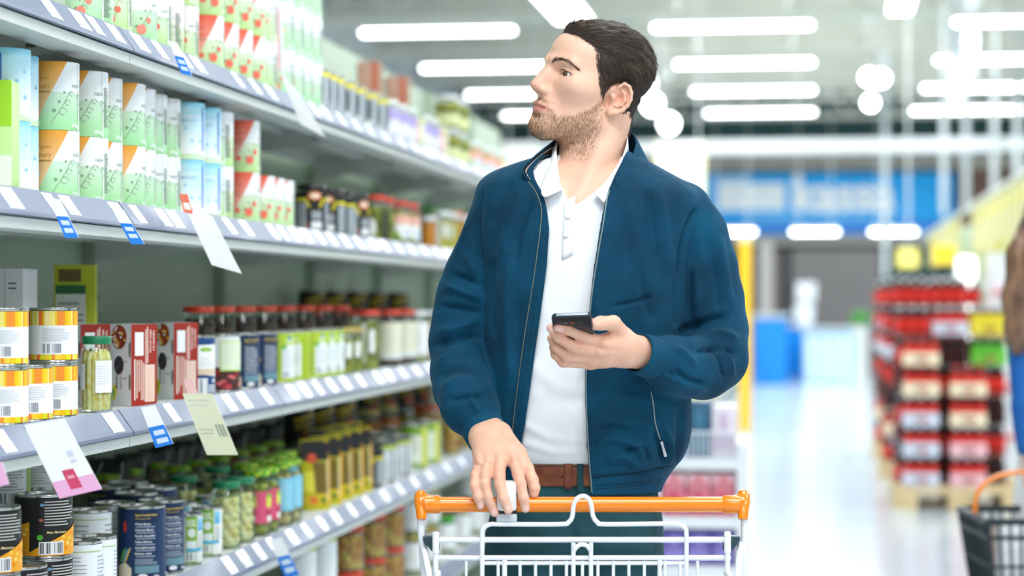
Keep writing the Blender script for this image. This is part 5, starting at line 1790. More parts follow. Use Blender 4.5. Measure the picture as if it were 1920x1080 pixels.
# finer hairs where the hairline fades into the skin
fc = hv[hq].mean(1)
bc = to_head(fc)
hr_ = hair_region(bc)
w = np.clip(1 - np.maximum(hr_, 0) / .007, 0, 1) ** 2 * (hr_ > -.010) * (bc[:, 2] > -.045) * (((bc[:, 1] - .020) ** 2 + ((bc[:, 2] + .0215) / 1.3) ** 2) > .0262 ** 2)
pos, nr = scatter(hv, hq, w, 6000, 21)
c = to_head(pos).astype(np.float64); nc = nr @ HR
top = np.clip((c[:, 2] - .045) / .04, 0, 1)[:, None]
flow = top * np.array((.25, 1.0, .25)) + (1 - top) * np.array((0, .40, -1.0)) + np.stack([vnoise(c, 90, s) for s in (31, 32, 33)], 1) * .5
flow -= nc * (flow * nc).sum(1, keepdims=True)
flow /= np.linalg.norm(flow, axis=1, keepdims=True) + 1e-9
rng = np.random.RandomState(22)
L = np.interp(c[:, 2], [-.10, -.03, .03, .07], [.004, .006, .008, .011]) * (.6 + .8 * rng.rand(len(c)))
cl = np.array(lin((72, 57, 47)))[None] * (.5 + 1.0 * rng.rand(len(L), 1))
strands('hairline', pos, flow @ HR.T, nr, L, .00026, cl, hair, pts=5, lift=.25, curl=.08, seed=23)

# beard, moustache and eyebrows
bw = beard_mask(bc)
pos, nr = scatter(hv, hq, bw, 8500, 5)
c = to_head(pos).astype(np.float64); nc = nr @ HR
flow = np.tile(np.array((0, -.10, -1.0)), (len(c), 1))
flow[:, 1] += np.where(c[:, 2] < -.105, .8, 0) * 0
flow += np.stack([vnoise(c, 60, s) for s in (21, 22, 23)], 1) * .5
flow -= nc * (flow * nc).sum(1, keepdims=True) * .8
flow /= np.linalg.norm(flow, axis=1, keepdims=True)
rng = np.random.RandomState(6)
L = .0030 + .0030 * rng.rand(len(c))
cl = np.array(lin((150, 112, 78)))[None] * (.5 + .9 * rng.rand(len(L), 1))
strands('beard', pos, flow @ HR.T, nr, L, .00015, cl, man, pts=4, lift=.35, curl=.12, seed=7)

ht = BVHTree.FromPolygons([tuple(p) for p in hv], [tuple(q) for q in hq])
def eyebrow(side):
    line = catmull([(.013, -.1, .0185), (.026, -.098, .0228), (.040, -.092, .0250), (.051, -.080, .0215), (.058, -.068, .0140)], 10)
    rng = np.random.RandomState(8)
    ps, ns, ds = [], [], []
    for _ in range(330):
        i = rng.randint(len(line) - 1); f = i / len(line)
        p = line[i] + (line[i + 1] - line[i]) * rng.rand()
        p = p + np.array((0, 0, rng.normal(0, .0016 * (1.15 - .6 * f))))
        d = (line[i + 1] - line[i]); d = d / np.linalg.norm(d) + np.array((0, 0, .55 * (1 - f) + rng.normal(0, .15)))
        p = p * np.array((side, 1, 1)); d = d * np.array((side, 1, 1))
        loc, n, _, _ = ht.find_nearest(Vector(from_head(p)))
        if loc is None: continue
        n = np.array(n); dw = HR @ d; dw = dw - n * (dw @ n); dw /= np.linalg.norm(dw)
        ps.append(np.array(loc)); ns.append(n); ds.append(dw)
    n = len(ps)
    cl = np.array(lin((104, 80, 62)))[None] * (.6 + .7 * rng.rand(n, 1))
    strands('eyebrow', np.array(ps), np.array(ds), np.array(ns), .0060 + .003 * rng.rand(n), .00019, cl, man, pts=4, lift=.25, curl=.05, seed=9)
eyebrow(1); eyebrow(-1)
def lashes(side):
    rng = np.random.RandomState(12)
    ps, ns, ds = [], [], []
    for i in range(46):
        t = .46 + .54 * i / 45
        p = np.array((.0225 + .0265 * t, -.0865 + .0010 * math.sin(t * 3) + .0115 * t ** 2, .0032 + .0022 * math.sin(math.pi * t)))
        d = np.array((.25 * (t - .4), -.9, .25)) * np.array((side, 1, 1))
        p = p * np.array((side, 1, 1))
        loc, n, _, _ = ht.find_nearest(Vector(from_head(p)))
        ps.append(np.array(loc)); ns.append(HR @ np.array((0, 0, 1.0))); dw = HR @ d; ds.append(dw / np.linalg.norm(dw))
    n = len(ps)
    strands('eyelashes', np.array(ps), np.array(ds), np.array(ns), np.full(n, .0060), .00028, np.tile(np.array(lin((40, 30, 26))), (n, 1)), man, pts=4, lift=.3, curl=.03, seed=13)
lashes(1); lashes(-1)
for side in (1, -1):
    pts = []
    for c_ in catmull([(.0235, -.0885, .0030), (.032, -.0885, .0056), (.043, -.082, .0052), (.0505, -.0755, .0026)], 6):
        loc, n, _, _ = ht.find_nearest(Vector(from_head(np.array(c_) * np.array((side, 1, 1)))))
        pts.append(loc + n * .0002)
    MB().tube(pts, [.0003] + [.0007] * (len(pts) - 2) + [.0003], 6).build('lash_line', mat('lash_brown', (58, 40, 32), rough=.6), man, deg=None)
# ---- polo shirt
def in_poly(px, py, poly):
    """signed distance to a polygon in the picture plane, negative inside (pixels)"""
    d = seg_dist(px, py, list(poly) + [poly[0]])
    ins = np.zeros(len(px), bool)
    n = len(poly)
    for i in range(n):
        (x0, y0), (x1, y1) = poly[i], poly[(i + 1) % n]
        c = (y0 > py) != (y1 > py)
        ins ^= c & (px < (x1 - x0) * (py - y0) / ((y1 - y0) if y1 != y0 else 1e-9) + x0)
    return np.where(ins, -d, d)

VNECK = [(1030, 240), (1043, 300), (1050, 342), (1060, 364), (1071, 388), (1090, 378), (1112, 362), (1134, 342), (1160, 305), (1185, 240)]
PXM = D0 / F
def polo_d(P):
    d = torso(P, ins=.013, drop=.006, z0=CAM.z + (HZ - 868) * D0 / F)
    d = smax(d, (CAM.z + (HZ - 866) * D0 / F) - P[:, 2], .02)
    px, py = to_px(P)
    cut = in_poly(px, py, VNECK) * PXM
    cut = np.where(P[:, 1] < .0, cut, .05)
    return smax(d, -cut, .003)
m_polo = mat('white_pique', (236, 238, 242), rough=0.85, Sheen_Weight=0.2)
add_bump(m_polo, scale=900, strength=0.15, dist=0.0008, kind='voronoi')
v, q = net(polo_d, M(890, 880, -.2), M(1310, 262, .18), .004)
n = normals_of(v, q)
px, py = to_px(v)
fr = np.clip(-n[:, 1] * 1.5, 0, 1)
disp = np.zeros(len(v))
for line, amp, w in (
        ([(990, 800), (1030, 822), (1095, 828)], .0035, 9), ([(985, 832), (1040, 848), (1098, 845)], .0040, 8), ([(1000, 690), (1050, 730), (1096, 735)], .0022, 14),
        ([(1035, 470), (1020, 600), (1000, 740)], .0022, 14), ([(1010, 560), (1060, 640), (1090, 720)], .0018, 18), ([(1098, 690), (1080, 760), (1085, 840)], -.003, 10),
        ([(1062, 395), (1050, 480)], -.0014, 3), ([(1088, 390), (1074, 480)], -.0012, 3), ([(1050, 485), (1074, 483)], -.0010, 3)):
    disp += amp * np.exp(-(seg_dist(px, py, line) / w) ** 2)
disp += vnoise(v * np.array((1, 1, .45)), 16, 31) * .0028
v = v + n * (disp * fr)[:, None]
polo = link_mesh('polo_shirt', np_mesh('polo_shirt', v, q), man, [m_polo])

def strip(name, A, B, m, parent, t=.0022, rows=5, n=7, bulge=0.0, both=None):
    """a sheet between two curves of points"""
    a = catmull(A, n); b = catmull(B, n)
    a = [a[int(i * (len(a) - 1) / 40)] for i in range(41)]; b = [b[int(i * (len(b) - 1) / 40)] for i in range(41)]
    mb = MB()
    R = []
    for j in range(rows):
        s = j / (rows - 1)
        R.append([tuple(np.array(p) * (1 - s) + np.array(q) * s + np.array((0, -bulge * math.sin(math.pi * s), bulge * math.sin(math.pi * s)))) for p, q in zip(a, b)])
    mb.grid(R)
    o = mb.build(name, m if both is None else [m, both], parent, deg=None)
    md = o.modifiers.new('thick', 'SOLIDIFY'); md.thickness = t; md.offset = 0
    if both is not None:
        md.material_offset = 1
    s = o.modifiers.new('sub', 'SUBSURF'); s.levels = s.render_levels = 1
    return o

def pf(px, py, off=.004): return on_front(px, py, off, .013)
# collar flaps: the fold against the neck, then the free edge lying on the chest
strip('collar', [M(1085, 250, .085), M(1052, 258, .045), M(1044, 276, -.005), M(1045, 300, -.040), M(1048, 322, -.066), M(1051, 342, -.086), M(1056, 356, -.098)],
      [M(1080, 268, .100), M(1040, 276, .060), M(1034, 296, .005), M(1024, 322, -.048), M(1014, 350, -.098), M(1020, 370, -.120), M(1052, 357, -.116)], m_polo, polo, bulge=.003)
strip('collar', [M(1120, 250, .090), M(1158, 246, .060), M(1175, 254, .010), M(1172, 280, -.030), M(1157, 315, -.068), M(1134, 342, -.098), M(1110, 362, -.112)],
      [M(1124, 268, .105), M(1168, 266, .072), M(1178, 280, .024), M(1173, 303, -.018), M(1157, 338, -.072), M(1142, 364, -.104), M(1132, 382, -.124)], m_polo, polo, bulge=.003)
# placket
pl = [[pf(1058 - i * .45 + k * 5.2, 372 + i * 11 + (2 - k) * 3, .0006) for k in range(5)] for i in range(11)]
mb = MB(); mb.grid([[p for p in r] for r in pl]); o = mb.build('placket', m_polo, polo, deg=None); solidify(o, .0008, 0)
for (x, y) in ((1065, 405), (1061, 440)):
    c = Vector(pf(x, y, .0042)); mb = MB(); mb.lathe([(.0, -.0008), (.0050, -.0008), (.0052, .0004), (.0044, .0012), (.0, .0010)], 16)
    b = mb.build('button', mat('pearl_button', (238, 240, 242), rough=.25), polo); b.location = c; b.rotation_euler = (math.radians(88), 0, 0)

# ---- jacket
XL = np.array([(240, 1052), (262, 1048), (280, 1036), (300, 1012), (318, 1000), (335, 1003), (345, 1008), (360, 1016), (380, 1023), (400, 1027), (430, 1030), (500, 1025), (600, 1012), (700, 998), (800, 984), (860, 972), (960, 955)], float)
XR = np.array([(240, 1172), (270, 1172), (285, 1170), (300, 1167), (315, 1160), (330, 1153), (345, 1147), (360, 1140), (400, 1131), (450, 1122), (500, 1114), (550, 1108), (600, 1103), (650, 1099), (700, 1097), (750, 1097), (800, 1099), (850, 1102), (900, 1106), (960, 1109)], float)
def jacket_d(P):
    outer = torso(P, 0, 0, z0=CAM.z + (HZ - 928) * D0 / F)
    a = sd_chain(P, ARM_R, RAD_R, .02); b = sd_chain(P, ARM_L, RAD_L, .02)
    inner = torso(P, ins=.0095, drop=.0085 * np.clip((P[:, 2] - 1.36) / .12, 0, 1))
    px, py = to_px(P)
    cut = np.maximum(np.interp(py, XL[:, 0], XL[:, 1]) - px, px - np.interp(py, XR[:, 0], XR[:, 1])) * PXM
    cut = np.where(P[:, 1] < .035, cut, .05)
    neck = (np.sqrt(((P[:, 0] - (1110 - PX0) * PXM) / 1.0) ** 2 + ((P[:, 1] - .03) / 1.0) ** 2) - .066)
    neck = np.where(P[:, 2] > 1.53, neck, .05)
    shell = np.maximum(outer, -inner)
    sl = np.minimum(a, b)
    d = smin(shell, sl, .014)
    d = np.maximum(d, -np.maximum(inner, -9) * 1.0) if False else d
    d = np.maximum(d, -cut)
    return np.maximum(d, -neck)
m_jac = mat('navy_cotton', (2, 66, 98), rough=0.82, Sheen_Weight=0.10, Sheen_Roughness=0.45)
bsdf(m_jac).inputs['Sheen Tint'].default_value = (.25, .55, .8, 1)
bsdf(m_jac).inputs['Specular IOR Level'].default_value = 0.2
vary(m_jac, (1, 41, 64), (3, 78, 108), scale=7, detail=8, lo=.28, hi=.74)
add_bump(m_jac, scale=420, strength=0.35, dist=0.0010, detail=5)
v, q = net(jacket_d, M(790, 945, -.27), M(1425, 255, .19), .0034)
v = relax(v, q, 2, .45)
n = normals_of(v, q)
px, py = to_px(v)
fr = np.clip(-n[:, 1] * 1.6 + .15, 0, 1)
disp = np.zeros(len(v))
# folds read from the photograph: + ridges, - creases (height in metres, width in pixels)
FOLDS = [
    # right arm (at the left of the picture)
    ([(905, 350), (900, 400), (897, 450), (905, 500)], -.0040, 7), ([(838, 515), (870, 522), (900, 540)], -.0055, 9), ([(830, 535), (865, 545), (905, 565)], .0045, 9),
    ([(818, 575), (860, 578), (905, 590)], -.0045, 8), ([(812, 625), (850, 618), (900, 600)], .0045, 10), ([(808, 655), (835, 640), (880, 632), (905, 640)], -.0060, 8),
    ([(815, 690), (850, 665), (895, 660)], .0045, 9), ([(812, 712), (850, 690), (900, 690)], -.0045, 8), ([(820, 735), (860, 715), (905, 718)], .0040, 9), ([(835, 755), (870, 745), (915, 742)], -.0040, 7),
    ([(880, 735), (890, 760), (905, 778)], .0030, 6), ([(868, 470), (885, 500), (900, 520)], .0035, 9), ([(880, 400), (868, 450), (850, 490)], .0025, 10),
    # right front panel
    ([(985, 345), (955, 420), (940, 480)], .0030, 8), ([(1000, 365), (975, 430), (962, 500)], -.0028, 7), ([(965, 335), (935, 380), (918, 430)], -.0025, 8), ([(955, 480), (950, 600), (955, 720)], .0022, 12),
    ([(925, 480), (922, 560), (925, 640)], -.0035, 9), ([(975, 560), (968, 700), (950, 800)], -.0020, 10),
    # left front panel
    ([(1213, 345), (1222, 420), (1235, 500)], -.0030, 9), ([(1238, 350), (1248, 430), (1258, 520)], .0028, 11), ([(1180, 360), (1190, 450), (1205, 540)], .0022, 14), ([(1147, 575), (1190, 566), (1228, 556)], -.0022, 4),
    ([(1195, 480), (1210, 560), (1225, 610)], -.0022, 9), ([(1120, 560), (1128, 660), (1125, 780)], .0020, 12), ([(1140, 700), (1175, 730), (1215, 735)], -.0025, 12),
    ([(1106, 836), (1143, 822), (1190, 834), (1215, 862)], .0042, 8), ([(1112, 812), (1150, 802), (1195, 812)], -.0030, 8), ([(1165, 846), (1205, 842), (1216, 872)], -.0040, 6), ([(1130, 862), (1170, 858), (1200, 876)], .0035, 7),
    ([(1240, 790), (1258, 840), (1250, 872)], .0040, 7), ([(1225, 800), (1240, 850), (1238, 876)], -.0035, 6), ([(1275, 760), (1272, 830), (1262, 868)], -.0030, 8),
    # armhole and left arm
    ([(1305, 388), (1288, 425), (1276, 470), (1273, 520)], -.0048, 5), ([(1273, 500), (1270, 560), (1271, 622)], -.0055, 9), ([(1300, 480), (1306, 540), (1300, 600)], .0025, 12),
    ([(1345, 430), (1358, 500), (1372, 580)], .0030, 9), ([(1325, 440), (1340, 520), (1350, 590)], -.0022, 9),
    ([(1272, 628), (1300, 610), (1340, 596), (1372, 590)], -.0060, 8), ([(1280, 650), (1310, 634), (1350, 625), (1392, 640)], .0050, 9), ([(1300, 662), (1345, 650), (1390, 668)], -.0045, 7),
    ([(1330, 640), (1350, 670), (1360, 715)], -.0035, 5), ([(1345, 640), (1368, 668), (1376, 712)], .0030, 6), ([(1260, 690), (1290, 712), (1330, 722)], -.0035, 6), ([(1250, 705), (1290, 722), (1330, 732)], .0030, 6),
    ([(1255, 650), (1285, 662), (1310, 690)], .0030, 7), ([(1245, 690), (1262, 705), (1275, 720)], -.0028, 5)]
for line, amp, w in FOLDS:
    e0 = np.minimum(np.hypot(px - line[0][0], py - line[0][1]), np.hypot(px - line[-1][0], py - line[-1][1]))
    disp += 2.4 * amp * np.exp(-(seg_dist(px, py, [tuple(p) for p in catmull(line, 5)]) / (w * .85)) ** 2) * np.clip(e0 / (2.6 * w), 0, 1)
# waistband seams
for line, amp, w in (([(1112, 896), (1150, 891), (1193, 888), (1254, 873)], -.0038, 3.5), ([(1118, 911), (1170, 907), (1260, 896)], -.0018, 2.2), ([(1118, 917), (1170, 913), (1258, 902)], -.0018, 2.2), ([(1110, 886), (1150, 880), (1195, 876), (1255, 862)], .0030, 6)):
    disp += amp * np.exp(-(seg_dist(px, py, line) / w) ** 2)
pv = v.astype(np.float64)
disp += (vnoise(pv * np.array((1, 1, .5)), 13, 41) * .0030 + vnoise(pv * np.array((1, 1, .7)), 30, 42) * .0012)
v = v + n * (disp * np.maximum(fr, .35))[:, None]
jacket = link_mesh('jacket', np_mesh('jacket', v, q), man, [m_jac])
jt = BVHTree.FromPolygons([tuple(p) for p in v], [tuple(x) for x in q])
EYE = Vector((-(PX0 - 960) * D0 / F, -D0, CAM.z))
def snap(px, py, off=.0006, depth=-.15):
    """the jacket's surface seen at (px, py)"""
    t = Vector(M(px, py, depth))
    d = (t - EYE).normalized()
    hit, nn, _, _ = jt.ray_cast(EYE, d)
    if hit is None: return t
    if nn.dot(d) > 0: nn = -nn
    return hit + nn * off

m_stitch = mat('navy_thread', (26, 92, 128), rough=.7)
m_teeth = mat('zip_tape', (122, 138, 140), rough=.45, metal=.25)
m_dark = mat('navy_lining', (8, 28, 44), rough=.8)
def seam(line, r=.0007, name='seam', m=None, off=.0004, dens=5):
    p = [snap(a, b, off) for a, b in catmull(line, dens)]
    p = [x for i, x in enumerate(p) if i == 0 or (x - p[i - 1]).length < .05]
    return MB().tube(p, r, 6).build(name, m or m_stitch, jacket, deg=None)
def stitch(line, r=.00048, gap=4.5):
    """a broken line of thread"""
    c = [snap(a, b, .0005) for a, b in catmull(line, 14)]
    mb = MB(); acc = []
    L = 0; seg = []
    for a, b in zip(c, c[1:]):
        if (b - a).length > .03: continue
        n_ = max(1, int((b - a).length / .0012))
        for i in range(n_):
            seg.append(a + (b - a) * i / n_)
    for i in range(0, len(seg) - 3, 4):
        mb.tube([seg[i], seg[i + 1], seg[i + 2]], r, 5)
    if mb.v: mb.build('stitching', m_stitch, jacket, deg=None)
stitch([(1206, 290), (1222, 312), (1262, 336), (1292, 362), (1302, 388)]); stitch([(1303, 390), (1318, 374), (1330, 371)])
stitch([(1204, 297), (1220, 319), (1260, 343), (1289, 368), (1299, 392)])
stitch([(1300, 394), (1284, 430), (1274, 480)]); stitch([(1293, 390), (1277, 428), (1267, 478)]); 
stitch([(908, 346), (940, 338), (985, 330)]); stitch([(903, 352), (898, 400), (896, 460)])
stitch([(1146, 380), (1136, 430), (1126, 500), (1117, 580), (1111, 680), (1110, 780), (1116, 900)])
stitch([(1022, 420), (1018, 480), (1006, 580), (992, 690), (976, 800)]); stitch([(1000, 420), (994, 500), (980, 600), (966, 700), (952, 800)])
stitch([(1012, 420), (1008, 480), (996, 580), (982, 690), (966, 800)])
stitch([(1228, 728), (1236, 770), (1250, 812), (1262, 850)]); stitch([(1216, 735), (1222, 780), (1232, 820)])
stitch([(1332, 640), (1350, 660), (1358, 690), (1362, 715)])
# zips: brass line down the right panel, pale tape along the left edge
seam([(984, 333), (1003, 357), (1014, 385), (1015, 410), (1008, 470), (998, 540), (985, 620), (974, 700), (963, 790), (958, 840)], .0010, 'zip', mat('brass_zip', (120, 124, 108), rough=.5, metal=.3), .0004)
seam([(1143, 358), (1138, 374), (1131, 420), (1124, 460), (1116, 510), (1109, 560), (1104, 620), (1100, 680), (1099, 740), (1101, 800), (1104, 850), (1108, 900), (1110, 924)], .0016, 'zip', m_teeth, .0005)
# slant pocket with its zip puller
seam([(1220, 733), (1225, 760), (1228, 790), (1234, 812), (1238, 824)], .0014, 'pocket_zip', mat('pocket_teeth', (150, 160, 160), rough=.4, metal=.5), .0004)
a, b = snap(1240, 826, .003), snap(1248, 855, .003)
mb = MB(); mb.tube([a + (b - a) * t for t in (0, .15, .3, .6, .85, 1)], [.0028, .0034, .0026, .0034, .0040, .0030], 8)
puller = mb.build('zip_puller', mat('steel_puller', (200, 200, 198), rough=.25, metal=.9), jacket)
seam([(1112, 896), (1150, 891), (1193, 888), (1254, 873)], .0009, 'seam', m_dark, .0002)
seam([(1118, 911), (1170, 907), (1256, 896)], .0006, 'seam', m_dark, .0002)
seam([(1118, 917), (1170, 913), (1254, 902)], .0006, 'seam', m_dark, .0002)
# lapel edge of the right panel, cuffs, stand collar
def cuff(chain, rad, i0, r0, name, tail):
    a, b = Vector(chain[-2]), Vector(tail)
    ax = (b - a).normalized()
    prof = []
    N = 16
    Lc = (b - a).length + .012
    a = a - ax * .012
    for i in range(N + 1):
        t = i / N
        g = -.0022 if i in (5, 9) else 0
        prof.append((r0 + g + .0020 * math.sin(math.pi * t), t * Lc))
    prof = prof + [(r0 - .004, Lc + .0006), (r0 - .006, Lc - .008)]
    mb = MB(); mb.lathe(prof, 40)
    for f in list(mb.f):
        if len(f) > 4: k = mb.f.index(f); mb.f.pop(k); mb.m.pop(k)
    rot = Vector((0, 0, 1)).rotation_difference(ax).to_matrix()
    s = rot @ Matrix.Diagonal((1.0, 1.0, 1.0))
    mb.v = [tuple(s @ Vector(p) + a) for p in mb.v]
    o = mb.build(name, m_jac, jacket, deg=None)
    return o
cuff(ARM_R, RAD_R, -1, .0382, 'cuff', M(918, 826, -.204))
cuff(ARM_L, RAD_L, -1, .0380, 'cuff', M(1196, 662, -.208))
# gathers where the sleeve meets the cuff
mb = MB()
m_col = m_jac
m_stripe = mat('collar_stripe', (236, 240, 240), rough=.8)
m_tan = mat('collar_tan', (176, 100, 54), rough=.8)
# stand collar: base line, then its free top edge
CB_L = [M(1130, 285, .115), M(1085, 283, .095), M(1040, 290, .060), M(1008, 304, .015), M(990, 318, -.030), M(984, 330, -.062), M(992, 342, -.086)]
CT_L = [M(1130, 248, .105), M(1086, 250, .082), M(1050, 256, .050), M(1036, 266, .010), M(1010, 286, -.035), M(981, 312, -.075), M(979, 322, -.088)]
strip('stand_collar', CB_L, CT_L, m_col, jacket, t=.004, both=m_dark)
CB_R = [M(1130, 285, .115), M(1175, 287, .100), M(1205, 296, .065), M(1216, 306, .020), M(1206, 322, -.030), M(1182, 340, -.075), M(1156, 350, -.105)]
CT_R = [M(1130, 248, .105), M(1160, 244, .085), M(1180, 246, .055), M(1192, 262, .020), M(1184, 295, -.030), M(1168, 320, -.072), M(1153, 336, -.098)]
strip('stand_collar', CB_R, CT_R, m_col, jacket, t=.004, both=m_col)
for s0, s1, mm, nm in ((.42, .58, m_stripe, 'collar_piping'), (.22, .40, m_tan, 'collar_tape'), (.08, .16, m_stripe, 'collar_piping')):
    A = [tuple(np.array(a) * (1 - s0) + np.array(b) * s0 + np.array((.004, -.004, .002))) for a, b in zip(CB_L[2:], CT_L[2:])]
    B = [tuple(np.array(a) * (1 - s1) + np.array(b) * s1 + np.array((.004, -.004, .002))) for a, b in zip(CB_L[2:], CT_L[2:])]
    strip(nm, A, B, mm, jacket, t=.0008, rows=2)

# ---- trousers, belt, shoes
TL = [chainM([(1006, 1000, .0, .090), (1002, 1060, -.004, .092), (994, 1200, -.006, .086), (990, 1420, .0, .072), (988, 1600, .02, .066), (988, 1770, .04, .062)]),
      chainM([(1150, 1000, .0, .088), (1150, 1060, .006, .090), (1158, 1200, .012, .084), (1166, 1420, .03, .072), (1168, 1600, .05, .066), (1168, 1770, .07, .062)])]
def hip(P, ins=0.0):
    cx = (1084 - PX0) * PXM
    a, b = .147 - ins, .113 - ins
    dx, dy = P[:, 0] - cx, P[:, 1]
    rr = (np.abs(dx / a) ** 2.3 + np.abs(dy / b) ** 2.3) ** (1 / 2.3)
    L = np.sqrt(dx * dx + dy * dy)
    return np.where(rr > 1e-3, L * (1 - 1 / np.maximum(rr, 1e-3)), -.1)
zt = CAM.z + (HZ - 868) * PXM
def trousers_d(P):
    d = np.maximum(np.maximum(hip(P), P[:, 2] - zt), (zt - .17) - P[:, 2])
    for pts, rs in TL:
        d = smin(d, sd_chain(P, pts, rs, .02), .05)
    d = smax(d, .045 - P[:, 2], .004)
    return d
m_tr = mat('teal_twill', (14, 62, 70), rough=.85)
vary(m_tr, (10, 50, 58), (22, 78, 86), scale=10, lo=.3, hi=.7)
add_bump(m_tr, scale=700, strength=.2, dist=.0008, stretch=(1, 1, .5))
v, q = net(trousers_d, M(880, 1850, -.2), M(1270, 860, .22), .007)
n = normals_of(v, q); px, py = to_px(v)
disp = np.zeros(len(v))
for line, amp, w in (([(1075, 940), (1072, 1000), (1075, 1080)], -.006, 8), ([(920, 1000), (990, 1030), (1060, 1010)], .005, 12), ([(1225, 940), (1226, 1000), (1224, 1080)], -.003, 3),
                     ([(1090, 1000), (1150, 1030), (1220, 1020)], .005, 12), ([(1100, 1050), (1160, 1060), (1215, 1075)], -.004, 10), ([(930, 1060), (990, 1070), (1060, 1050)], -.005, 9)):
    disp += amp * np.exp(-(seg_dist(px, py, line) / w) ** 2)
disp += vnoise(v.astype(np.float64), 14, 51) * .004
v = v + n * disp[:, None]
trousers = link_mesh('trousers', np_mesh('trousers', v, q), man, [m_tr])

def hip_ring(z0, z1, off, name, m, parent, a0=0, a1=2 * math.pi, n=96, th=.003, drop=0):
    cx = (1084 - PX0) * PXM
    rows = []
    for z in (z0, z0 + (z1 - z0) * .12, (z0 + z1) / 2, z1 - (z1 - z0) * .12, z1):
        o = off if z not in (z0, z1) else off - .0012
        r = []
        for i in range(n + 1):
            t = a0 + (a1 - a0) * i / n
            c, s = math.cos(t), math.sin(t)
            r.append((cx + (.147 + o) * math.copysign(abs(c) ** (2 / 2.3), c), (.113 + o) * math.copysign(abs(s) ** (2 / 2.3), s), z))
        rows.append(r)
    mb = MB(); mb.grid(rows)
    o = mb.build(name, m, parent, deg=None)
    solidify(o, th, -1)
    return o
m_belt = mat('brown_leather', (120, 62, 34), rough=.5)
vary(m_belt, (96, 46, 24), (142, 78, 44), scale=30)
zb = CAM.z + (HZ - 903) * PXM
belt = hip_ring(zb, zb + .038, .0035, 'belt', m_belt, man)
aa = -math.pi / 2 - .10
hip_ring(zb - .004, zb + .044, .0075, 'belt_keeper', m_belt, belt, aa - .045, aa + .03, 6)
for k in (-.33, -.22):
    c = Vector(((1084 - PX0) * PXM + (.1515) * math.cos(-math.pi / 2 + k) , -.1175 * abs(math.sin(-math.pi / 2 + k)), zb + .018))
    mb = MB(); mb.lathe([(.0, 0), (.0022, 0), (.0022, .0006), (0, .0006)], 10); o = mb.build('belt_hole', mat('dark_hole', (40, 20, 12), rough=.8), belt); o.location = c; o.rotation_euler = (math.pi / 2, 0, 0)
for k in (-.02, .18):
    hip_ring(zb - .012, zb + .046, .0070, 'belt_loop', m_tr, trousers, aa + .10 + k, aa + .145 + k, 4)

m_shoe = mat('brown_shoe', (70, 45, 32), rough=.45)
for (x, y0) in ((988, .04), (1168, .07)):
    c = np.array(M(x, 1790, y0)); c[2] = 0
    def shoe_d(P, c=c):
        q = P - c.astype(np.float32)
        d = sd_ell(q, (0, -.09, .035), (.047, .13, .048))
        d = smin(d, sd_ell(q, (0, .015, .045), (.040, .055, .060)), .03)
        d = smin(d, sd_cap(q, (0, .015, .05), (0, .02, .11), .042, .044), .02)
        d = smax(d, -.004 - (q[:, 2] - .004), .004)
        return smax(d, q[:, 2] - .10, .006)
    v, q = net(shoe_d, c + np.array((-.07, -.25, -.01)), c + np.array((.07, .1, .13)), .007)
    v[:, 2] = np.maximum(v[:, 2], 0.0005)
    link_mesh('shoe', np_mesh('shoe', v, q), man, [m_shoe])

# ---- the phone in his hand
ph = empty('smartphone', (0, 0, 0))
ph.matrix_world = man.matrix_basis.copy()
tag(ph, 'dark grey smartphone held up in the left hand of the man', 'phone')
top = Vector(M(1071.5, 590, -.335))
lv = Vector((.012, .128, -.074)).normalized()
wv = Vector((1, .02, -.012)); wv = (wv - lv * wv.dot(lv)).normalized()
nv = wv.cross(lv).normalized()
if nv.y > 0: nv = -nv                     # towards the camera: the back of the phone
R3 = Matrix((wv, lv, nv)).transposed()
def place_phone(mb): mb.v = [tuple(top + R3 @ Vector(p)) for p in mb.v]
Wd, Ln, Th_ = .0715, .146, .0080
def rounded(w, l, r, n=6):
    out = []
    for cx, cy, a0 in ((w / 2 - r, l - r, 0), (-w / 2 + r, l - r, 90), (-w / 2 + r, r, 180), (w / 2 - r, r, 270)):
        for i in range(n + 1):
            a = math.radians(a0 + 90 * i / n)
            out.append((cx + r * math.cos(a), cy + r * math.sin(a)))
    return out
m_pf = mat('phone_frame', (70, 80, 86), rough=.25, metal=.85)
m_pb = mat('phone_back', (44, 44, 48), rough=.22)
m_ps = mat('phone_screen', (10, 12, 14), rough=.08)
mb = MB(); mb.prism(rounded(Wd, Ln, .009), -Th_ * .5, Th_ * .30); place_phone(mb); fo = mb.build('frame', m_pf, ph)
b = fo.modifiers.new('bev', 'BEVEL'); b.width = .0012; b.segments = 2
mb = MB(); mb.prism([(x * .97, y * .985 + .001) for x, y in rounded(Wd, Ln, .009)], Th_ * .28, Th_ * .5); place_phone(mb); bo = mb.build('back_cover', m_pb, ph)
b = bo.modifiers.new('bev', 'BEVEL'); b.width = .0012; b.segments = 3
mb = MB(); mb.prism([(x * .97, y * .985 + .001) for x, y in rounded(Wd, Ln, .009)], -Th_ * .62, -Th_ * .48); place_phone(mb); mb.build('screen', m_ps, ph)
for x, r, c in ((-.012, .0032, (90, 90, 96)), (.0, .0036, (150, 80, 50)), (.014, .0032, (62, 62, 66))):
    mb = MB(); mb.lathe([(0, Th_ * .5), (r, Th_ * .5), (r, Th_ * .5 + .0008), (r * .6, Th_ * .5 + .0006), (0, Th_ * .5 + .0005)], 16, c=(x, .022, 0)); place_phone(mb)
    mb.build('camera_lens', mat('lens_%d' % int(x * 1000 + 20), c, rough=.15), bo)
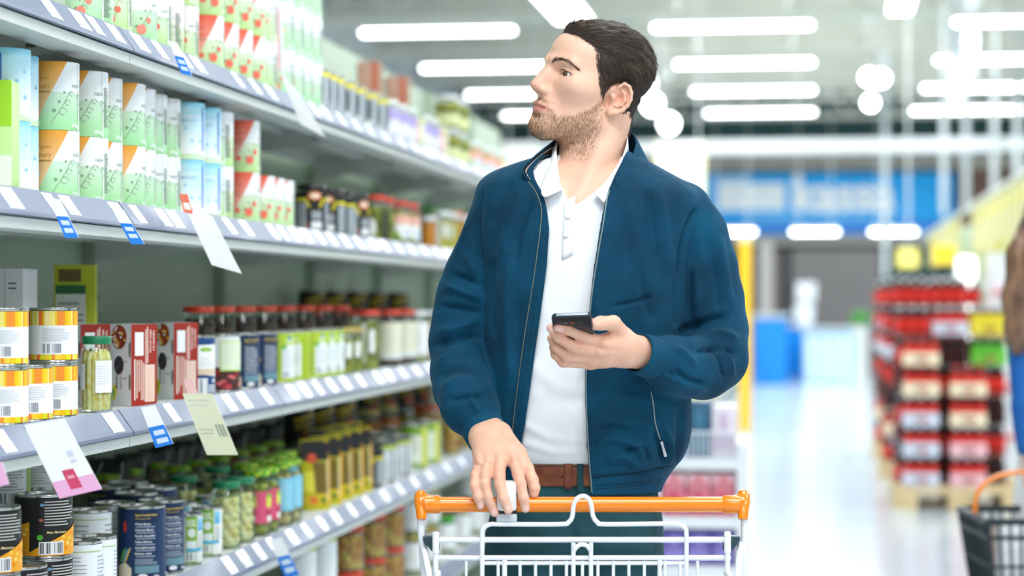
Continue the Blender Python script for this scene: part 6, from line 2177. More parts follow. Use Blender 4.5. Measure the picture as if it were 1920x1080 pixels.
# ------------------------------------------------------------------ the trolley
cart = empty('shopping_trolley', (0, 0, 0))
CO = Vector(M(PX0, HZ, -.30)); CO.z = 0
cart.location = man.matrix_basis @ CO
cart.rotation_euler = (0, 0, TH)
tag(cart, 'white wire shopping trolley with an orange push handle', 'shopping trolley')
def K(px, py, dy): return Vector(M(px, py, dy)) - CO
m_wire = mat('white_wire', (236, 238, 242), rough=.22, Coat_Weight=.4)
m_orange = mat('orange_plastic', (246, 134, 6), rough=.22, Coat_Weight=.3)
m_dkpl = mat('dark_plastic', (30, 62, 72), rough=.4)
HY = -.300
def bar(name, pts, r, m=m_wire, parent=cart, n=10, smooth=0):
    p = catmull(pts, smooth) if smooth else pts
    return MB().tube(p, r, n).build(name, m, parent, deg=50)
h = bar('handle', [K(800, 946, HY), K(1386, 946, HY)], .0138, m_orange, n=28)
for pp, rr_ in (((797, 822, 826), [.0165, .0165, .0140]), ((1354, 1358, 1386), [.0140, .0165, .0165])):
    MB().tube([K(q, 946, HY) for q in pp], rr_, 24).build('handle_sleeve', m_orange, h, deg=40)
for sx, a in ((1, 789), (-1, 1394)):
    mb = MB()
    x0, x1 = (a - 7, a + 10) if sx > 0 else (a - 10, a + 7)
    p = [K(a, 930, HY + .012), K(a, 940, HY + .004), K(a + sx * 1, 956, HY - .004), K(a + sx * 1, 974, HY - .010)]
    mb.tube([p[0] + Vector((0, .02, .0)), p[0], p[1], p[2], p[3]], [.0095, .0115, .0120, .0105, .0085], 14)
    mb.tube([p[1], p[1] + Vector((sx * .012, 0, -.004))], .0155, 20)
    mb.build('handle_corner', m_orange, h, deg=50)
bar('upright', [K(787, 952, HY - .002), K(790, 1000, HY - .004), K(796, 1085, HY - .006), K(806, 1300, HY + .00), K(820, 1640, HY + .02)], .0066)
bar('upright', [K(1396, 952, HY - .002), K(1396, 1000, HY - .004), K(1393, 1085, HY - .006), K(1386, 1300, HY + .00), K(1376, 1640, HY + .02)], .0066)
bar('brace', [K(793, 1020, HY - .006), K(799, 1050, HY - .03), K(806, 1090, HY - .06), K(830, 1180, HY - .16)], .0062)
bar('brace', [K(1388, 1020, HY - .006), K(1386, 1050, HY - .03), K(1384, 1090, HY - .06), K(1366, 1180, HY - .16)], .0062)
GY = HY - .030
bar('gate_loop', [K(904, 1420, GY), K(904, 1080, GY), K(904, 1004, GY), K(907, 990, GY), K(920, 983, GY), K(940, 983, GY), K(1050, 983, GY), K(1066, 979, GY), K(1073, 968, GY), K(1075, 950, GY), K(1081, 936, GY), K(1093, 930, GY),
                  K(1104, 936, GY), K(1109, 950, GY), K(1112, 968, GY), K(1120, 979, GY), K(1135, 983, GY), K(1250, 982, GY), K(1272, 983, GY), K(1284, 990, GY), K(1287, 1004, GY), K(1287, 1080, GY), K(1287, 1420, GY)], .0042, smooth=5)
bar('gate_bar', [K(822, 1012, GY + .006), K(1366, 1012, GY + .006)], .0051)
bar('gate_bar', [K(815, 1046, GY + .006), K(1370, 1046, GY + .006)], .0046)
bar('gate_bar', [K(904, 1056, GY + .002), K(1287, 1056, GY + .002)], .0034)
bar('gate_bar', [K(820, 1230, GY + .004), K(1366, 1230, GY + .004)], .0034); bar('gate_bar', [K(820, 1420, GY + .004), K(1366, 1420, GY + .004)], .0034)
bar('coin_hook', [K(1075, 1420, GY - .002), K(1075, 1050, GY - .002), K(1076, 1034, GY - .002), K(1083, 1024, GY - .002), K(1092, 1021, GY - .002), K(1101, 1024, GY - .002), K(1107, 1034, GY - .002), K(1108, 1050, GY - .002), K(1108, 1420, GY - .002)], .0040, smooth=5)
for px, r in ((874, .0026), (934, .0030), (946, .0046), (975, .0029), (1004, .0029), (1033, .0029), (1062, .0029), (1092, .0029), (1121, .0029), (1150, .0029), (1179, .0029), (1208, .0029), (1237, .0042), (1247, .0028), (1275, .0028), (1308, .0028)):
    bar('gate_wire', [K(px, 1052 if r < .004 else 1050, GY - .002), K(px, 1420, GY - .002)], r, n=8)
for px, s in ((817, -1), (1364, 1)):
    o = bar('hinge_post', [K(px, 997, GY - .002), K(px, 1000, GY - .002), K(px, 1036, GY - .002), K(px, 1037, GY - .002), K(px, 1420, GY - .002)], [.0050, .0062, .0062, .0048, .0048], n=14)
    mb = MB()
    a = [(px - s * 7, 1005), (px + s * 24, 1006), (px + s * 24, 1014), (px + s * 6, 1036), (px - s * 7, 1034)]
    pts = [K(u, v, GY + .004) for u, v in a]
    mb.add(pts + [q + Vector((0, .022, 0)) for q in pts], [tuple(range(5)), tuple(range(9, 4, -1))] + [(i, 5 + i, 5 + (i + 1) % 5, (i + 1) % 5) for i in range(5)])
    q = mb.build('hinge_block', m_dkpl, cart, smooth=False); b = q.modifiers.new('bev', 'BEVEL'); b.width = .002; b.segments = 2
# coin lock on the handle
mb = MB(); mb.box((-.0185, -.018, -.024), (.0185, .020, .030), bev=.009)
c0 = K(950, 933, HY - .0155)
lock = mb.build('coin_lock', mat('white_lock', (232, 234, 236), rough=.3), h); lock.location = c0
mb = MB(); mb.box((-.0180, -.0165, -.0275), (.0180, .018, -.0235)); mb.build('slot', mat('black_slot', (16, 16, 18), rough=.4), lock, smooth=False)
mb = MB(); mb.box((-.0185, -.0185, -.042), (.0185, .018, -.0270), bev=.004); mb.build('lock_foot', mat('grey_lock', (196, 202, 208), rough=.3), lock)
# basket towards the camera, chassis and wheels
R0, R1 = K(822, 1075, GY), K(1362, 1075, GY)
zt_, zb_ = R0.z, .44
def side(s):
    x0 = R0.x if s < 0 else R1.x; x1 = x0 - s * .045
    f = -.86
    bar('basket_rim', [(x0, -.03, zt_), (x0, -.10, zt_ + .0), (x1, f, zt_ - .10)], .0055)
    bar('basket_rim', [(x0 - s * .02, -.03, zb_), (x1 - s * .03, f + .06, zb_)], .0045)
    for i in range(1, 12):
        t = i / 12
        bar('basket_wire', [(x0 + (x1 - x0) * t, -.03 + (f + .03) * t, zt_ - .10 * t), (x0 - s * .02 + (x1 - x0) * t, -.03 + (f + .09) * t, zb_)], .0024, n=6)
    for k in (.33, .66):
        bar('basket_wire', [(x0 - s * .02 * k, -.03, zt_ + (zb_ - zt_) * k), (x1 - s * .03 * k, f + .06 * k, zt_ - .10 + (zb_ - zt_ + .10) * k)], .0026, n=6)
    return x1, f
xl, f = side(-1); xr, f = side(1)
bar('basket_rim', [(xl, f, zt_ - .10), (xr, f, zt_ - .10)], .0055)
for i in range(0, 13):
    t = i / 12; x = xl + (xr - xl) * t
    bar('basket_wire', [(x, f, zt_ - .10), (x, f + .06, zb_), (R0.x + .02 + (R1.x - R0.x - .04) * t, -.03, zb_)], .0024, n=6)
for s, xx in ((-1, xl + .03), (1, xr - .03)):
    bar('chassis', [K(820, 1640, HY + .02) if s < 0 else K(1376, 1640, HY + .02), (xx, -.15, .14), (xx, -.80, .12)], .010)
    for yy in (-.08, -.78):
        mb = MB(); mb.lathe([(.0, -.011), (.052, -.011), (.058, -.006), (.058, .006), (.052, .011), (0, .011)], 24)
        w = mb.build('wheel', mat('grey_rubber', (70, 74, 78), rough=.6), cart); w.location = (xx, yy, .0585); w.rotation_euler = (0, math.pi / 2, 0)
        mb = MB(); mb.prism([(-.020, .045), (.020, .045), (.020, .125), (-.020, .125)], -.016, -.013, axis='x'); mb.prism([(-.020, .045), (.020, .045), (.020, .125), (-.020, .125)], .013, .016, axis='x'); mb.box((-.016, -.02, .118), (.016, .02, .130))
        o = mb.build('fork', mat('zinc', (170, 174, 178), rough=.35, metal=.8), cart, smooth=False); o.location = (xx, yy, 0)
# ------------------------------------------------------------------ lamps and hanging things
m_lamp = emit_mat('lamp_white', (250, 253, 255), 9.0)
m_house = mat('lamp_housing', (214, 218, 218), rough=.5)
def tube_lamp(c, L, w, ax, label, group, cable=True):
    o = empty('ceiling_lamp', c); tag(o, label, 'lamp', group)
    if ax == 'y': o.rotation_euler = (0, 0, math.pi / 2)
    mb = MB(); mb.box((-L / 2, -w / 2, -.045), (L / 2, w / 2, .0), bev=.02); mb.build('diffuser', m_lamp, o)
    mb = MB(); mb.box((-L / 2, -w / 2, .0005), (L / 2, w / 2, .05)); mb.build('housing', m_house, o, smooth=False)
    if cable:
        mb = MB(); mb.tube([(-L * .35, 0, .05), (-L * .35, 0, 5.3 - c[2])], .006, 6); mb.build('suspension', m_house, o); mb = MB(); mb.tube([(L * .35, 0, .05), (L * .35, 0, 5.3 - c[2])], .006, 6); mb.build('suspension', m_house, o)
    return o
cols = [(-4.05, 'left'), (-.92, 'middle'), (2.18, 'right')]
for ci, (x, cn) in enumerate(cols):
    for ri, y in enumerate((22.4, 25.9, 29.3, 32.7)):
        tube_lamp((x, y, 4.2), 1.65, .12, 'x', 'long white tube lamp, %s of the %s row hanging under the ceiling' % (['nearest', 'second', 'third', 'farthest'][ri], cn), 'tube lamps')
tube_lamp((-2.5, 18.9, 4.2), 5.6, .36, 'y', 'broad white lamp running along the aisle, above the head of the man', 'lamps along the aisle')
tube_lamp((.78, 19.2, 4.25), 5.3, .22, 'y', 'narrow white lamp running along the aisle, at the top right of the middle', 'lamps along the aisle')
for px, w in ((1372, .78), (1528, .78), (1675, .76)):
    c = W(px, 433, 36); tube_lamp(tuple(c), w, .16, 'x', 'short white lamp over the checkouts, ' + {1372: 'leftmost', 1528: 'middle', 1675: 'rightmost'}[px] + ' of the three in front of the blue sign', 'checkout lamps')
for px, py, d, wh in ((1629, 145, 26, 'upper left of the pair by the thin pole'), (1652, 147, 26.4, 'upper right of the pair by the thin pole'), (1632, 193, 28, 'lower one under the pair'), (1224, 196, 27, 'beside the nape of the man'), (1254, 232, 29, 'lower one near the collar of the man')):
    c = W(px, py, d); o = empty('spot_lamp', c); tag(o, 'round white spot lamp, ' + wh, 'lamp', 'round spot lamps')
    r = .085 if px > 1600 else .12
    mb = MB(); mb.ball((0, 0, 0), r, seg=16, rings=10); mb.build('globe', emit_mat('spot_white', (252, 253, 255), 14), o)
    mb = MB(); mb.tube([(0, 0, r * .9), (0, 0, 5.3 - c.z)], .02, 8); mb.build('stem', m_house, o)
# long white cable rail across the hall
mb = MB(); c0 = W(700, 252, 27.0)
y_ = c0.y + 3.4; z_ = 3.44
mb.box((-5.5, y_ - .08, z_ + .05), (8.9, y_ + .08, z_ + .11)); mb.box((-5.5, y_ - .10, z_ - .09), (8.9, y_ - .07, z_ + .06))
for i in range(72): mb.box((-5.5 + i * .2, y_ - .105, z_ - .10), (-5.42 + i * .2, y_ - .10, z_ - .05), 1)
o = mb.build('cable_tray', [mat('tray_white', (240, 244, 248), rough=.4), mat('tray_hole', (176, 186, 196), rough=.5)], smooth=False); tag(o, 'long white cable tray crossing the hall above the sign', 'cable tray')
for px, py, d, wd, wh in ((1794, 205, 24, .15, 'thicker one, left of the two at the top right'), (1820, 152, 22.5, .12, 'shorter one, right of the two at the top right')):
    c = W(px, py, d); mb = MB(); mb.box((-wd / 2, -.03, 0), (wd / 2, .03, 5.3 - c.z), bev=.01); o = mb.build('hanging_post', mat('post_white', (236, 243, 250), rough=.4)); o.location = c
    tag(o, 'white hanging post, ' + wh, 'post', 'white hanging posts')
for px, py, d, wh in ((1770, 400, 30, 'first left of the yellow cards'), (1812, 396, 30, 'second, at the end of the yellow cards'), (1864, 372, 29, 'third, above the yellow cards'), (1908, 360, 28, 'fourth, at the right edge'), (1660, 520, 33, 'above the red drink stacks')):
    c = W(px, py, d); mb = MB(); mb.tube([(0, 0, 0), (0, 0, 5.3 - c.z)], .045, 10); o = mb.build('thin_pole', mat('pole_grey', (206, 214, 218), rough=.4)); o.location = c
    tag(o, 'thin pale hanging pole, ' + wh, 'pole', 'thin hanging poles')
for px0, px1, py0, py1, d, wh in ((1232, 1318, 266, 372, 20, 'behind the shoulder of the man'), (948, 1006, 270, 330, 24, 'left of the beard of the man')):
    a, b = W(px0, py0, d), W(px1, py1, d); w = (b - a).length * .5
    o = empty('hanging_sign', (a + b) / 2, TH); tag(o, 'blank white hanging sign ' + wh, 'sign', 'white hanging signs')
    hw = (px1 - px0) / 2 * d / F; hh = (py1 - py0) / 2 * d / F
    mb = MB(); mb.box((-hw, -.02, -hh), (hw, .02, hh)); mb.build('board', mat('sign_white', (246, 248, 246), rough=.4), o, smooth=False)
    for e0, e1 in ((-hw - .02, -hw), (hw, hw + .02)): mb = MB(); mb.box((e0, -.024, -hh), (e1, .024, hh)); mb.build('edge', mat('sign_edge', (232, 226, 150), rough=.4), o, smooth=False)
    for s in (-.8, .8): mb = MB(); mb.tube([(s * hw, 0, hh), (s * hw, 0, 5.3 - (a.z + b.z) / 2)], .006, 6); mb.build('suspension', m_house, o)

# ------------------------------------------------------------------ the blue sign and the checkouts
SY = 39.52
def at_back(px, py, y=SY):
    r = W(px, py, 10) - CAM; return CAM + r * ((y - CAM.y) / r.y)
a, b = at_back(1322, 326), at_back(1790, 438)
sg = empty('store_sign', (0, SY, 0)); tag(sg, 'wide blue store sign with white lettering on the back wall', 'sign')
mb = MB(); mb.box((a.x, 0, b.z), (b.x, .16, a.z), bev=.02); mb.build('board', mat('sign_blue', (0, 176, 255), rough=.5), sg)
p = Print(); u = lambda px: at_back(px, 380).x - a.x; v = lambda py: at_back(1500, py).z - b.z
p.rect(0, 0, b.x - a.x, v(412), '0a86e4'); p.rect(u(1346), v(394), u(1472), v(343), 'f4fbff', step=.2); p.rect(u(1346), v(343), u(1400), v(330), 'bfe4fb', step=.2)
for k in (-.03, 0, .03): p.text('kassa', u(1486) + k, v(394), .92, 'fafdff', True, sx=.94)
for i in range(11): p.rect(u(1398) + i * .26, v(415), u(1398) + i * .26 + .15, v(402), '7cc8f6', step=.2)
p.flat((a.x, -.001, b.z), (1, 0, 0), (0, 0, 1), m_print, sg, 'lettering', eps=.002)
m_shut = mat('shutter_grey', (126, 122, 122), rough=.5)
_tc = nd(m_shut, 'ShaderNodeTexCoord'); _w = nd(m_shut, 'ShaderNodeTexWave'); _w.bands_direction = 'X'; _w.inputs['Scale'].default_value = 2.4
_r = nd(m_shut, 'ShaderNodeValToRGB'); _r.color_ramp.elements[0].color = (*lin((92, 92, 96)), 1); _r.color_ramp.elements[1].color = (*lin((168, 160, 156)), 1)
lk(m_shut, _tc.outputs['Object'], _w.inputs['Vector']); lk(m_shut, _w.outputs['Fac'], _r.inputs['Fac']); lk(m_shut, _r.outputs['Color'], bsdf(m_shut).inputs['Base Color'])
a, b = at_back(1482, 468, 39.6), at_back(1650, 700, 39.6)
mb = MB(); mb.box((a.x, 39.58, 0), (b.x, 39.68, a.z)); o = mb.build('roller_shutter', m_shut, smooth=False); tag(o, 'grey slatted roller shutter under the blue sign', 'shutter')
a, b = at_back(1397, 470, 39.6), at_back(1470, 700, 39.6)
mb = MB(); mb.box((a.x, 39.58, 0), (b.x, 39.68, a.z)); o = mb.build('wall_cabinet', mat('cabinet_taupe', (128, 116, 116), rough=.6), smooth=False); tag(o, 'taupe wall cabinet left of the roller shutter', 'cabinet')
c = W(1437, 700, 38.6); mb = MB(); mb.box((-.11, -.1, -c.z), (.11, .1, W(1437, 452, 38.6).z - c.z)); o = mb.build('column', mat('column_beige', (206, 200, 194), rough=.6), smooth=False); o.location = c; tag(o, 'slim beige column left of the checkouts', 'column')
def counter(px0, px1, top, d, depth, m, label, stripes=False):
    a, b = W(px0, top, d), W(px1, top, d)
    o = empty('checkout_counter', ((a.x + b.x) / 2, a.y, 0)); tag(o, label, 'checkout')
    w = (b.x - a.x) / 2; z = a.z
    mb = MB(); mb.box((-w, 0, 0), (w, depth, z - .06)); mb.build('body', m, o, smooth=False)
    mb = MB(); mb.box((-w - .04, -.04, z - .059), (w + .04, depth + .04, z)); mb.build('worktop', mat('worktop_grey', (188, 200, 208), rough=.4), o, smooth=False)
    if stripes:
        p = Print()
        for i in range(4): p.rect(.04 + i * 2 * w / 4.2, .02, .04 + i * 2 * w / 4.2 + w / 3.4, z - .1, 'f6fafc', step=.3)
        p.flat((-w, -.001, 0), (1, 0, 0), (0, 0, 1), m_print, o, 'panels', eps=.002)
    return o
m_cblue = mat('checkout_blue', (0, 140, 236), rough=.35); m_cpale = mat('checkout_pale', (120, 196, 232), rough=.4)
counter(1414, 1474, 590, 33.5, 2.2, m_cblue, 'bright blue checkout, the left one'); counter(1446, 1512, 608, 36.9, 1.4, m_cblue, 'bright blue checkout behind the pale one'); counter(1506, 1600, 616, 34.2, 2.4, m_cpale, 'pale checkout with white front panels', True)
for px, py, w, h, d, lb in ((1508, 590, .30, .32, 34.9, 'lower white screen on the checkout'), (1512, 548, .34, .34, 37.5, 'upper white screen behind the checkout')):
    c = W(px, py, d); o = empty('till_screen', c, TH); tag(o, lb, 'screen', 'till screens')
    mb = MB(); mb.box((-w / 2, 0, -h / 2), (w / 2, .05, h / 2), bev=.01); mb.build('monitor', mat('screen_white', (240, 245, 252), rough=.3), o); mb = MB(); mb.box((-.03, .01, (W(1550, 616, 34.2).z if d < 36 else W(1480, 608, 36.9).z) - c.z), (.03, .04, -h / 2 + .02)); mb.build('stand', m_house, o, smooth=False)
c = W(1613, 606, 31); mb = MB()
rr = random.Random(3)
for k in range(40): mb.ball((rr.uniform(-.10, .10), rr.uniform(-.1, .1), rr.uniform(-.02, .14)), .035, seg=6, rings=4, sc=(1.6, 1, .5))
o = empty('potted_plant', (c.x, c.y, 0)); tag(o, 'small green plant on a white stand beside the drink stacks', 'plant'); q = mb.build('leaves', mat('leaf_green', (60, 170, 40), rough=.5), o, deg=None); q.location = (0, 0, c.z); q['kind'] = 'stuff'
mb = MB(); mb.box((-.10, -.10, 0), (.10, .10, c.z - .03)); mb.build('stand', mat('stand_pale', (220, 222, 224), rough=.5), o, smooth=False)

# ------------------------------------------------------------------ left side of the aisle beyond the shelving
def display(px0, px1, top, d, depth, m, label, name='display_stand', cat='display stand'):
    a, b = W(px0, top, d), W(px1, top, d)
    o = empty(name, ((a.x + b.x) / 2, a.y, 0)); tag(o, label, cat)
    return o, (b.x - a.x) / 2, a.z
o, w, z = display(1386, 1406, 452, 21.5, .5, None, 'tall yellow display column beside the aisle, behind the elbow of the man')
mb = MB(); mb.box((-w, 0, 0), (w, .45, z)); mb.build('panel', mat('display_yellow', (250, 196, 24), rough=.4), o, smooth=False); mb = MB(); mb.box((-w - .01, -.01, z), (w + .01, .46, z + .08)); mb.build('header', mat('display_cream', (250, 240, 200), rough=.4), o, smooth=False)
# a far run of shelving with pale cartons
g = empty('far_shelving', (-1.55, 24.5, 0)); tag(g, 'white shelving far down the left side of the aisle', 'shelving')
mb = MB(); mb.box((-.5, 0, 0), (-.45, 9, 2.1)); mb.build('back_panel', m_panel, g, smooth=False)
for z in (.12, .62, 1.10, 1.55): mb = MB(); mb.box((-.45, 0, z), (.3, 9, z + .03)); mb.build('board', m_shelf, g, smooth=False)
cl = [(250, 226, 110), (240, 244, 248), (150, 210, 110), (246, 180, 170), (250, 240, 180), (190, 214, 240), (240, 240, 236), (236, 150, 60)]
n_ = 0
for zi, z in enumerate((.12, .62, 1.10, 1.55)):
    for i in range(6):
        c = cl[(i * 3 + zi * 5) % 8]
        mb = MB(); mb.box((-.17, -.24, 0), (.17, .24, .28 + .05 * ((i + zi) % 3)), bev=.01)
        o = mb.build('carton', mat('far_card_%d' % ((i * 3 + zi * 5) % 8), c, rough=.5)); o.location = (-1.45, 24.85 + i * .62, z + .0305)
        tag(o, 'pastel carton, %s from the front, %s shelf of the far left shelving' % (ORD[i], ['bottom', 'second lowest', 'third lowest', 'top'][zi]), 'carton', 'cartons on the far shelving')
# low promotion stand between the shelving and the man
d = 8.3
a, b = W(1232, 752, d), W(1388, 752, d); pw = (b.x - a.x) / 2; sc_ = d / F
o = empty('promotion_stand', ((a.x + b.x) / 2 , a.y, 0)); tag(o, 'low white promotion stand with three shelves, behind the trolley handle', 'display stand')
zz = [W(1300, y, d).z for y in (1060, 968, 858)]
for s in (-1, 1): mb = MB(); mb.box((s * pw - .012, 0, 0), (s * pw + .012, .55, zz[2] + .06)); mb.build('side', mat('stand_white', (244, 246, 250), rough=.4), o, smooth=False)
for z in zz: mb = MB(); mb.box((-pw + .013, 0, z - .045), (pw - .013, .55, z)); mb.build('board', mat('stand_white'), o, smooth=False)
mb = MB()
for i in range(16): mb.tube([(-pw + .02 + i * (2 * pw - .04) / 15, -.004, zz[2]), (-pw + .02 + i * (2 * pw - .04) / 15, -.004, zz[2] + .10)], .003, 6)
mb.tube([(-pw, -.004, zz[2] + .10), (pw, -.004, zz[2] + .10)], .004, 6); mb.build('wire_front', m_wire, o)
base = Vector(o.location)
def pack(x, y, z, w, h, dd, c, name, label, cat, grp, c2=None):
    mb = MB(); mb.box((-w / 2, 0, 0), (w / 2, dd, h), bev=.008); q = mb.build(name, mat('pack_%02x%02x%02x' % c, c, rough=.4)); q.location = base + Vector((x, y, z + .001)); tag(q, label, cat, grp)
    if c2:
        p = Print(); p.rect(w * .06, h * .12, w * .94, h * .45, '%02x%02x%02x' % c2); p.ell(w * .5, h * .68, w * .18, h * .18, '%02x%02x%02x' % c2); p.flat((-w / 2, 0, 0), (1, 0, 0), (0, 0, 1), m_print, q, 'print', eps=.0004)
    return q
lo_ = ['leftmost', 'middle', 'rightmost']
for i in range(3):
    x = (-1 + i) * .096
    pack(x, .03, zz[0], .092, .135, .2, (112, 98, 176), 'gift_bag', 'violet pack, %s on the lowest shelf of the promotion stand' % lo_[i], 'pack', 'packs on the promotion stand', (150, 136, 206))
    pack(x, .03, zz[1], .092, .105, .2, (228, 118, 140), 'gift_bag', 'pink and red pack, %s on the middle shelf of the promotion stand' % lo_[i], 'pack', 'packs on the promotion stand', (206, 64, 86))
    pack(x, .03, zz[1] + .107, .092, .058, .2, (240, 190, 200), 'gift_bag', 'pale pink pack, %s of those stacked on the red packs' % lo_[i], 'pack', 'packs on the promotion stand', (226, 120, 130))
    pack(x, .03, zz[2], .092, (.21, .22, .20)[i], .2, ((206, 204, 236), (44, 96, 128), (236, 226, 238))[i], 'gift_bag', '%s pack, %s on the top shelf of the promotion stand' % (('lavender', 'dark blue', 'pale lilac')[i], lo_[i]), 'pack', 'packs on the promotion stand', ((120, 118, 214), (70, 130, 156), (216, 190, 214))[i])

# ------------------------------------------------------------------ pallets of drinks on the right
m_wood = mat('pallet_wood', (226, 200, 150), rough=.7); vary(m_wood, (206, 172, 120), (238, 216, 172), scale=6, stretch=(1, 8, 8))
PX_, PY_ = .455, 13.55
def pallet(x, y, label):
    o = empty('pallet', (x, y, 0)); tag(o, label, 'pallet', 'wooden pallets')
    for k in range(5): mb = MB(); mb.box((0, .02 + k * .19, .122), (.80, .14 + k * .19, .144)); mb.build('deck_board', m_wood, o, smooth=False)
    for xx in (0, .33, .66):
        mb = MB(); mb.box((xx, .02, .0), (xx + .14, .90, .022)); mb.build('bottom_board', m_wood, o, smooth=False)
        for yy in (.02, .38, .76): mb = MB(); mb.box((xx, yy, .0225), (xx + .14, yy + .14, .0995)); mb.build('block', m_wood, o, smooth=False)
    mb = MB(); mb.box((0, .02, .1), (.80, .90, .1215)); mb.build('stringer', m_wood, o, smooth=False)
m_cola = mat('cola', (40, 16, 14), rough=.12); m_cap = mat('cap_white', (240, 236, 236), rough=.35); m_capr = mat('cap_red', (214, 40, 34), rough=.35); m_lab = mat('label_red', (228, 48, 36), rough=.4)
def make_pack(tray, lab, cap, name, th=.082):
    w = .222; mb = MB(); mb.box((-w / 2, 0, 0), (w / 2, w, th), bev=.004)
    o = mb.build('drink_pack', mat('tray_' + name, tray, rough=.5))
    if th > .05:
        p = Print(); p.ell(w / 2, .04, .05, .022, '%02x%02x%02x' % tuple(int(v * .72) for v in tray)); p.ell(w / 2 + .01, .036, .026, .012, 'c03a34'); p.flat((-w / 2, 0, 0), (1, 0, 0), (0, 0, 1), m_print, o, 'print', eps=.0004)
    for i in range(3):
        for j in range(2):
            mb = MB(); x, y = (-1 + i) * .073, .058 + j * .106
            l0, l1 = (.024, .112) if th < .05 else (.085, .135)
            mb.lathe([(.032, th), (.034, th + .002), (.034, l0)], 14, 1, (x, y, 0)); mb.lathe([(.0345, l0), (.0345, l1)], 14, 0, (x, y, 0)); mb.lathe([(.034, l1), (.031, l1 + .014), (.014, .168)], 14, 1, (x, y, 0)); mb.lathe([(.0165, .166), (.0165, .1875), (.0, .188)], 12, 2, (x, y, 0))
            mb.build('bottle', [lab, m_cola, cap], o)
    return o
m_lab2 = mat('label_dark', (60, 20, 20), rough=.3)
PK = {'grey': make_pack((214, 216, 230), m_lab, m_cap, 'grey'), 'cream': make_pack((246, 224, 190), m_lab, m_capr, 'cream'), 'pink': make_pack((246, 190, 196), m_lab, m_cap, 'pink'), 'red': make_pack((150, 40, 34), m_lab, m_cap, 'red', .014), 'dark': make_pack((44, 24, 26), m_lab2, m_capr, 'dark', .014),
      'green': make_pack((110, 196, 50), mat('label_green', (96, 190, 60), rough=.4), m_cap, 'green'), 'yellow': make_pack((236, 214, 50), mat('label_yellow', (240, 220, 60), rough=.4), m_cap, 'yellow')}
used_p = set()
def stack(x, y, z0, kinds, where):
    for k, kd in enumerate(kinds):
        o = PK[kd] if kd not in used_p else copy_tree(PK[kd]); used_p.add(kd)
        o.location = (x, y, z0 + k * .1885)
        tag(o, '%s drink pack, %s layer of %s' % (kd, ORD[k], where), 'drink pack', 'packs of red-labelled bottles')
pallet(PX_, PY_, 'wooden pallet under the nearest drink stacks'); pallet(PX_ - .02, PY_ + 2.2, 'second wooden pallet, behind the nearest'); pallet(PX_ - .02, PY_ + 4.4, 'farthest wooden pallet of the drinks')
z0 = .145
stack(PX_ + .165, PY_ + .03, z0, ['grey', 'grey', 'grey', 'cream', 'cream'], 'the front left drink column'); stack(PX_ + .455, PY_ + .03, z0, ['pink', 'pink', 'cream', 'cream'], 'the front right drink column')
stack(PX_ + .12, PY_ + .29, z0, ['red', 'dark', 'red', 'dark', 'red', 'red'], 'the left column, second row'); stack(PX_ + .36, PY_ + .29, z0, ['dark', 'red', 'dark', 'red', 'dark', 'grey'], 'the middle column, second row'); stack(PX_ + .60, PY_ + .29, z0, ['dark', 'red', 'dark', 'red', 'green', 'yellow'], 'the right column, second row')
stack(PX_ + .12, PY_ + .55, z0, ['red', 'grey', 'dark', 'red', 'dark', 'red', 'red'], 'the left column, third row'); stack(PX_ + .36, PY_ + .55, z0, ['dark', 'dark', 'dark', 'dark', 'dark', 'red', 'red'], 'the middle column, third row'); stack(PX_ + .60, PY_ + .55, z0, ['dark', 'dark', 'dark', 'dark', 'red', 'green'], 'the right column, third row')
for r, (yy, wd) in enumerate(((PY_ + 2.24, 'on the second pallet'), (PY_ + 4.44, 'on the farthest pallet'))):
    stack(PX_ + .10, yy, z0, ['red', 'cream', 'dark', 'red', 'grey', 'red', 'red'], 'the left drink column ' + wd); stack(PX_ + .34, yy, z0, ['dark', 'dark', 'dark', 'dark', 'dark', 'red', 'red'], 'the middle drink column ' + wd); stack(PX_ + .58, yy, z0, ['dark', 'dark', 'dark', 'dark', 'dark', 'red', 'red'], 'the right drink column ' + wd)
    stack(PX_ + .10, yy + .26, z0, ['red', 'red', 'red', 'dark', 'red', 'grey', 'red'], 'the rear left drink column ' + wd)

# ------------------------------------------------------------------ right-hand shelving, fridge and yellow cards
c = W(1862, 900, 15.6)
o = empty('wall_fridge', (c.x, c.y, 0)); tag(o, 'tall white fridge cabinet with red shelf edges, behind the woman', 'fridge')
mb = MB(); mb.box((0, .0, 0), (1.6, .7, 1.66)); mb.build('cabinet', mat('fridge_white', (246, 248, 250), rough=.3), o, smooth=False)
for z in (.30, .66, 1.02, 1.36): mb = MB(); mb.box((.0, -.03, z), (1.6, -.001, z + .022)); mb.build('shelf_edge', mat('edge_red', (222, 70, 80), rough=.4), o, smooth=False)
g = empty('right_shelving', (1.95, 17.2, 0)); tag(g, 'shelving along the right side beneath the yellow cards', 'shelving')
mb = MB(); mb.box((0, 0, 0), (.06, 15, 2.3)); mb.build('back_panel', m_panel, g, smooth=False)
for z in (.1, .6, 1.05, 1.45): mb = MB(); mb.box((-.45, 0, z), (0, 15, z + .03)); mb.build('board', m_shelf, g, smooth=False)
mb = MB(); mb.box((-.47, -1.6, 2.24), (-.44, 15, 2.28)); mb.build('sign_rail', m_shelf, g, smooth=False)
for k in range(2): mb = MB(); mb.box((-.44, k * 10 + 1, 2.24), (0.0, k * 10 + 1.04, 2.27)); mb.build('rail_arm', m_shelf, g, smooth=False)
rc = [(120, 200, 50), (236, 220, 40), (240, 244, 246), (220, 60, 70), (160, 206, 240), (250, 250, 250)]
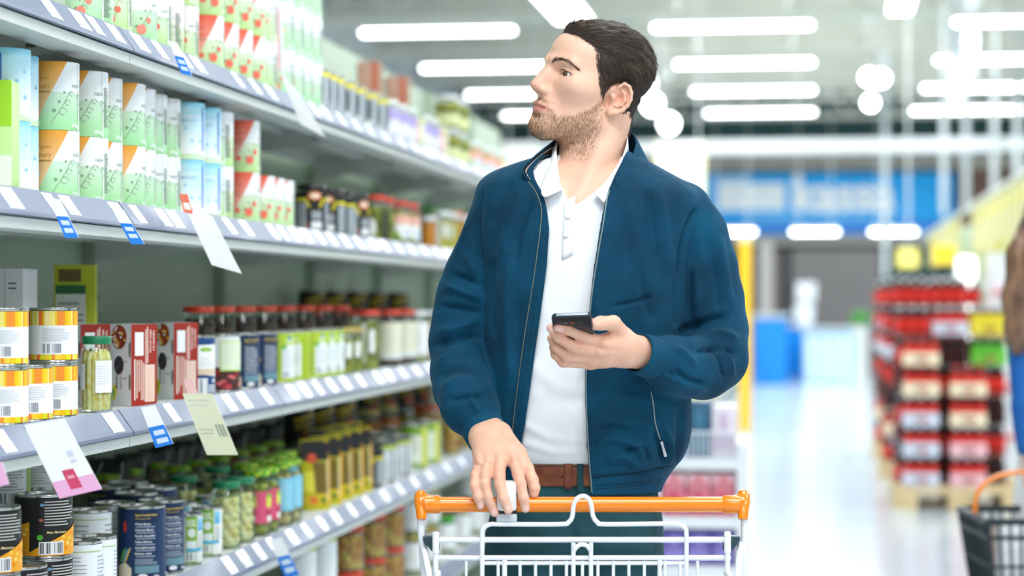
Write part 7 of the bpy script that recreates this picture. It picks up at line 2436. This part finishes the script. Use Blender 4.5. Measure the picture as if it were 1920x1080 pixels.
for zi, z in enumerate((.6, 1.05, 1.45)):
    for i in range(6):
        mb = MB(); mb.box((-.14, -.16, 0), (.14, .16, .26 + .05 * ((i * 2 + zi) % 3)), bev=.02); q = mb.build('carton', mat('right_card_%d' % ((i + zi * 2) % 6), rc[(i + zi * 2) % 6], rough=.5)); q.location = (1.66, 17.5 + i * .55, z + .0305)
        tag(q, 'bright carton, %s from the front, %s shelf of the right shelving' % (ORD[i], ['lower', 'middle', 'upper'][zi]), 'carton', 'cartons on the right shelving')
yc = 0
for i in range(24):
    y = 16.0 + i * .62
    if 22.0 < y < 23.6: continue
    mb = MB(); mb.box((-.004, -.27, -.46), (.004, .27, 0)); q = mb.build('price_banner', [mat('banner_yellow', (214, 204, 70), rough=.45)], smooth=False); q.location = (1.50, y, 2.238)
    p = Print(); p.rect(.03, .03, .22, .43, 'dcdcc8'); p.rect(.42, .0, .54, .46, 'b8b89c'); p.rect(.05, .30, .40, .36, 'e8dc5c'); p.flat((-.004, .27, -.46), (0, -1, 0), (0, 0, 1), m_print, q, 'print', eps=.001)
    tag(q, 'yellow price banner, %s from the front of the row under the rail' % ORD[yc], 'price banner', 'yellow price banners'); yc += 1
for px, py, c, lb in ((1770, 478, (250, 214, 60), 'small yellow card above the drink stacks, the left one'), (1868, 498, (250, 206, 50), 'small yellow card beside the hair of the woman'), (1702, 484, (248, 236, 130), 'pale yellow card above the red bottles')):
    a = W(px, py, 19.5); mb = MB(); mb.box((-.10, -.005, -.09), (.10, .005, .09)); q = mb.build('shelf_card', mat('card_%d' % px, c, rough=.4), smooth=False); q.location = a; tag(q, lb, 'price card', 'small yellow cards')
    mb = MB(); mb.tube([(0, 0, .09), (0, 0, 5.3 - a.z)], .006, 6); mb.build('suspension', m_house, q)
c = W(1812, 525, 20); o = empty('light_column', (c.x, c.y, 0)); tag(o, 'white glowing display column behind the drink stacks', 'display')
mb = MB(); mb.box((-.085, -.05, 0), (.085, .05, W(1812, 482, 20).z), bev=.04); mb.build('column', emit_mat('column_glow', (246, 250, 255), 2.2), o)

# ------------------------------------------------------------------ the woman at the right edge
WD = 7.0
wm = empty('person', W(2012, HZ, WD) - Vector((0, 0, CAM.z)), TH); tag(wm, 'woman with long brown hair in a blue top, cut off by the right edge', 'person')
def V(px, py, dy=0.0): 
    dd = WD + dy; return ((px - 960) * dd / F - (2012 - 960) * WD / F, dy, CAM.z + (HZ - py) * dd / F)
def ch(rows): return [V(*r[:3]) for r in rows], [r[3] for r in rows]
HEADW = V(2004, 374, .0)
def wbody(P):
    d = sd_ell(P, HEADW, (.076, .095, .112)); d = smin(d, sd_ell(P, V(2012, 396, .05), (.05, .05, .07)), .03); d = smin(d, sd_ell(P, V(2012, 384, .105), (.012, .018, .018)), .012)
    for s in (-1, 1): d = smax(d, -sd_ell(P, V(2012 + s * 17, 370, .105), (.017, .016, .010)), .01)
    d = smin(d, sd_cap(P, V(2003, 408, .094), V(2021, 408, .094), .006), .006)
    d = smin(d, sd_chain(P, *ch([(2006, 420, .02, .052), (2008, 470, .02, .056)]), .02), .02)
    d = smin(d, sd_cap(P, V(1935, 492, .02), V(2085, 492, .02), .055), .04); d = smin(d, sd_chain(P, *ch([(2010, 510, .01, .11), (2010, 640, .0, .105), (2010, 760, .0, .115)]), .05), .05)
    for s in (-1, 1):
        d = smin(d, sd_chain(P, *ch([(2010 + s * 78, 500, .02, .046), (2010 + s * 92, 640, .0, .038), (2010 + s * 86, 700, -.02, .034)]), .02), .03)
        d = smin(d, sd_chain(P, *ch([(2010 + s * 48, 790, .0, .085), (2010 + s * 46, 1010, .0, .058), (2010 + s * 44, 1250, .02, .036)]), .03), .03)
    d = smin(d, sd_chain(P, *ch([(1924, 700, -.02, .034), (1926, 800, -.05, .028), (1930, 862, -.075, .024)]), .02), .02)
    d = smin(d, sd_chain(P, *ch([(2096, 700, -.02, .034), (2100, 800, -.04, .028), (2102, 850, -.05, .024)]), .02), .02)
    for px0, py0, dy0 in ((1932, 868, -.078), (2102, 858, -.05)):
        d = smin(d, sd_ell(P, V(px0, py0 + 8, dy0), (.020, .034, .040)), .015)
        for k in range(4): d = smin(d, sd_chain(P, [V(px0 - 8 + k * 6, py0 + 18, dy0 - .02), V(px0 - 8 + k * 6, py0 + 36, dy0 - .034), V(px0 - 7 + k * 6, py0 + 40, dy0 - .012)], [.0095, .009, .008], .004), .006)
        d = smin(d, sd_chain(P, [V(px0 + 12, py0 + 6, dy0 - .02), V(px0 + 15, py0 + 24, dy0 - .035), V(px0 + 10, py0 + 34, dy0 - .03)], [.012, .010, .009], .004), .008)
    return d
v, q = net(wbody, V(1860, 1320, -.25), V(2170, 290, .25), .008)
link_mesh('body', np_mesh('body', v, q, np.tile(np.array(lin((232, 184, 158))), (len(v), 1))), wm, [m_skin])
def wtop(P):
    d = sd_cap(P, V(1936, 494, .02), V(2084, 494, .02), .064); d = smin(d, sd_chain(P, *ch([(2010, 510, .01, .125), (2010, 640, .0, .122), (2010, 760, .0, .140), (2010, 835, .0, .158)]), .05), .05)
    for s in (-1, 1): d = smin(d, sd_chain(P, *ch([(2010 + s * 78, 502, .02, .056), (2010 + s * 92, 620, .0, .052), (2010 + s * 88, 760, -.045, .044), (2010 + s * 84, 838, -.068, .036)]), .02), .03)
    d = np.maximum(d, V(0, 852)[2] - P[:, 2])
    nk = np.sqrt((P[:, 0] - V(2008, 470)[0]) ** 2 + (P[:, 1] - .02) ** 2) - .06
    return np.maximum(d, -np.where(P[:, 2] > V(0, 478)[2], nk, .05)) + vnoise(P.astype(np.float64), 14, 3) * .004
v, q = net(wtop, V(1840, 870, -.25), V(2190, 430, .25), .009)
link_mesh('top', np_mesh('top', v, q), wm, [mat('blue_blouse', (14, 92, 168), rough=.75)])
def wtr(P):
    d = sd_cap(P, V(1985, 800), V(2035, 800), .120)
    for s in (-1, 1): d = smin(d, sd_chain(P, *ch([(2010 + s * 46, 830, .0, .100), (2010 + s * 52, 1000, .0, .100), (2010 + s * 56, 1200, .01, .092), (2010 + s * 56, 1272, .01, .090)]), .03), .04)
    return d + vnoise(P.astype(np.float64), 11, 7) * .006
v, q = net(wtr, V(1860, 1320, -.25), V(2170, 720, .25), .010); v[:, 2] = np.maximum(v[:, 2], .03)
link_mesh('trousers', np_mesh('trousers', v, q), wm, [mat('white_linen', (240, 240, 240), rough=.8)])
for s in (-1, 1):
    c = np.array(V(2010 + s * 46, 1300, .0)); c[2] = 0
    def fs(P, c=c): 
        d = sd_ell(P - c.astype(np.float32), (0, -.05, .028), (.040, .115, .034)); return smax(d, .001 - P[:, 2], .004)
    v, q = net(fs, c + np.array((-.06, -.2, -.01)), c + np.array((.06, .1, .08)), .008); v[:, 2] = np.maximum(v[:, 2], .0005); link_mesh('shoe', np_mesh('shoe', v, q), wm, [mat('pale_shoe', (214, 196, 180), rough=.6)])
def whair(P):
    d = sd_ell(P, V(2004, 366, -.012), (.088, .108, .116))
    d = smin(d, sd_chain(P, *ch([(1955, 400, -.02, .060), (1926, 480, -.04, .060), (1912, 560, -.05, .052), (1906, 620, -.055, .036), (1908, 655, -.055, .018)]), .03), .04)
    d = smin(d, sd_chain(P, *ch([(2010, 400, -.06, .080), (2000, 520, -.10, .080), (1990, 640, -.11, .040)]), .03), .04)
    face = sd_ell(P, V(2016, 388, .085), (.058, .075, .088))
    w = np.stack([P[:, 0], P[:, 1], P[:, 2] * .12], 1).astype(np.float64)
    return smax(d, -face, .01) + vnoise(w, 60, 5) * .007 + vnoise(w, 130, 6) * .003
v, q = net(whair, V(1860, 690, -.2), V(2110, 280, .25), .006)
mh = mat('brown_hair', (120, 84, 60), rough=.4); vary(mh, (84, 56, 40), (150, 112, 84), scale=30, stretch=(1, 1, .12))
link_mesh('hair', np_mesh('hair', v, q), wm, [mh])
for s in (-1, 1):
    mb = MB(); mb.ball(V(2012 + s * 17, 371, .083), .012, seg=14, rings=9); mb.build('eye', mat('eye_white', (232, 228, 224), rough=.2), wm); mb = MB(); mb.ball(V(2012 + s * 17, 371, .0915), .0052, seg=10, rings=7); mb.build('iris', mat('iris_brown', (70, 46, 30), rough=.2), wm)
# her basket
bk = empty('shopping_basket', W(1916, 1010, 6.75) - Vector((0, 0, 0)), TH); tag(bk, 'black shopping basket with an orange handle, carried by the woman', 'basket')
zt2 = W(1916, 966, 6.75).z - W(1916, 1010, 6.75).z; hb = .235
m_blk = mat('black_basket', (18, 34, 38), rough=.4)
mb = MB(); wx, wy = .155, .21
def ringr(z, s): return [(sx * wx * s, sy * wy * s, z) for sx, sy in ((-1, -1), (1, -1), (1, 1), (-1, 1))]
mb.tube(ringr(zt2, 1.0), .011, 8, closed=True); mb.tube(ringr(zt2 - .05, .97), .007, 8, closed=True); mb.tube(ringr(zt2 - hb, .80), .010, 8, closed=True); mb.tube(ringr(zt2 - hb * .6, .88), .005, 8, closed=True)
for e in range(4):
    A0_, A1_ = ringr(zt2, 1)[e], ringr(zt2, 1)[(e + 1) % 4]; B0_, B1_ = ringr(zt2 - hb, .8)[e], ringr(zt2 - hb, .8)[(e + 1) % 4]
    for i in range(9):
        t = i / 9; mb.tube([Vector(A0_).lerp(Vector(A1_), t), Vector(B0_).lerp(Vector(B1_), t)], .007 if i == 0 else .0045, 6)
mb.box((-wx * .8, -wy * .8, zt2 - hb - .004), (wx * .8, wy * .8, zt2 - hb + .004)); mb.build('tub', m_blk, bk)
bar('handle', [(-wx, -.02, zt2), (-wx * .93, -.02, zt2 + .07), (-wx * .62, -.02, zt2 + .118), (0, -.02, zt2 + .138), (wx * .62, -.02, zt2 + .118), (wx * .93, -.02, zt2 + .07), (wx, -.02, zt2)], .0075, m_orange, bk, smooth=6)
for i, (x, y, w, h, c, lb) in enumerate(((-.055, -.09, .075, .225, (242, 244, 248), 'white carton in the basket of the woman, nearest'), (.045, -.05, .08, .19, (226, 228, 240), 'pale grey carton in the basket of the woman'), (-.03, .07, .08, .20, (196, 150, 130), 'brown carton at the back of the basket'))):
    mb = MB(); mb.box((-w / 2, -.05, 0), (w / 2, .05, h), bev=.006); q = mb.build('carton', mat('basket_card_%d' % i, c, rough=.5)); q.matrix_world = bk.matrix_basis @ Matrix.Translation((x, y, zt2 - hb + .005)); tag(q, lb, 'carton', 'cartons in the basket')
